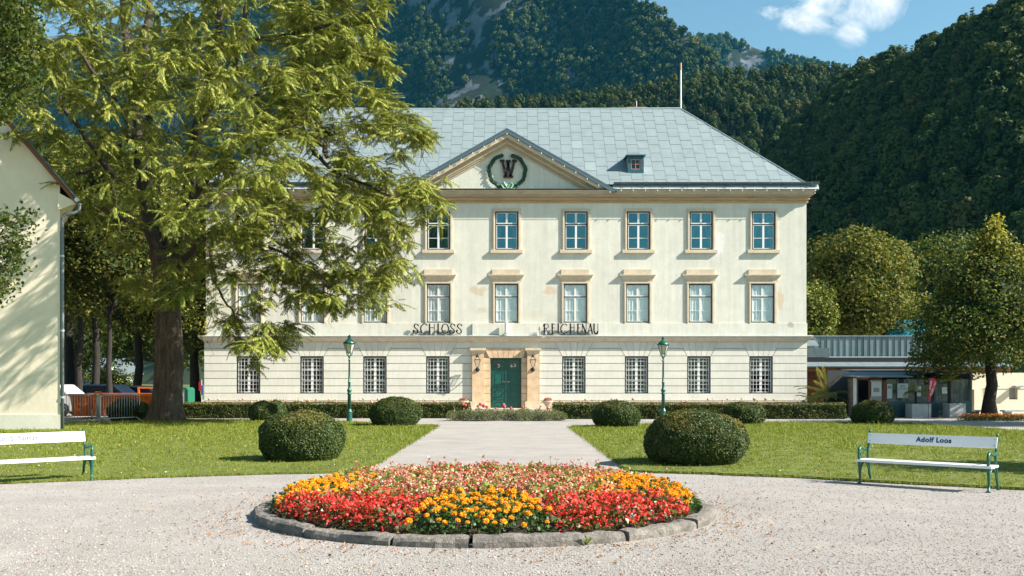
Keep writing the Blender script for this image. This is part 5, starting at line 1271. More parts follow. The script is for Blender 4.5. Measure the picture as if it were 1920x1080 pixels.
# bare hanging twigs as in the photo
for _ in range(260):
    i = rr.randrange(len(NP)); q = Vector(NP[i]); 
    if q.x < X(330, TY) or NR[i] > .04: continue
    e = q + Vector((rr.uniform(-.3, .9), rr.uniform(-.4, .3), rr.uniform(-1.6, -.2))); pa = curve_path(q, e, rr.uniform(-.12, .1), 5, rr, .12); twig.tube(pa, [.016, .014, .011, .009, .007, .005], 4, caps=False)
tag(twig.build("twigs", limb_m.m, big), kind='stuff')
def pinnate(seed, L=.50):
    r = np.random.default_rng(seed); V = []; Fq = []; npair = 8
    sag = .30
    def pos(t): return np.array([t * L, 0, -sag * L * t * t])
    for i in range(npair):
        t = .16 + .80 * i / (npair - 1); p = pos(t); ll = .135 * (1 - .45 * abs(t - .45)) * r.uniform(.85, 1.1); w = ll * .2
        for s in (-1, 1):
            a = R(66 - 24 * t) ; d = np.array([math.cos(a), s * math.sin(a), -.42 * r.uniform(.6, 1.3)]); d /= np.linalg.norm(d); sd = np.array([-d[1], d[0], 0.]) * s; sd /= np.linalg.norm(sd)
            b = len(V); V += [p, p + d * ll * .42 + sd * w + [0, 0, .01], p + d * ll + [0, 0, -.02], p + d * ll * .42 - sd * w + [0, 0, .01]]; Fq.append([b, b + 1, b + 2, b + 3])
    b = len(V); p = pos(1); V += [p, p + [.04, .022, 0], p + [.12, 0, -.05], p + [.04, -.022, 0]]; Fq.append([b, b + 1, b + 2, b + 3])
    for i in range(3):
        p, q = pos(i / 3), pos((i + 1) / 3); b = len(V); V += [p + [0, .004, 0], q + [0, .004, 0], q - [0, .004, 0], p - [0, .004, 0]]; Fq.append([b, b + 1, b + 2, b + 3])
    return np.array(V), np.array(Fq)
PL = [pinnate(i) for i in range(5)]
LV, LF, off = [], [], 0; leaves = []
lr = np.random.default_rng(4)
for p, dv in leafpos:
    k = int(lr.integers(6, 9)); base_a = lr.uniform(0, 6.28)
    for j in range(k):
        a = base_a + j * 2.4; el = lr.uniform(-.72, .35); c, s = math.cos(a), math.sin(a)
        ax = np.array([c * math.cos(el), s * math.cos(el), math.sin(el)]) + .35 * np.array(dv); ax /= np.linalg.norm(ax)
        y = np.cross([0, 0, 1.], ax); y /= np.linalg.norm(y); z = np.cross(ax, y); rl = lr.normal(0, .35); y2 = y * math.cos(rl) + z * math.sin(rl); z2 = np.cross(ax, y2)
        Rm = np.stack([ax, y2, z2], 0); sc = lr.uniform(.7, 1.25); o = np.array(p) + lr.normal(0, .05, 3) - np.array(dv) * lr.uniform(0, .22)
        leaves.append((o, Rm * sc))
leaves.sort(key=lambda l: l[0][1])
me5 = [np_mesh("compound_leaf", v, f, ailan_m.m) for v, f in PL]
nl = 0; pick = []
for o, Rm in leaves:
    if nl < 298 and o[2] < Z(0, o[1]) and o[0] > X(0, o[1]): pick.append((o, Rm)); nl += 1
    else:
        v, f = PL[nl % 5 if False else int(lr.integers(0, 5))]; LV.append(v @ Rm + o); LF.append(f + off); off += len(v)
big_crown = tag(link("crown", np_mesh("crown", np.concatenate(LV), np.concatenate(LF), ailan_m.m), big), kind='stuff')
for o, Rm in pick:
    ob = bpy.data.objects.new("leaf", me5[int(lr.integers(0, 5))]); COL.objects.link(ob); ob.parent = big
    mt = Matrix([[*Rm[:, 0]], [*Rm[:, 1]], [*Rm[:, 2]]]).to_4x4() ; mt = Matrix(((Rm[0][0], Rm[1][0], Rm[2][0], o[0] - big.location.x), (Rm[0][1], Rm[1][1], Rm[2][1], o[1] - big.location.y), (Rm[0][2], Rm[1][2], Rm[2][2], o[2]), (0, 0, 0, 1))); ob.matrix_local = mt; ORG[ob.name] = Vector()
print("leaves", len(leaves), "tips", len(tips))

# --- generic broadleaf tree
def broad_tree(name, x, y, trunk_h, trunk_r, crown, nleaf, lsz, label, seed, mats, mip, group=None, lumps=40, lumpr=.32, bark=None, cat="tree", top_mat=None, limbs=7, droop=.0):
    """crown = (cx, cy, cz, rx, ry, rz, shape)"""
    r = np.random.default_rng(seed); pr = random.Random(seed); t = thing(name, (x, y, 0), label, cat, group)
    cx, cy, cz, rx, ry, rz, shp = crown
    bark = bark or barkd_m.m
    m = MB(); tpth = curve_path((x, y, -.05), (cx, cy, cz), 0, 7, pr, .012); m.tube(tpth, [trunk_r * (1.35 if i == 0 else 1 - .09 * i) for i in range(8)], 10)
    m.build("trunk", bark, t, True)
    # lumps over the crown surface
    n = lumps; i = np.arange(n) + .5; ph = np.arccos(1 - 1.8 * i / n); th = i * 2.39996 + seed
    D = np.stack([np.sin(ph) * np.cos(th), np.sin(ph) * np.sin(th), np.cos(ph)], 1); D += r.normal(0, .10, D.shape)
    rad = r.uniform(.62, .86, n)
    if shp == 'cone':
        zz = D[:, 2]; w = np.where(zz > -.45, np.clip(1 - ((zz + .45) / 1.42), .06, 1) ** .9, 1.0); D[:, 0] *= 1; L0 = np.stack([D[:, 0] * 0 + np.cos(th) * w * rad, np.sin(th) * w * rad, zz * .92], 1)
    else: L0 = D * rad[:, None]
    LC = L0 * [rx, ry, rz] + [cx, cy, cz]; LRad = lumpr * min(rx, rz) * r.uniform(.7, 1.25, n)
    if shp == 'cone': LRad *= np.clip(1.05 - .75 * (L0[:, 2]), .35, 1.2)
    m = MB()
    for k in range(0, n, max(1, n // limbs)):
        s = tpth[4 + k % 3]; m.tube(curve_path(s, Vector(LC[k]), .05, 4, pr, .06), [trunk_r * .35, trunk_r * .25, trunk_r * .18, trunk_r * .1, .02], 6)
    if m.v: m.build("limbs", bark, t, True)
    k = r.choice(n, nleaf, p=LRad ** 2 / (LRad ** 2).sum()); d = r.normal(size=(nleaf, 3)); d /= np.linalg.norm(d, axis=1, keepdims=True)
    rr_ = (1 - r.exponential(.16, nleaf)).clip(.25, 1.12); C = LC[k] + d * LRad[k][:, None] * rr_[:, None] * np.array([1, 1, .85])
    C += r.normal(0, lsz * .6, C.shape)
    Nr, T, B = rand_frames(nleaf, r); Nn = d * .55 + Nr * .7 + [0, 0, .35]; Nn /= np.linalg.norm(Nn, axis=1, keepdims=True); T -= Nn * (T * Nn).sum(1, keepdims=True); T /= np.linalg.norm(T, axis=1, keepdims=True); B = np.cross(Nn, T)
    v, f = leaf_quads(C, Nn, T, B, lsz * r.uniform(.6, 1.4, nleaf), lsz * .72 * r.uniform(.7, 1.2, nleaf), .18)
    mi = r.choice(len(mats), nleaf, p=mip)
    if top_mat is not None:
        hn = (C[:, 2] - cz) / rz; sel = r.random(nleaf) < np.clip((hn - .25) * top_mat[0], 0, .8); mi[sel] = top_mat[1]
    tag(link("crown", np_mesh("crown", v, f, mats, mi), t), kind='stuff')
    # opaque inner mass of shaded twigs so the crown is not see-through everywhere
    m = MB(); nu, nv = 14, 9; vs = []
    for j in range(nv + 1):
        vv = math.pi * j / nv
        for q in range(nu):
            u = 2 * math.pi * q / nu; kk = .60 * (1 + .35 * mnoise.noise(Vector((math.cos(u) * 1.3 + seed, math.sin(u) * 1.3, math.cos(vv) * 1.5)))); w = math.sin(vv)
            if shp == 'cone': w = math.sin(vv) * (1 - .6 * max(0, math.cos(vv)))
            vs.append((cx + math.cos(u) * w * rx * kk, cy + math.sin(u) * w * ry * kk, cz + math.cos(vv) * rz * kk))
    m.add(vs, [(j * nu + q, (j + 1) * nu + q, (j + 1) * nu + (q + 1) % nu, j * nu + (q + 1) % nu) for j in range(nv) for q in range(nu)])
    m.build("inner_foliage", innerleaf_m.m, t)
    return t
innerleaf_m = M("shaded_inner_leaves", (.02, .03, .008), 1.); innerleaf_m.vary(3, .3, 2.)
def at(px, Y): return X(px, Y)
# right: lime tree beside the pavilion, chestnut and light tree behind it
YL = 46.; broad_tree("lime_tree", at(1855, YL), YL, 3, .30, (at(1861, YL), YL, Z(560, YL), 3.5, 3.2, Z(425, YL) - Z(560, YL) + .3, 'cone'), 42000, .15, "dark conical lime tree with a yellowing top beside the pavilion on the right", 41, [lime_leaf_m.m, chest_leaf_m.m, yellow_leaf_m.m], [.72, .25, .03], lumps=95, lumpr=.25, top_mat=(1.1, 2))
YN = 76.; broad_tree("chestnut_tree", at(1612, YN), YN, 4, .4, (at(1612, YN), YN, Z(545, YN), 4.5, 4.2, (Z(428, YN) - Z(545, YN)), 'round'), 26000, .26, "round chestnut tree with browning leaves behind the grey metal clad annex", 42, [chest_leaf_m.m, lime_leaf_m.m], [.75, .25], lumps=60, lumpr=.3)
broad_tree("maple_tree", at(1525, 66), 66, 3, .2, (at(1522, 66), 66, Z(590, 66), 1.5, 1.5, 2.4, 'round'), 7000, .19, "bright green young tree between the palace corner and the chestnut", 43, [dark_leaf_m.m, ailan_m.m], [.5, .5], lumps=26, lumpr=.4)
broad_tree("maple_tree", at(1790, 92), 92, 4, .4, (at(1790, 92), 92, Z(560, 92), 5.5, 4, 6, 'round'), 14000, .3, "dark broadleaf tree far behind the lime tree and teal roof", 44, [lime_leaf_m.m, chest_leaf_m.m], [.7, .3], lumps=46)
# trees off the right edge whose shade falls on the lawn corner and the path
broad_tree("maple_tree", 14.4, 17.2, 2.4, .14, (14.4, 17.2, 4.0, 1.6, 1.6, 1.3, 'round'), 6000, .12, "small dense tree just outside the right edge whose shade touches the lawn", 45, [dark_leaf_m.m], [1.], lumps=24, lumpr=.45)
broad_tree("maple_tree", 25.5, 36.8, 3.4, .3, (25.5, 36.8, 6.6, 4.6, 3.2, 3.8, 'round'), 12000, .2, "broad dark tree outside the right edge shading the path behind the lawn", 46, [dark_leaf_m.m], [1.], lumps=36)
# left background trees
lb = [
 (150, 52, 8.5, 3.6, 5.0, 3.2, .20, "thin dark tree trunk nearest the corner of the left building, behind the barriers"),
 (178, 54, 9.5, 3.8, 5.5, 3.4, .22, "second dark trunk from the left building, standing behind the orange container"),
 (205, 50, 8.0, 3.2, 4.6, 3.0, .16, "slim dark tree between the twin trunks and the white house"),
 (260, 62, 8.5, 4.2, 6.2, 3.5, .30, "dense yellow green tree directly behind the thick trunk, left side"),
 (365, 60, 6.8, 3.6, 6.0, 3.0, .34, "yellow tinted tree hanging low between the thick trunk and the palace corner"),
 (330, 72, 11, 5.0, 7.0, 4.4, .35, "tall dark tree rising behind the thick trunk against the mountain"),
 (130, 68, 10.5, 4.8, 7.0, 4.2, .35, "tall dark tree behind the left building corner against the mountain")]
for k, (px, Y, cz, rx, rz, ry, tr, lab) in enumerate(lb):
    ym = [.70, .25, .05] if k not in (3, 4) else [.35, .45, .20]
    low = cz - rz
    broad_tree("park_tree", at(px, Y), Y, low, tr, (at(px, Y), Y, cz + .6, rx, ry, rz, 'round'), 15000, .2, lab, 50 + k, [dark_leaf_m.m, chest_leaf_m.m, yellow_leaf_m.m], ym, lumps=46, lumpr=.32, group="dark trees behind the left lawn")
# more wood further back
broad_tree("park_tree", at(100, 80), 80, 3, .3, (at(90, 80), 80, 5, 6, 4, 5, 'round'), 9000, .3, "low dark tree far back beside the left building edge", 61, [dark_leaf_m.m, lime_leaf_m.m], [.5, .5], lumps=40, group="dark trees behind the left lawn")
broad_tree("park_tree", at(300, 84), 84, 3, .3, (at(305, 84), 84, 6.5, 6, 4, 5, 'round'), 11000, .3, "low dark tree far back behind the thick trunk and the green cabin", 62, [dark_leaf_m.m, lime_leaf_m.m], [.5, .5], lumps=40, group="dark trees behind the left lawn")
# near tree top left with maple-like leaves, trunk outside the frame
def near_branch_tree():
    t = thing("sycamore_tree", (X(-150, 28), 28, 0), "dark leaved tree reaching in from the top left corner before the cream building", "tree")
    r = np.random.default_rng(77); pr = random.Random(77)
    m = MB(); base = Vector((X(-150, 28), 28, -.05)); topp = Vector((X(-60, 28), 28, 12)); tpath = curve_path(base, topp, 0, 8, pr, .02); m.tube(tpath, [.4 - .035 * i for i in range(9)], 10); m.build("trunk", barkd_m.m, t, True)
    tipsn = []
    poly1 = [(-60, -60), (85, -60), (75, 30), (60, 95), (75, 150), (60, 200), (15, 225), (-60, 240)]
    poly2 = [(-60, 265), (35, 330), (40, 360), (18, 400), (-60, 420)]; poly3 = [(-60, 395), (60, 400), (85, 415), (60, 445), (35, 480), (60, 488), (30, 520), (20, 560), (-60, 600)]
    for poly, cnt, y0, y1 in ((poly1, 190, 26, 30.5), (poly3, 48, 26.5, 29.5)):
        c = 0
        while c < cnt:
            px, py = pr.uniform(-60, 95), pr.uniform(-60, 600)
            if inpoly(np.array([px]), np.array([py]), poly)[0]: Y = pr.uniform(y0, y1); tipsn.append(P(px, py, Y)); c += 1
    nodes_ = [tuple(p) for p in tpath[2:]]; m = MB(); tipsn.sort(key=lambda p: -p.x * 0 + (p - Vector(nodes_[3])).length)
    for p in tipsn:
        A = np.array(nodes_); i = int(np.linalg.norm(A - np.array(p), axis=1).argmin()); q = Vector(nodes_[i]); L = (p - q).length; k = 3
        pa = curve_path(q, p, .05, k, pr, .06); m.tube(pa, [.012 + .02 * L * (1 - j / k) for j in range(k + 1)], 5, caps=False); nodes_ += [tuple(v) for v in pa[1:]]
    tag(m.build("twigs", barkd_m.m, t), kind='stuff')
    A = np.array([tuple(p) for p in tipsn]); n = len(A) * 42; C = np.repeat(A, 42, 0) + r.normal(0, .17, (n, 3)); N, T, B = rand_frames(n, r, (0, 0, 1), .9)
    v, f = leaf_quads(C, N, T, B, .13 * r.uniform(.6, 1.3, n), .11 * r.uniform(.7, 1.2, n), .2); tag(link("crown", np_mesh("crown", v, f, [dark_leaf_m.m, lime_leaf_m.m], r.choice(2, n, p=[.7, .3])), t), kind='stuff')
near_branch_tree()

# ------------------------------------------------------------------ hills and mountain
rock_m = M("mountain_ground", (.045, .06, .025), 1.); rock_m.vary(.03, .6, 1.3)
def cliff(mt, amt, scale, thr):
    mt.patch(scale, thr, (.105, .12, .14), amt, .05, 10, (1, 1, .6)); return mt
far_m = cliff(M("far_forest_floor", (.012, .022, .013), 1.), 1., .035, .50); far_m.vary(.05, .5, 1.3)
def ruled_hill(name, crest, down, nt, mat, amp, lump, seed, back=200):
    """crest: list of Vector; down(u)-> horizontal+vertical vector from crest to the foot"""
    V = []; nu = len(crest)
    for i, c in enumerate(crest):
        d = down(i / (nu - 1))
        for j in range(-2, nt + 1):
            t = j / nt
            if j < 0: p = c + Vector((-d.x * .5 * -t * 3, back * -t * 6 / 1, d.z * .5 * -t * 2))
            else: p = c + Vector((d.x * t, d.y * t, d.z * (t ** 1.12)))
            if j > 0:
                q = p / lump; h = (mnoise.noise(q + Vector((seed, 0, 0))) + .5 * mnoise.noise(q * 2.3 + Vector((0, seed, 0))) + .25 * mnoise.noise(q * 5)) * amp * min(1, t * 7); p = p + Vector((-.5, -.6, .4)) * h
            V.append(p)
    k = nt + 3; m = MB(); m.add(V, [(i * k + j, i * k + j + 1, (i + 1) * k + j + 1, (i + 1) * k + j) for i in range(nu - 1) for j in range(k - 1)])
    o = m.build(name, mat, None, True); tag(o, kind='structure'); return V, k
def resample(pts, n):
    d = [0]
    for a, b in zip(pts[:-1], pts[1:]): d.append(d[-1] + math.hypot(b[0] - a[0], b[1] - a[1]))
    out = []
    for i in range(n):
        s = d[-1] * i / (n - 1); k = max(j for j in range(len(d)) if d[j] <= s + 1e-9); k = min(k, len(pts) - 2); t = (s - d[k]) / max(1e-9, d[k + 1] - d[k]); out.append(tuple(a + (b - a) * t for a, b in zip(pts[k], pts[k + 1])))
    return out
def sample_surface(V, k, nu, n, r, tmin=0, visible=True, margin=60):
    """random points on the slope quads, weighted by area"""
    A = np.array([tuple(v) for v in V]).reshape(nu, k, 3)[:, 2:, :]
    a, b, c, d = A[:-1, :-1], A[:-1, 1:], A[1:, 1:], A[1:, :-1]
    ar = np.linalg.norm(np.cross(b - a, d - a), axis=-1).ravel(); a, b, c, d = [q.reshape(-1, 3) for q in (a, b, c, d)]
    i = r.choice(len(ar), n, p=ar / ar.sum()); u, v = r.random((n, 1)), r.random((n, 1)); p = (a[i] * (1 - u) + b[i] * u) * (1 - v) + (d[i] * (1 - u) + c[i] * u) * v
    if visible:
        px = 960 + p[:, 0] / p[:, 1] * F; py = HOR - (p[:, 2] - EYE) / p[:, 1] * F; kk = (px > -margin) & (px < 1920 + margin) & (p[:, 1] > 40) & (py < 640); p = p[kk]
    return p
# tree prototypes for the slopes
conif_m = M("conifer_needles", (.02, .04, .015), .8); conif_m.rand([(.010, .030, .016), (.022, .052, .022), (.045, .075, .026), (.014, .036, .018), (.085, .11, .03)], 'object').vary(.6, .7, 1.4).translucent(.15, 1.2)
broadf_m = M("hill_leaves", (.05, .07, .02), .8); broadf_m.rand([(.030, .055, .014), (.055, .086, .018), (.070, .095, .022), (.040, .070, .017), (.080, .105, .024), (.095, .10, .028)], 'object').vary(.6, .7, 1.4).translucent(.2, 1.2)
def conifer_mesh(seed, tiers, per, quads, H=1., R0=.19, pine=False):
    r = np.random.default_rng(seed); V = []; n = 0
    for t in range(tiers):
        u = (t + .5) / tiers; z = H * (.10 + .88 * u) if not pine else H * (.35 + .62 * u); R_ = R0 * (1 - u) ** .8 * (r.uniform(.75, 1.2)) + .012 if not pine else R0 * math.sin(math.pi * (.25 + .72 * u)) * r.uniform(.6, 1.25)
        for k in range(per):
            a = 6.283 * (k + r.random() * .7) / per + t * 1.3; c, s = math.cos(a), math.sin(a); RR = R_ * r.uniform(.65, 1.2); dz = -.09 * RR / R0 * (1 if not pine else -.3)
            for q in range(quads):
                f0, f1 = q / quads, (q + 1.15) / quads; w = .042 * (1.25 - f0) * (1 if not pine else 1.3); zz = z + dz * f0 + r.normal(0, .004)
                V.append([(c * RR * f0 - s * w, s * RR * f0 + c * w, zz - .012), (c * RR * f0 * .9, s * RR * f0 * .9, zz + .018), (c * RR * f1, s * RR * f1, z + dz * f1), (c * RR * f0 + s * w, s * RR * f0 - c * w, zz - .012)])
    V = np.array(V).reshape(-1, 3); me = np_mesh("conifer_crown", V, np.arange(len(V)).reshape(-1, 4), conif_m.m); return me
def bush_mesh(seed, n, H=1., rx=.30, mat=None):
    r = np.random.default_rng(seed); L = 14; i = np.arange(L) + .5; ph = np.arccos(1 - 1.7 * i / L); th = i * 2.4 + seed; LC = np.stack([np.sin(ph) * np.cos(th) * rx * .62, np.sin(ph) * np.sin(th) * rx * .62, .58 + np.cos(ph) * .30], 1) + r.normal(0, .03, (L, 3)); k = r.integers(0, L, n)
    d = r.normal(size=(n, 3)); d /= np.linalg.norm(d, axis=1, keepdims=True); C = LC[k] + d * rx * .42 * (1 - r.exponential(.12, (n, 1))).clip(.3, 1.1); Nr, T, B = rand_frames(n, r); N = d + .6 * Nr; N /= np.linalg.norm(N, axis=1, keepdims=True); T -= N * (T * N).sum(1, keepdims=True); T /= np.linalg.norm(T, axis=1, keepdims=True)
    s = .075 * math.sqrt(500 / n); v, f = leaf_quads(C, N, T, np.cross(N, T), s * r.uniform(.7, 1.4, n) * 1.3, s * r.uniform(.7, 1.3, n), .2); return np_mesh("broadleaf_crown", v, f, mat or broadf_m.m)
def with_trunk(me, H=1.): return me
def spray_tree(seed, pine):
    r = np.random.default_rng(seed); Cs, Ns = [], []
    if pine:
        for k in range(30):
            z = r.uniform(.38, .97); RR = .135 * math.sin(math.pi * min(.97, .22 + .72 * (z - .35) / .65)) * r.uniform(.35, 1.1); a = r.uniform(0, 6.283); n = int(70 * (1.1 - .4 * z)); d = r.normal(size=(n, 3)) * np.array([.030, .030, .010]) * r.uniform(.7, 1.3)
            Cs.append(d + [math.cos(a) * RR, math.sin(a) * RR, z])
            m_ = int(8); t = r.random((m_, 1)); Cs.append(np.array([[math.cos(a) * RR, math.sin(a) * RR, z]]) * t + np.array([[0, 0, z - .05]]) * (1 - t))
    else:
        for t in range(20):
            u = (t + .5) / 20; z = .08 + .90 * u; R_ = .135 * (1 - u) ** .85 + .008
            for k in range(7):
                a = 6.283 * (k + r.random() * .8) / 7 + t * 1.1; RR = R_ * r.uniform(.55, 1.2); n = 4 + int(16 * (1 - u)); f = r.random(n) ** .7; x_ = f * RR; w = .022 * (1.2 - f)
                Cs.append(np.stack([math.cos(a) * x_ + r.normal(0, 1, n) * w, math.sin(a) * x_ + r.normal(0, 1, n) * w, z - .35 * x_ - .1 * x_ * f + r.normal(0, .006, n)], 1))
    C = np.concatenate(Cs); n = len(C); N, T, B = rand_frames(n, r, (0, 0, 1), 1.2); s = .026 if pine else .024
    v, f = leaf_quads(C, N, T, B, s * r.uniform(.7, 1.5, n), s * .6 * r.uniform(.7, 1.3, n), .2); b = len(v)
    tv = []
    for q in range(4): a = q * 1.5708; tv.append([math.cos(a) * .011, math.sin(a) * .011, 0])
    for q in range(4): a = q * 1.5708; tv.append([math.cos(a) * .004, math.sin(a) * .004, .9])
    v = np.concatenate([v, np.array(tv)]); f = np.concatenate([f, np.array([[b, b + 1, b + 5, b + 4], [b + 1, b + 2, b + 6, b + 5], [b + 2, b + 3, b + 7, b + 6], [b + 3, b, b + 4, b + 7]])]); mi = np.zeros(len(f), int); mi[-4:] = 1
    return np_mesh("conifer_crown", v, f, [conif_m.m, barkd_m.m], mi)
pc = [proto("hill_conifer", spray_tree(i, False)) for i in range(3)] + [proto("hill_pine", spray_tree(10 + i, True)) for i in range(3)]
pb = [proto("hill_broadleaf", bush_mesh(i, 1500, rx=.22)) for i in range(3)]
fc = [proto("far_conifer", conifer_mesh(30 + i, 8, 6, 1, R0=.15)) for i in range(3)] + [proto("far_broadleaf", bush_mesh(40 + i, 110)) for i in range(2)]
# right hill: its slope faces left, away from the sun
cr = resample([(1330, 470, 520), (1480, 330, 470), (1560, 210, 420), (1640, 150, 400), (1740, 128, 370), (1800, 92, 345), (1860, 72, 330), (1925, 38, 315), (2050, -20, 290), (2300, -80, 255), (2700, -150, 215), (3300, -260, 170), (4300, -500, 130)], 60)
crest = [P(a, b + 24, c) for a, b, c in cr]
VR, kR = ruled_hill("right_hill", crest, lambda u: Vector((-150 + 45 * u, -62 + 30 * u, -168 + 10 * u)), 26, rock_m.m, 3, 45, 3)
r_ = np.random.default_rng(91); p = sample_surface(VR, kR, 60, 26000, r_); p = p[p[:, 1] > 85]; p = p[:6500]; n = len(p); kind = np.where(r_.random(n) < .90, np.where(r_.random(n) < .62, r_.integers(0, 3, n), r_.integers(3, 6, n)), 6 + r_.integers(0, 3, n))
p[:, 2] -= 1.
tag(instancer("right_hill_forest", p, r_.uniform(8, 20, n) * np.where(kind > 5, .7, 1), r_.uniform(0, 6.28, n), kind, pc + pb), "dark conifer forest covering the shaded slope of the right hill")
# middle ridge: sunlit mixed wood
cr = resample([(-500, 560, 860), (60, 540, 850), (330, 470, 830), (560, 330, 800), (720, 262, 780), (860, 214, 760), (960, 205, 750), (1100, 196, 740), (1200, 186, 720), (1300, 166, 700), (1400, 156, 690), (1500, 154, 680), (1620, 152, 670), (1740, 146, 650), (1900, 150, 640)], 50)
crest = [P(a, b, c) for a, b, c in cr]
VM, kM = ruled_hill("wooded_ridge", crest, lambda u: Vector((-30, -330, -225)), 24, rock_m.m, 12, 60, 5)
p = sample_surface(VM, kM, 50, 30000, r_); p = p[:13000]; n = len(p); kind = np.where(r_.random(n) < .68, r_.integers(0, 6, n), 6 + r_.integers(0, 3, n)); p[:, 2] -= 1.
tag(instancer("wooded_ridge_forest", p, r_.uniform(9, 16, n) * np.where(kind > 5, .9, 1), r_.uniform(0, 6.28, n), kind, pc + pb), "sunlit mixed forest on the ridge behind the palace")
# far ridge end and mountain: steep faces turned left, away from the sun
def mountain(name, prof, down, nt, mat, seed, ntree, size, amp, lump, lab, rockthr):
    cr = resample(prof, 80); crest = [P(a, b, c) for a, b, c in cr]; Vv, kk = ruled_hill(name, crest, down, nt, mat, amp, lump, seed, back=500)
    p = sample_surface(Vv, kk, 80, ntree, r_); nn = np.array([mnoise.noise(Vector(q) * .0085 + Vector((seed, 0, 0))) + .5 * mnoise.noise(Vector((q[0], q[1], q[2] * .5)) * .028) for q in p]); zn = np.array([mnoise.noise(Vector(q) * .06) for q in p])
    keep = (nn + .25 * zn + r_.normal(0, .07, len(p)) < rockthr(p)); p = p[keep]; n = len(p); kind = np.where(r_.random(n) < .75, r_.integers(0, 3, n), 3 + r_.integers(0, 2, n)); p[:, 2] -= 2
    tag(instancer(name + "_forest", p, r_.uniform(.7, 1.25, n) * size, r_.uniform(0, 6.28, n), kind, fc), lab); return Vv, kk
mountain("mountain", [(-500, 150, 2500), (0, 78, 2300), (150, 62, 2200), (330, 46, 2150), (400, 20, 2100), (520, -60, 2000), (700, -90, 1900), (900, -60, 1750), (1100, -36, 1600), (1200, 4, 1500), (1250, 36, 1440), (1290, 70, 1400), (1340, 110, 1360), (1420, 190, 1300)], lambda u: Vector((-430 + 120 * u, -230, -760)), 46, far_m.m, 2, 60000, 15, 34, 200, "dark conifer forest on the steep mountain face behind the roof", lambda p: np.where((960 + p[:, 0] / p[:, 1] * F < 1010) & (960 + p[:, 0] / p[:, 1] * F > 60), .12, 3.))
mountain("far_ridge", [(1150, 60, 2600), (1240, 62, 2550), (1295, 70, 2520), (1330, 74, 2480), (1370, 72, 2440), (1420, 92, 2400), (1500, 113, 2330), (1560, 128, 2280), (1610, 140, 2240), (1700, 170, 2200), (1800, 200, 2150)], lambda u: Vector((-200, -260, -420)), 22, far_m.m, 6, 14000, 17, 30, 170, "dark blue forest on the far ridge right of the mountain", lambda p: np.where((960 + p[:, 0] / p[:, 1] * F < 1440) & (960 + p[:, 0] / p[:, 1] * F > 1360), .05, 3.))
# single conifers one can pick out on the right hill and its skyline
ctr = [(1675, 108, 388, 12), (1690, 112, 384, 10.5), (1703, 110, 380, 11), (1733, 104, 372, 13), (1778, 66, 352, 13), (1812, 72, 342, 11), (1838, 50, 335, 12), (1716, 186, 300, 17), (1880, 38, 320, 11), (1600, 250, 330, 14), (1660, 300, 285, 14), (1735, 300, 270, 15), (1790, 270, 270, 13), (1850, 300, 240, 13), (1720, 395, 210, 13), (1830, 395, 205, 12), (1560, 330, 330, 13), (1640, 395, 240, 12), (1890, 262, 250, 13), (1770, 195, 310, 14)]
ORD = ['first', 'second', 'third', 'fourth', 'fifth', 'sixth', 'seventh', 'eighth', 'ninth', 'tenth', 'eleventh', 'last']
Ah = np.array([tuple(v) for v in VR])
for k, (px, py, Y, h) in enumerate(ctr):
    top = P(px, py, Y)
    # stand it on the slope: nearest surface vertex under the same sight line
    dirv = (Ah[:, 0] / Ah[:, 1] - top.x / top.y) ** 2 + ((Ah[:, 2] - EYE) / Ah[:, 1] - (top.z - h * .93 - EYE) / top.y) ** 2; i = int(dirv.argmin()); b = Vector(Ah[i]); b.z -= .5
    s = (b.y / F) * (h / Y * F)
    same = sorted(c_[0] for c_ in ctr if (c_[1] < 115) == (py < 115)); nth = ORD[same.index(px)]
    lab = f"{nth} from the left of the dark conifers on the right hill's skyline" if py < 115 else f"{nth} from the left of the sunlit conifers on the dark right hillside"
    t = thing("conifer_tree", b, lab, "tree", "conifers on the right hill skyline" if py < 115 else "lit conifers on the right hillside")
    src = pc[(k * 2) % 6].data if py > 115 else pc[k % 3].data
    c = link("crown", src, t, b); c.scale = (s,) * 3; c.rotation_euler = (0, 0, k); tag(c, kind='stuff')
    m = MB(); m.tube([b, b + Vector((0, 0, s * .6))], [s * .018, s * .008], 6); m.build("trunk", barkd_m.m, t)
# air: one closed box of thin haze
hz = MB(); hz.box(-2750, 2500, -75, 3600, -2, 900)
hm = bpy.data.materials.new("haze"); hm.use_nodes = True; ht = hm.node_tree; ht.nodes.clear(); ho = ht.nodes.new("ShaderNodeOutputMaterial"); hv = ht.nodes.new("ShaderNodeVolumePrincipled"); hv.inputs['Density'].default_value = .00003; hv.inputs['Color'].default_value = (.06, .55, .95, 1); hv.inputs['Anisotropy'].default_value = .1
ht.links.new(hv.outputs[0], ho.inputs['Volume']); tag(hz.build("haze", hm), kind='stuff')
axz_m = M("annex_zinc", (.14, .18, .20), .6, .2, .3); axz_m.vary(3, .85, 1.1)
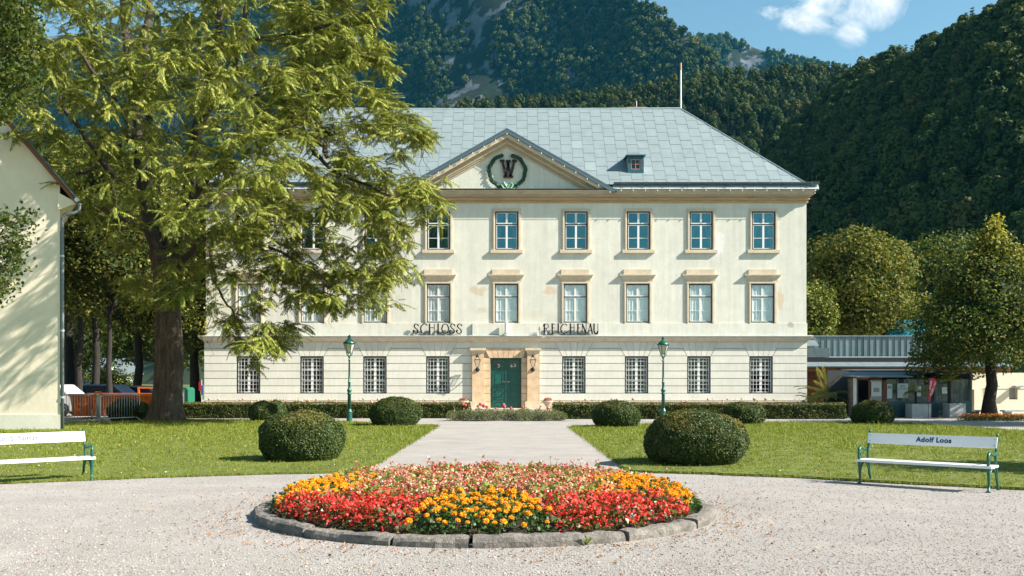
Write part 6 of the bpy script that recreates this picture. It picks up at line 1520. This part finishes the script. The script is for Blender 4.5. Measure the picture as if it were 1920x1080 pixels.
# ------------------------------------------------------------------ annex and pavilion on the right
YX = 61.8
anx = thing("annex_building", (X(1620, YX), YX, 0), "low annex with grey standing seam metal upper storey and lean-to roof right of the palace", "building")
xa, xb = X(1528, YX), X(1800, YX) + 3; zt, zb2 = Z(629.5, YX), Z(668, YX)
m = MB(); m.box(xa + .02, xb, YX + .05, YX + 8, zb2 - .3, zt - .03); m.build("upper_storey", zincd_m.m, anx)
w = 20.6 / F * YX * .56; k = 0; x = xa
cl_m = M("clad_zinc", (.15, .20, .22), .45, .4, .5); cl_m.vary(1.4, .8, 1.2, stretch=(1, 1, .4))
_r = cl_m.n("ShaderNodeObjectInfo").outputs['Random']; cl_m.mixin(1., cl_m.ramp(_r, [(0, .85), (1, 1.15)]), 'MULTIPLY')
pw2 = 11.7 / F * YX; pw2 = (X(1571, YX) - X(1559.5, YX))
while x + pw2 < xb:
    m = MB(); m.box(x + .02, x + pw2 - .02, YX, YX + .045, zb2, zt - .06); m.build("cladding_panel", cl_m.m, anx)
    m = MB(); m.box(x - .012, x + .012, YX - .05, YX + .044, zb2, zt - .06); m.build("standing_seam", cl_m.m, anx); x += pw2
m = MB(); m.box(xa - .05, xb, YX - .08, YX + .3, zt - .055, zt + .02); m.build("coping", axz_m.m, anx)
# lean-to roof
yl0, yl1 = 58.4, YX - .06; zl0, zl1 = Z(685, yl0), Z(669, yl1); x = XRg + .06; xe = X(1800, 58.4) + 3
m = MB(); m.prism([(yl0, zl0 - .08), (yl0, zl0 - .01), (yl1, zl1 - .01), (yl1, zl1 - .08)], x, xe, 'x'); m.build("lean_to_roof", zincd_m.m, anx)
i = 0
while x < xe:
    w_ = .86; m = MB(); j = 0
    zm, ym = (zl0 + zl1) / 2 + .0, (yl0 + yl1) / 2
    m.prism([(yl0 - .02, zl0 - .008), (yl0 - .02, zl0 + .03), (ym, zm + .03), (ym, zm - .008)], x + .01, min(x + w_ - .01, xe), 'x'); m.build("roof_sheet", axz_m.m, anx)
    m = MB(); m.prism([(ym + .01, zm - .007), (ym + .01, zm + .045), (yl1, zl1 + .03), (yl1, zl1 - .007)], x + .01 + .3, min(x + .3 + w_ - .01, xe + .3), 'x'); m.build("roof_sheet", axz_m.m, anx); x += w_
m = MB(); m.tube([(XRg + .05, yl0 - .08, zl0 - .06), (xe, yl0 - .08, zl0 - .06)], .085, 8); m.build("gutter", axz_m.m, anx)
m = MB(); m.box(XRg + .05, xe, yl0 + .1, yl0 + .3, zl0 - .35, zl0 - .1); m.build("beam", wood_m.m, anx)
m = MB(); m.tube([(X(1577, 58.5), 58.45, 0), (X(1577, 58.5), 58.45, zl0 - .1)], .05, 8); m.build("downpipe", axz_m.m, anx)
# brown boarded wall under the lean-to
yw = 59.4; z = 0
for k in range(13):
    zz = (zl0 + .1) * k / 13; m = MB(); m.box(XRg + .03, X(1573, yw), yw, yw + .05, zz + .008, zz + (zl0 + .1) / 13 - .006); m.build("wall_board", wood_m.m, anx)
m = MB(); m.box(XRg + .03, xe, yw + .051, yw + .3, 0, zl1 - .1); m.build("wall", dark_m.m, anx)
# small pent roofs at the left end of the metal storey
m = MB(); m.prism([(60.8, Z(649, 60.8)), (60.8, Z(648, 60.8)), (61.7, Z(638, 61.7)), (61.7, Z(642, 61.7))], XRg + .05, xa - .05, 'x'); m.build("pent_roof", cl_m.m, anx)
m = MB(); m.box(XRg + .06, xa + .4, 60.2, 61.7, zb2 - .1, Z(652, 60)); m.build("side_wall", zincd_m.m, anx)

pav = thing("pavilion", (X(1710, 46), 46, 0), "glass fronted pavilion with brown door frames and metal canopy under the annex roof", "building")
YP = 46.0; px0, px1 = X(1603, YP), X(1822, YP); ztp = Z(709, YP)
Q = Vector((X(1571, 58.3), 58.3, 0)); Pn = Vector((px0, YP, 0)); dv = (Q - Pn); Lw = dv.length; an = math.atan2(dv.y, dv.x)
T = Matrix.Translation(Pn) @ Matrix.Rotation(an, 4, 'Z')
nb = 9; Hs = 1.78
for k in range(nb):
    m = MB(); m.box(.06, Lw, -.02, .06, Hs * k / nb + .006, Hs * (k + 1) / nb - .006, T); m.build("wall_board", grey_wood_m.m, pav)
m = MB(); m.box(px0 - .055, px0 + .055, YP - .06, YP + .06, 0, ztp); m.build("corner_post", white_m.m, pav)
# canopy in three stepped metal strips
for k, (a, b, ya, yb_, zl, mt) in enumerate(((1600, 1712, 45.2, 46.6, Z(707.5, 45.2), axz_m), (1604, 1720, 46.8, 48.6, Z(702.5, 46.8), axz_m), (1612, 1735, 48.9, 51.5, Z(697, 49), zincd_m))):
    m = MB(); m.prism([(ya, zl), (ya, zl + .05), (yb_, zl + .15), (yb_, zl + .06)], X(a, ya), X(b, ya), 'x'); m.build("canopy", mt.m, pav)
zr_p = Z(698, 49); m = MB(); m.prism([(X(1625, 48), 48.), (X(1822, 48), 48.), (25, 58.2), (20.6, 58.2)], zr_p - .06, zr_p, 'z'); m.build("roof", zincd_m.m, pav)
m = MB(); m.box(X(1609, YP), X(1630, YP), YP - .05, YP + .02, Z(709, YP), Z(706.5, YP)); m.build("door_head", M("orange_wood", (.55, .26, .10), .6).m, pav)
brf = M("brown_frame", (.13, .045, .025), .5)
def fr(a, b): m = MB(); m.box(X(a, YP), X(b, YP), YP - .04, YP + .04, 0, ztp); m.build("door_post", brf.m, pav)
fr(1604.5, 1608.5); fr(1628, 1631.5); fr(1654, 1662)
m = MB(); m.box(X(1608.5, YP), X(1662, YP), YP - .04, YP + .04, ztp - .09, ztp); m.build("door_lintel", brf.m, pav)
m = MB(); m.box(X(1631.6, YP), X(1653.9, YP), YP, YP + .012, .02, ztp - .1); m.build("door_pane", shopglass_m, pav)
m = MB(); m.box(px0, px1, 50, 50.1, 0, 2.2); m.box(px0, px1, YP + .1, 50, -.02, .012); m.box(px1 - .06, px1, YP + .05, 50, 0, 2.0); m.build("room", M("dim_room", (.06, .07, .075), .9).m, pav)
x = 1662; k = 0
while x < 1821:
    x2 = min(x + 19.9, 1822); m = MB(); m.box(X(x, YP) + .01, X(x2, YP) - .01, YP, YP + .012, .05, ztp - .05); m.build("glass_panel", shopglass_m, pav)
    m = MB(); m.box(X(x, YP) + .01, X(x2, YP) - .01, YP - .014, YP - .004, .05, Z(752, YP)); m.build("lower_panel", M("teal_panel", (.025, .12, .13), .35, .2, .5).m if k == 0 else bpy.data.materials["teal_panel"], pav)
    m = MB(); m.box(X(x2, YP) - .02, X(x2, YP) + .02, YP - .03, YP + .03, 0, ztp); m.build("mullion", zincd_m.m, pav)
    for q in range(1, 9):
        xx = X(x, YP) + (X(x2, YP) - X(x, YP)) * q / 9; mb = MB(); mb.box(xx - .006, xx + .006, YP - .035, YP - .02, .05, ztp - .05); mb.build("lath", zincd_m.m, pav)
    x = x2; k += 1
paper = M("poster_paper", (.55, .62, .62), .7); ink = M("poster_ink", (.10, .12, .14), .7); pinki = M("poster_picture", (.30, .25, .28), .7)
def poster(a, b, c, d, lines, label, pic=None):
    y = YP - .045; m = MB(); m.box(X(a, YP), X(b, YP), y - .006, y, Z(d, YP), Z(c, YP)); o = m.build("poster", paper.m); tag(o, label, "poster")
    if lines:
        zt_ = Z(c, YP) - .06
        for s, sz in lines:
            me = text_mesh(s, sz, ink.m); q = link("lettering", me, o, ((X(a, YP) + X(b, YP)) / 2, y - .0085, zt_ - sz / 2)); q.rotation_euler = (R(90), 0, 0); zt_ -= sz * 1.1
    if pic:
        m = MB(); m.box(X(pic[0], YP), X(pic[1], YP), y - .009, y - .0065, Z(pic[3], YP), Z(pic[2], YP)); m.build("picture", pinki.m, o)
poster(1633, 1652, 716, 743, None, "pale poster with a pinkish picture on the pavilion door", (1637, 1648, 727, 735))
poster(1662.5, 1672, 720, 747, None, "narrow pale green notice on the first glass panel right of the door", (1664, 1671, 723, 729))
poster(1682, 1702, 719, 746, [("SOLL", .13), ("& DONNE", .10)], "large poster in two lines of big letters in the middle of the glass front")
poster(1716, 1726, 724, 743, None, "small pale notice behind the planter plant")
poster(1765, 1775, 726, 738, None, "small yellowish notice on the glass right of the red flag", None)
# planters
def planter(a, b, ytop, label, plants=True):
    Yp = 46.0 - 1.3; m = MB(); x0, x1 = X(a, Yp), X(b, Yp); h = Z(ytop, Yp); t = thing("planter", ((x0 + x1) / 2, Yp, 0), label, "planter"); m.box(x0, x1, Yp, Yp + .75, 0, h - .03); ring(m, x0, x1, 0, 0, 0, 0, 0) if False else None; m.build("box", conc_m.m, t)
    m = MB(); m.box(x0 - .012, x1 + .012, Yp - .012, Yp + .762, h - .029, h); m.build("rim", conc_m.m, t)
    return t, (x0 + x1) / 2, Yp + .4, h
palm_m = M("palm_frond", (.1, .12, .03), .5); palm_m.rand([(.18, .21, .03), (.27, .27, .05), (.12, .16, .025), (.33, .28, .08), (.21, .23, .04)]).translucent(.35, 1.3)
def fronds(name, c, n, L, seed, par, up=.9, leaflets=26, ll=.28):
    r = np.random.default_rng(seed); V, Fq = [], []
    for k in range(n):
        a = k * 2.4 + r.random(); e = r.uniform(.15, up) * math.pi / 2; c_, s_ = math.cos(a), math.sin(a); LL = L * r.uniform(.75, 1.1)
        def pos(t): hh = LL * (math.sin(e) * t - .55 * t * t * math.cos(e) * 1.0 - .12 * t * t); rr_ = LL * (math.cos(e) * t + .12 * t * t * math.sin(e)); return np.array([c[0] + c_ * rr_, c[1] + s_ * rr_, c[2] + hh])
        for q in range(leaflets):
            t = .12 + .88 * q / leaflets; p = pos(t); tg = pos(min(1, t + .03)) - pos(t - .03); tg /= np.linalg.norm(tg); sd = np.cross(tg, [0, 0, 1.]); sd /= np.linalg.norm(sd) + 1e-9; l2 = ll * math.sin(math.pi * min(1, t * .85 + .12)) + .05
            for s in (-1, 1):
                d = sd * s * .75 + tg * .6 + np.array([0, 0, .12]); d /= np.linalg.norm(d); b = len(V); w = .024; V += [p - tg * w, p + d * l2 * .5 + [0, 0, .01], p + d * l2 + [0, 0, -.05], p + d * l2 * .5 + tg * w]; Fq.append([b, b + 1, b + 2, b + 3])
        for q in range(6):
            p0, p1 = pos(q / 6), pos((q + 1) / 6); b = len(V); V += [p0 + [0, 0, .012], p1 + [0, 0, .008], p1 - [0, 0, .008], p0 - [0, 0, .012]]; Fq.append([b, b + 1, b + 2, b + 3])
    return tag(link(name, np_mesh(name, V, Fq, palm_m.m), par), kind='stuff')
t, cx_, cy_, h_ = planter(1710, 1746, 757.5, "pale concrete planter box with a palm-like plant behind the red flag")
m = MB(); m.tube([(cx_ - .1, cy_, h_ - .1), (cx_ - .1, cy_, h_ + .55)], .05, 7); m.build("stem", barkd_m.m, t); fronds("fronds", (cx_ - .1, cy_, h_ + .5), 16, .65, 3, t, .95, 12, .22)
t, cx_, cy_, h_ = planter(1781, 1811, 757, "second concrete planter box right of the red flag, with a small conifer stem"); m = MB(); m.tube([(cx_ - .2, cy_, h_ - .1), (cx_ - .2, cy_, h_ + 1.0)], .09, 8); m.build("stem", barkd_m.m, t); fronds("fronds", (cx_ - .2, cy_, h_ + 1.0), 14, .6, 4, t, .9, 12, .2)
# palm in front of the annex wall
YQ = 50.; pl = thing("palm", (X(1549, YQ), YQ, 0), "feathery palm in a pale trough between the palace corner and the annex", "palm"); m = MB(); m.tube([(X(1549, YQ), YQ, .3), (X(1549, YQ), YQ, .75)], [.16, .12], 8); m.build("trunk", barkd_m.m, pl); fronds("fronds", (X(1549, YQ), YQ, .8), 26, 1.9, 6, pl, 1.02, 34, .34)
fronds("dead_fronds", (X(1530, YQ), YQ + .4, .5), 8, 1.2, 9, pl, .75, 22, .26)
m = MB(); m.box(X(1541, YQ), X(1576, YQ), YQ - .3, YQ + .4, 0, Z(757, YQ)); m.build("trough", stone_m.m, pl)
# feather flag
YFf = 44.2; fl = thing("feather_flag", (X(1741, YFf), YFf, 0), "red feather flag with white slanted lettering beside a planter", "flag")
m = MB(); m.tube([(X(1740.5, YFf), YFf, 0), (X(1740.5, YFf), YFf, Z(755, YFf)), (X(1742, YFf), YFf, Z(730, YFf)), (X(1745.5, YFf), YFf, Z(709, YFf)), (X(1751, YFf), YFf, Z(709, YFf))], .012, 6); m.build("pole", dark_m.m, fl)
m = MB(); m.prism([(X(a, YFf), Z(b, YFf)) for a, b in ((1740.5, 754), (1745.5, 744), (1751, 731), (1755.5, 719), (1756, 714), (1753, 710), (1747, 708.5), (1743, 712), (1742, 722))], YFf - .012, YFf + .012); m.build("cloth", M("flag_red", (.55, .03, .05), .7).m, fl)
for s, px, py, sz in (("MUSIK | KÜ", 1749.6, 729, .13), ("ATELIER", 1744.8, 722, .11)):
    me = text_mesh(s, sz, white_m.m, off=.001); o = link("lettering", me, fl, (X(px, YFf), YFf - .018, Z(py, YFf))); o.rotation_euler = (R(90), R(-71) if s[0] == 'M' else R(-80), 0)
# white garden wall with small openings
YG = 50.; gwl = thing("garden_wall", (X(1880, YG), YG, 0), "weathered white wall with small square openings at the right edge", "wall")
x0, x1 = X(1823, YG), X(1960, YG); m = MB()
wall_grid(m, x0, x1, 0, Z(699, YG), [(X(1892, YG), X(1908, YG), Z(749, YG), Z(727, YG)), (X(1856, YG), X(1866, YG), Z(749, YG), Z(727, YG))], YG, .25)
m.quad((x0, YG, 0), (x0, YG, Z(699, YG)), (x0, YG + .4, Z(699, YG)), (x0, YG + .4, 0)); m.quad((x0, YG, Z(699, YG)), (x1, YG, Z(699, YG)), (x1, YG + .4, Z(699, YG)), (x0, YG + .4, Z(699, YG)))
m.build("wall", cream_m.m, gwl)
m = MB(); m.box(x0, x1, YG + .26, YG + .4, 0, Z(699, YG) - .01); m.build("shutter", conc_m.m, gwl)
m = MB(); m.box(x0 - .02, X(1838, YG), YG - .25, YG - .003, 0, Z(730, YG)); m.build("buttress", cream_m.m, gwl)
m = MB(); m.box(X(1836, YG), x1, YG - .015, YG - .003, Z(729.5, YG), Z(728.5, YG)); m.build("wall_line", conc_m.m, gwl)
for (a, b) in ((1899, 1915), (1852, 1869)): m = MB(); m.box(X(a, YG), X(b, YG), YG - .3, YG - .003, Z(726, YG), Z(723, YG)); m.build("canopy", conc_m.m, gwl)
def stone_bench(a, b, label):
    Yb = 46.5; t = thing("stone_bench", (X((a + b) / 2, Yb), Yb, 0), label, "bench", "dark stone benches by the white wall"); m = MB(); m.box(X(a, Yb), X(b, Yb), Yb, Yb + .5, Z(772, Yb) , Z(769, Yb)); m.build("seat", conc_m.m, t)
    for q in (a + 9, b - 9): m = MB(); m.prism([(X(q - 6, Yb), 0), (X(q + 6, Yb), 0), (X(q + 4, Yb), .1), (X(q + 6, Yb), Z(772.2, Yb)), (X(q - 6, Yb), Z(772.2, Yb)), (X(q - 4, Yb), .1)], Yb + .05, Yb + .42); m.build("leg", conc_m.m, t)
stone_bench(1823, 1870, "dark stone bench behind the lime tree trunk"); stone_bench(1884, 1945, "dark stone bench cut by the right picture edge before the white wall")
fb = thing("low_flower_bed", (X(1858, 41), 41, 0), "long low bed of dark orange flowers under the lime tree", "flower bed")
bx = [(X(px, 41.5 + (i % 2)), 41.5 + (i % 2) * .8, .12, .3, .5, .13) for i, px in enumerate(range(1806, 1925, 6))]
foliage_mass("leaves", bx, 5000, .06, [fernl.m, bronz.m], [.7, .3], fb, 71); foliage_mass("orange_flowers", [(b[0], b[1], .2, b[3], b[4], .1) for b in bx], 1700, .06, [M("dark_orange_petal", (.55, .16, .01), .6).m], [1.], fb, 72)
# teal roof behind
YT = 74.; tr_ = thing("teal_roofed_house", (X(1740, YT), YT, 0), "house with a teal corrugated roof behind the annex, half hidden by the lime tree", "house")
m = MB(); m.box(X(1672, YT), X(1860, YT), YT + .5, YT + 6, 0, Z(631, YT)); m.build("wall", cream_m.m, tr_)
m = MB(); a, b, c = Vector((X(1662, YT), YT, Z(631, YT))), Vector((X(1700, YT), YT + 3.5, Z(600, YT + 3.5))), None
n = 40
for k in range(n):
    u0, u1 = X(1662, YT) + k * .2, X(1662, YT) + (k + 1) * .2; sh = 1.0
    top = lambda u: min(1., (u - X(1662, YT)) / 1.55)
    f0, f1 = top(u0), top(u1)
    P0 = Vector((u0, YT, a.z)); P1 = Vector((u1, YT, a.z)); 
    q = lambda u, f, h: Vector((u + .0 * f, YT + 3.5 * f, a.z + (b.z - a.z) * f + h))
    m.add([q(u0, 0, 0), q((u0 + u1) / 2, 0, .05), q((u0 + u1) / 2, (f0 + f1) / 2, .05), q(u0, f0, 0), q(u1, 0, 0), q(u1, f1, 0)], [(0, 1, 2, 3), (1, 4, 5, 2)])
m.build("roof", tealroof_m.m, tr_)

# ------------------------------------------------------------------ left side
YB_ = 33.; lbd = thing("cream_building", (X(60, YB_), YB_, 0), "cream rendered gabled building with a grey downpipe at the left edge", "building")
xr = X(112.5, YB_); xl = xr - 9; ze = Z(383, YB_); zr = Z(383 - 160 / 150 * 260, YB_)
sp_ = 1.17; ex = X(150, YB_) ; zo = Z(376, YB_)
m = MB(); m.prism([(xl, 0.0), (xr, 0), (xr, zo + (ex - xr) * sp_ - .08), (xr - 4.5, zo + (ex - xr + 4.5) * sp_ - .08), (xl, ze)], YB_, YB_ + 11); m.build("wall", cream_m.m, lbd)
m = MB(); m.box(xl, xr + .025, YB_ - .03, YB_ - .001, 0, Z(777.5, YB_)); m.box(xr + .001, xr + .025, YB_, YB_ + 11, 0, Z(777.5, YB_)); m.build("plinth", plaster_m.m, lbd)
m = MB(); m.prism([(ex, zo), (ex, zo + .08), (xr - 4.5, zo + .08 + (ex - xr + 4.5) * sp_), (xr - 4.5, zo + (ex - xr + 4.5) * sp_)], YB_ - .25, YB_ + 11.3); m.build("roof", zincd_m.m, lbd)
m = MB(); m.prism([(ex - .08, zo - .12), (ex - .03, zo - .01), (xr - 4.5, zo - .01 + (ex - .03 - xr + 4.5) * sp_), (xr - 4.5, zo - .2 + (ex - .03 - xr + 4.5) * sp_)], YB_ - .2, YB_ - .12); m.build("barge_board", wood_m.m, lbd)
m = MB(); m.prism([(xr - .02, ze - .2), (xr + .15, ze - .16), (xr + .4, ze - .05), (ex - .1, zo - .13), (ex - .14, zo - .04), (xr - .02, zo + .25)], YB_ - .12, YB_ + 11); m.build("eave_cove", cream_m.m, lbd)
m = MB(); m.tube([(ex + .02, YB_ - .3, zo - .02), (ex + .02, YB_ + 11, zo - .02)], .075, 8); m.build("gutter", galv_m.m, lbd)
xd = X(117, YB_); m = MB(); m.tube([(ex, YB_ + .1, zo - .08), (ex - .02, YB_ + .1, Z(394, YB_)), (X(139, YB_), YB_ + .08, Z(399, YB_)), (X(122, YB_), YB_ + .04, Z(402, YB_)), (xd, YB_ + .02, Z(408, YB_)), (xd, YB_ + .02, Z(600, YB_)), (xd, YB_ + .02, 0.02)], .062, 10); dp = m.build("downpipe", M("pipe_grey", (.16, .19, .21), .5, .4).m, lbd, True)
for py in (480, 620, 745): m = MB(); m.tube([(xd, YB_ + .02, Z(py, YB_) - .03), (xd, YB_ + .02, Z(py, YB_) + .03)], .075, 10); m.build("pipe_clip", galv_m.m, dp)
for o in [c for c in lbd.children] + [c for q in lbd.children for c in q.children]:
    if o.data in (None,): continue
    wl_ = ORG[o.name]
    for v in o.data.vertices: v.co.x -= max(0., v.co.y - YB_) * .56
# crowd barriers
def barrier(px0, px1, py0, flip, label):
    w = 2.0; wp = abs(X(px1, 40.5) - X(px0, 40.5)); th = math.acos(min(1, wp / w)) * flip; cx = X((px0 + px1) / 2, 40.3); t = thing("crowd_barrier", (cx, 40.6, 0), label, "barrier", None, th)
    def b(m, nm): o = bpy.data.objects.new(nm, m.mesh(nm, galv_m.m, True)); COL.objects.link(o); o.parent = t; ORG[o.name] = Vector(); return o
    m = MB(); h = 1.1; r_ = .12; m.tube([(-w / 2, 0, .16), (-w / 2, 0, h - r_), (-w / 2 + .04, 0, h - .03), (-w / 2 + r_, 0, h), (w / 2 - r_, 0, h), (w / 2 - .04, 0, h - .03), (w / 2, 0, h - r_), (w / 2, 0, .16), (-w / 2, 0, .16)], .024, 8, False); b(m, "frame")
    bar = MB(); bar.tube([(0, 0, .16), (0, 0, h)], .011, 5); bm__ = bar.mesh("bar", galv_m.m, True)
    for k in range(1, 15): o = bpy.data.objects.new("bar", bm__); COL.objects.link(o); o.parent = t; o.location = (-w / 2 + w * k / 15, 0, 0); ORG[o.name] = Vector()
    for s in (-.8, .8): m = MB(); m.tube([(s, 0, .5), (s, 0, .16), (s, -.36, 0)], .022, 6); m.tube([(s, 0, .2), (s, .36, 0)], .022, 6); b(m, "foot")
barrier(116, 157, 0, 1, "galvanised crowd barrier nearest the cream building downpipe"); barrier(158, 199, 0, -1, "galvanised crowd barrier in the middle of the three"); barrier(200, 241, 0, 1, "galvanised crowd barrier half hidden by the dark clipped bush")
# orange container
YO = 43.6; oc = thing("skip_container", (X(210, YO), YO, 0), "long orange steel container with ribs behind the barriers, left of the thick trunk", "container")
x0, x1, h = X(133, YO), X(300, YO), Z(738, YO)
m = MB(); m.prism([(x0 + .1, .12), (x1 - .2, .12), (x1, h - .12), (x0 - .05, h - .12)], YO, YO + 1.9); m.build("hull", orange_m.m, oc)
m = MB(); m.box(x0 - .1, x1 + .05, YO - .06, YO + .02, h - .119, h); m.box(x0 - .1, x1 + .05, YO + 1.88, YO + 1.96, h - .119, h); m.build("rim", orange_m.m, oc)
for k in range(9): xx = x0 + .2 + (x1 - x0 - .5) * k / 8; m = MB(); m.box(xx - .04, xx + .04, YO - .05, YO - .002, .12, h - .121); m.build("rib", orange_m.m, oc)
for zz in (.35, .62): m = MB(); m.box(x0 + .3, x1 - .35, YO - .045 if zz < .5 else YO - .046, YO - .003, zz - .03, zz + .03); m.build("rail", orange_m.m, oc)
m = MB(); m.tube([(x0 + 1.1, YO - .08, .8), (x0 + 1.12, YO - .2, .84), (x0 + 1.3, YO - .2, .84)], .05, 8); m.tube([(x0 + 1.12, YO - .1, h), (x0 + 1.12, YO - .1, h + .06), (x0 + 1.35, YO - .1, h + .06), (x0 + 1.35, YO - .1, h)], .04, 6); m.build("lifting_hook", orange_m.m, oc)
m = MB(); zr_ = Z(725.5, YO + 1); xx0, xx1 = X(243.5, YO), X(284, YO); 
m.box(xx0, xx0 + .08, YO + .9, YO + .98, h - .1, zr_); m.box(xx1 - .08, xx1, YO + .9, YO + .98, h - .1, zr_); m.box(xx0 + .08, xx1 - .08, YO + .9, YO + .98, zr_ - .07, zr_); m.build("upright_frame", orange_m.m, oc)
# cars
def car(loc, rz, col, name, label, L=4.3, H=1.45, van=False):
    t = thing("parked_car", loc, label, "car", None, rz)
    def b(m, nm, mat, sm=False, par=t): o = bpy.data.objects.new(nm, m.mesh(nm, mat, sm)); COL.objects.link(o); o.parent = par; ORG[o.name] = Vector(); return o
    paint = M(name, col, .25, .3, .6).m; h = L / 2; wd = .85
    side = [(-h, .35), (-h + .05, .75), (-h + .15, .9), (-h + 1.0, .98), (-h + 1.65, H - .05), (-h + 2.2, H), (h - .9, H - .03), (h - .3, .98), (h - .05, .85), (h, .4), (h - .2, .25), (h - .45, .25), (h - .5, .5), (h - .68, .6), (h - .95, .6), (h - 1.12, .5), (h - 1.17, .25), (-h + 1.15, .25), (-h + 1.1, .5), (-h + .92, .6), (-h + .66, .6), (-h + .48, .5), (-h + .43, .25), (-h + .15, .25)]
    m = MB(); m.prism(side, -wd, wd); o = b(m, "body", paint)
    bv = o.modifiers.new("bevel", 'BEVEL'); bv.width = .06; bv.segments = 3; bv.limit_method = 'ANGLE'
    for s in (-1, 1):
        m = MB(); y = s * (wd + .004); pts_ = [(-h + 1.15, 1.0), (-h + 1.72, H - .12), (-h + 2.2, H - .08), (h - 1.0, H - .1), (h - .5, 1.0)]; m.prism(pts_, min(y, y - s * .006), max(y, y - s * .006)); b(m, "side_window", glassd_m)
        for wx in (-h + .79, h - .82):
            Tw = Matrix.Translation((wx, s * (wd - .1), .31)) @ Matrix.Rotation(R(90), 4, 'X'); m = MB(); m.lathe([(.18, -.10), (.29, -.10), (.31, -.07), (.31, .07), (.29, .10), (.18, .10)], 20, T=Tw); w_ = b(m, "wheel", dark_m.m, True); m = MB(); m.lathe([(0, -.104), (.17, -.106), (.19, -.09), (.19, .09), (.17, .106), (0, .104)], 10, T=Tw); b(m, "rim", galv_m.m, False, w_)
    m = MB(); m.quad((-h + 1.03, -wd + .1, 1.0), (-h + 1.03, wd - .1, 1.0), (-h + 1.63, wd - .14, H - .09), (-h + 1.63, -wd + .14, H - .09)); b(m, "windscreen", glassd_m)
    for s in (-1, 1): m = MB(); m.box(-h - .012, -h + .05, s * .62 - .14, s * .62 + .14, .62, .74); b(m, "headlight", white_m.m)
car((X(98, 47), 47, 0), 0, (.75, .76, .78), "white_car_paint", "white car whose rear shows between the downpipe and the orange container", 3.2, 1.5)
car((X(180, 53), 53, 0), 0, (.015, .03, .06), "dark_blue_car_paint", "dark blue car behind the orange container, nearer the building", 4.4, 1.5)
car((X(245, 55), 55, 0), 0, (.02, .035, .05), "blue_black_car_paint", "dark car behind the orange container, nearer the thick trunk", 4.2, 1.42)
# white house seen under the trees
YH = 92.; hs = thing("white_house", (X(205, YH), YH, 0), "pale house with a sloping grey roof seen under the trees behind the orange container", "house")
hw_m = M("pale_blue_render", (.36, .44, .45), .9); m = MB(); m.box(X(150, YH), X(208, YH), YH, YH + 7, 0, Z(702, YH)); m.build("wall", hw_m.m, hs)  # pale render with the teal shade under the trees put into its colour
m = MB(); m.prism([(YH - .6, Z(703, YH)), (YH - .6, Z(700, YH)), (YH + 3.6, Z(672, YH + 3.6)), (YH + 7.5, Z(702, YH + 7))], X(146, YH), X(214, YH), 'x'); m.build("roof", axz_m.m, hs)
m = MB(); m.box(X(196, YH), X(209, YH), YH - .5, YH + 2, Z(702, YH), Z(688, YH)); m.build("dormer", hw_m.m, hs)
for a in (168, 190): m = MB(); m.box(X(a, YH), X(a + 12, YH), YH - .02, YH + .1, Z(722, YH), Z(709, YH)); w_ = m.build("window", white_m.m, hs); m = MB(); m.box(X(a + 1.5, YH), X(a + 10.5, YH), YH - .03, YH - .021, Z(720.5, YH), Z(710.5, YH)); m.build("pane", glassd_m, w_)
broad_tree("shrub", X(218, 76), 76, .4, .08, (X(215, 76), 76, 1.3, 1.9, 1.2, 1.3, 'round'), 5000, .14, "light green garden shrub before the pale house", 65, [dark_leaf_m.m, ailan_m.m], [.5, .5], lumps=18, lumpr=.4, cat="shrub")
# green cabin and sign near the palace corner
YK = 54.; gc = thing("green_cabin", (X(345, YK), YK, 0), "small green cabin with a pale side between the thick trunk and the palace", "cabin"); x0, x1 = X(335, YK), X(351, YK)
m = MB(); m.box(x0, x1, YK, YK + 1.1, 0, Z(731, YK)); m.build("body", conc_m.m, gc); cg = M("cabin_green", (.006, .11, .065), .5).m
m = MB(); m.prism([(x0 - .05, Z(731, YK)), (x1 + .06, Z(731, YK)), (x1 - .05, Z(726.5, YK)), (x0 + .03, Z(726.5, YK))], YK - .05, YK + 1.15); m.build("roof", cg, gc); m = MB(); m.box(x1 - .0, x1 + .06, YK - .05, YK + 1.1, 0, Z(731, YK) - .003); m.box(x1 - .12, x1 - .001, YK - .02, YK - .003, 0, Z(731, YK) - .003); m.build("door", cg, gc)
YS_ = 56.; sg = thing("road_sign", (X(377, YS_), YS_, 0), "thin pole with red and blue sign plates at the palace corner", "sign"); m = MB(); m.tube([(X(378, YS_), YS_, 0), (X(378, YS_), YS_, Z(712, YS_))], .03, 6); m.build("pole", galv_m.m, sg)
m = MB(); m.box(X(373, YS_), X(377, YS_), YS_ - .04, YS_, Z(733, YS_), Z(716, YS_)); m.build("plate", M("sign_red", (.3, .02, .03), .5).m, sg); m = MB(); m.box(X(379, YS_), X(381, YS_), YS_ - .04, YS_, Z(740, YS_), Z(722, YS_)); m.build("plate", M("sign_blue", (.03, .06, .3), .5).m, sg)
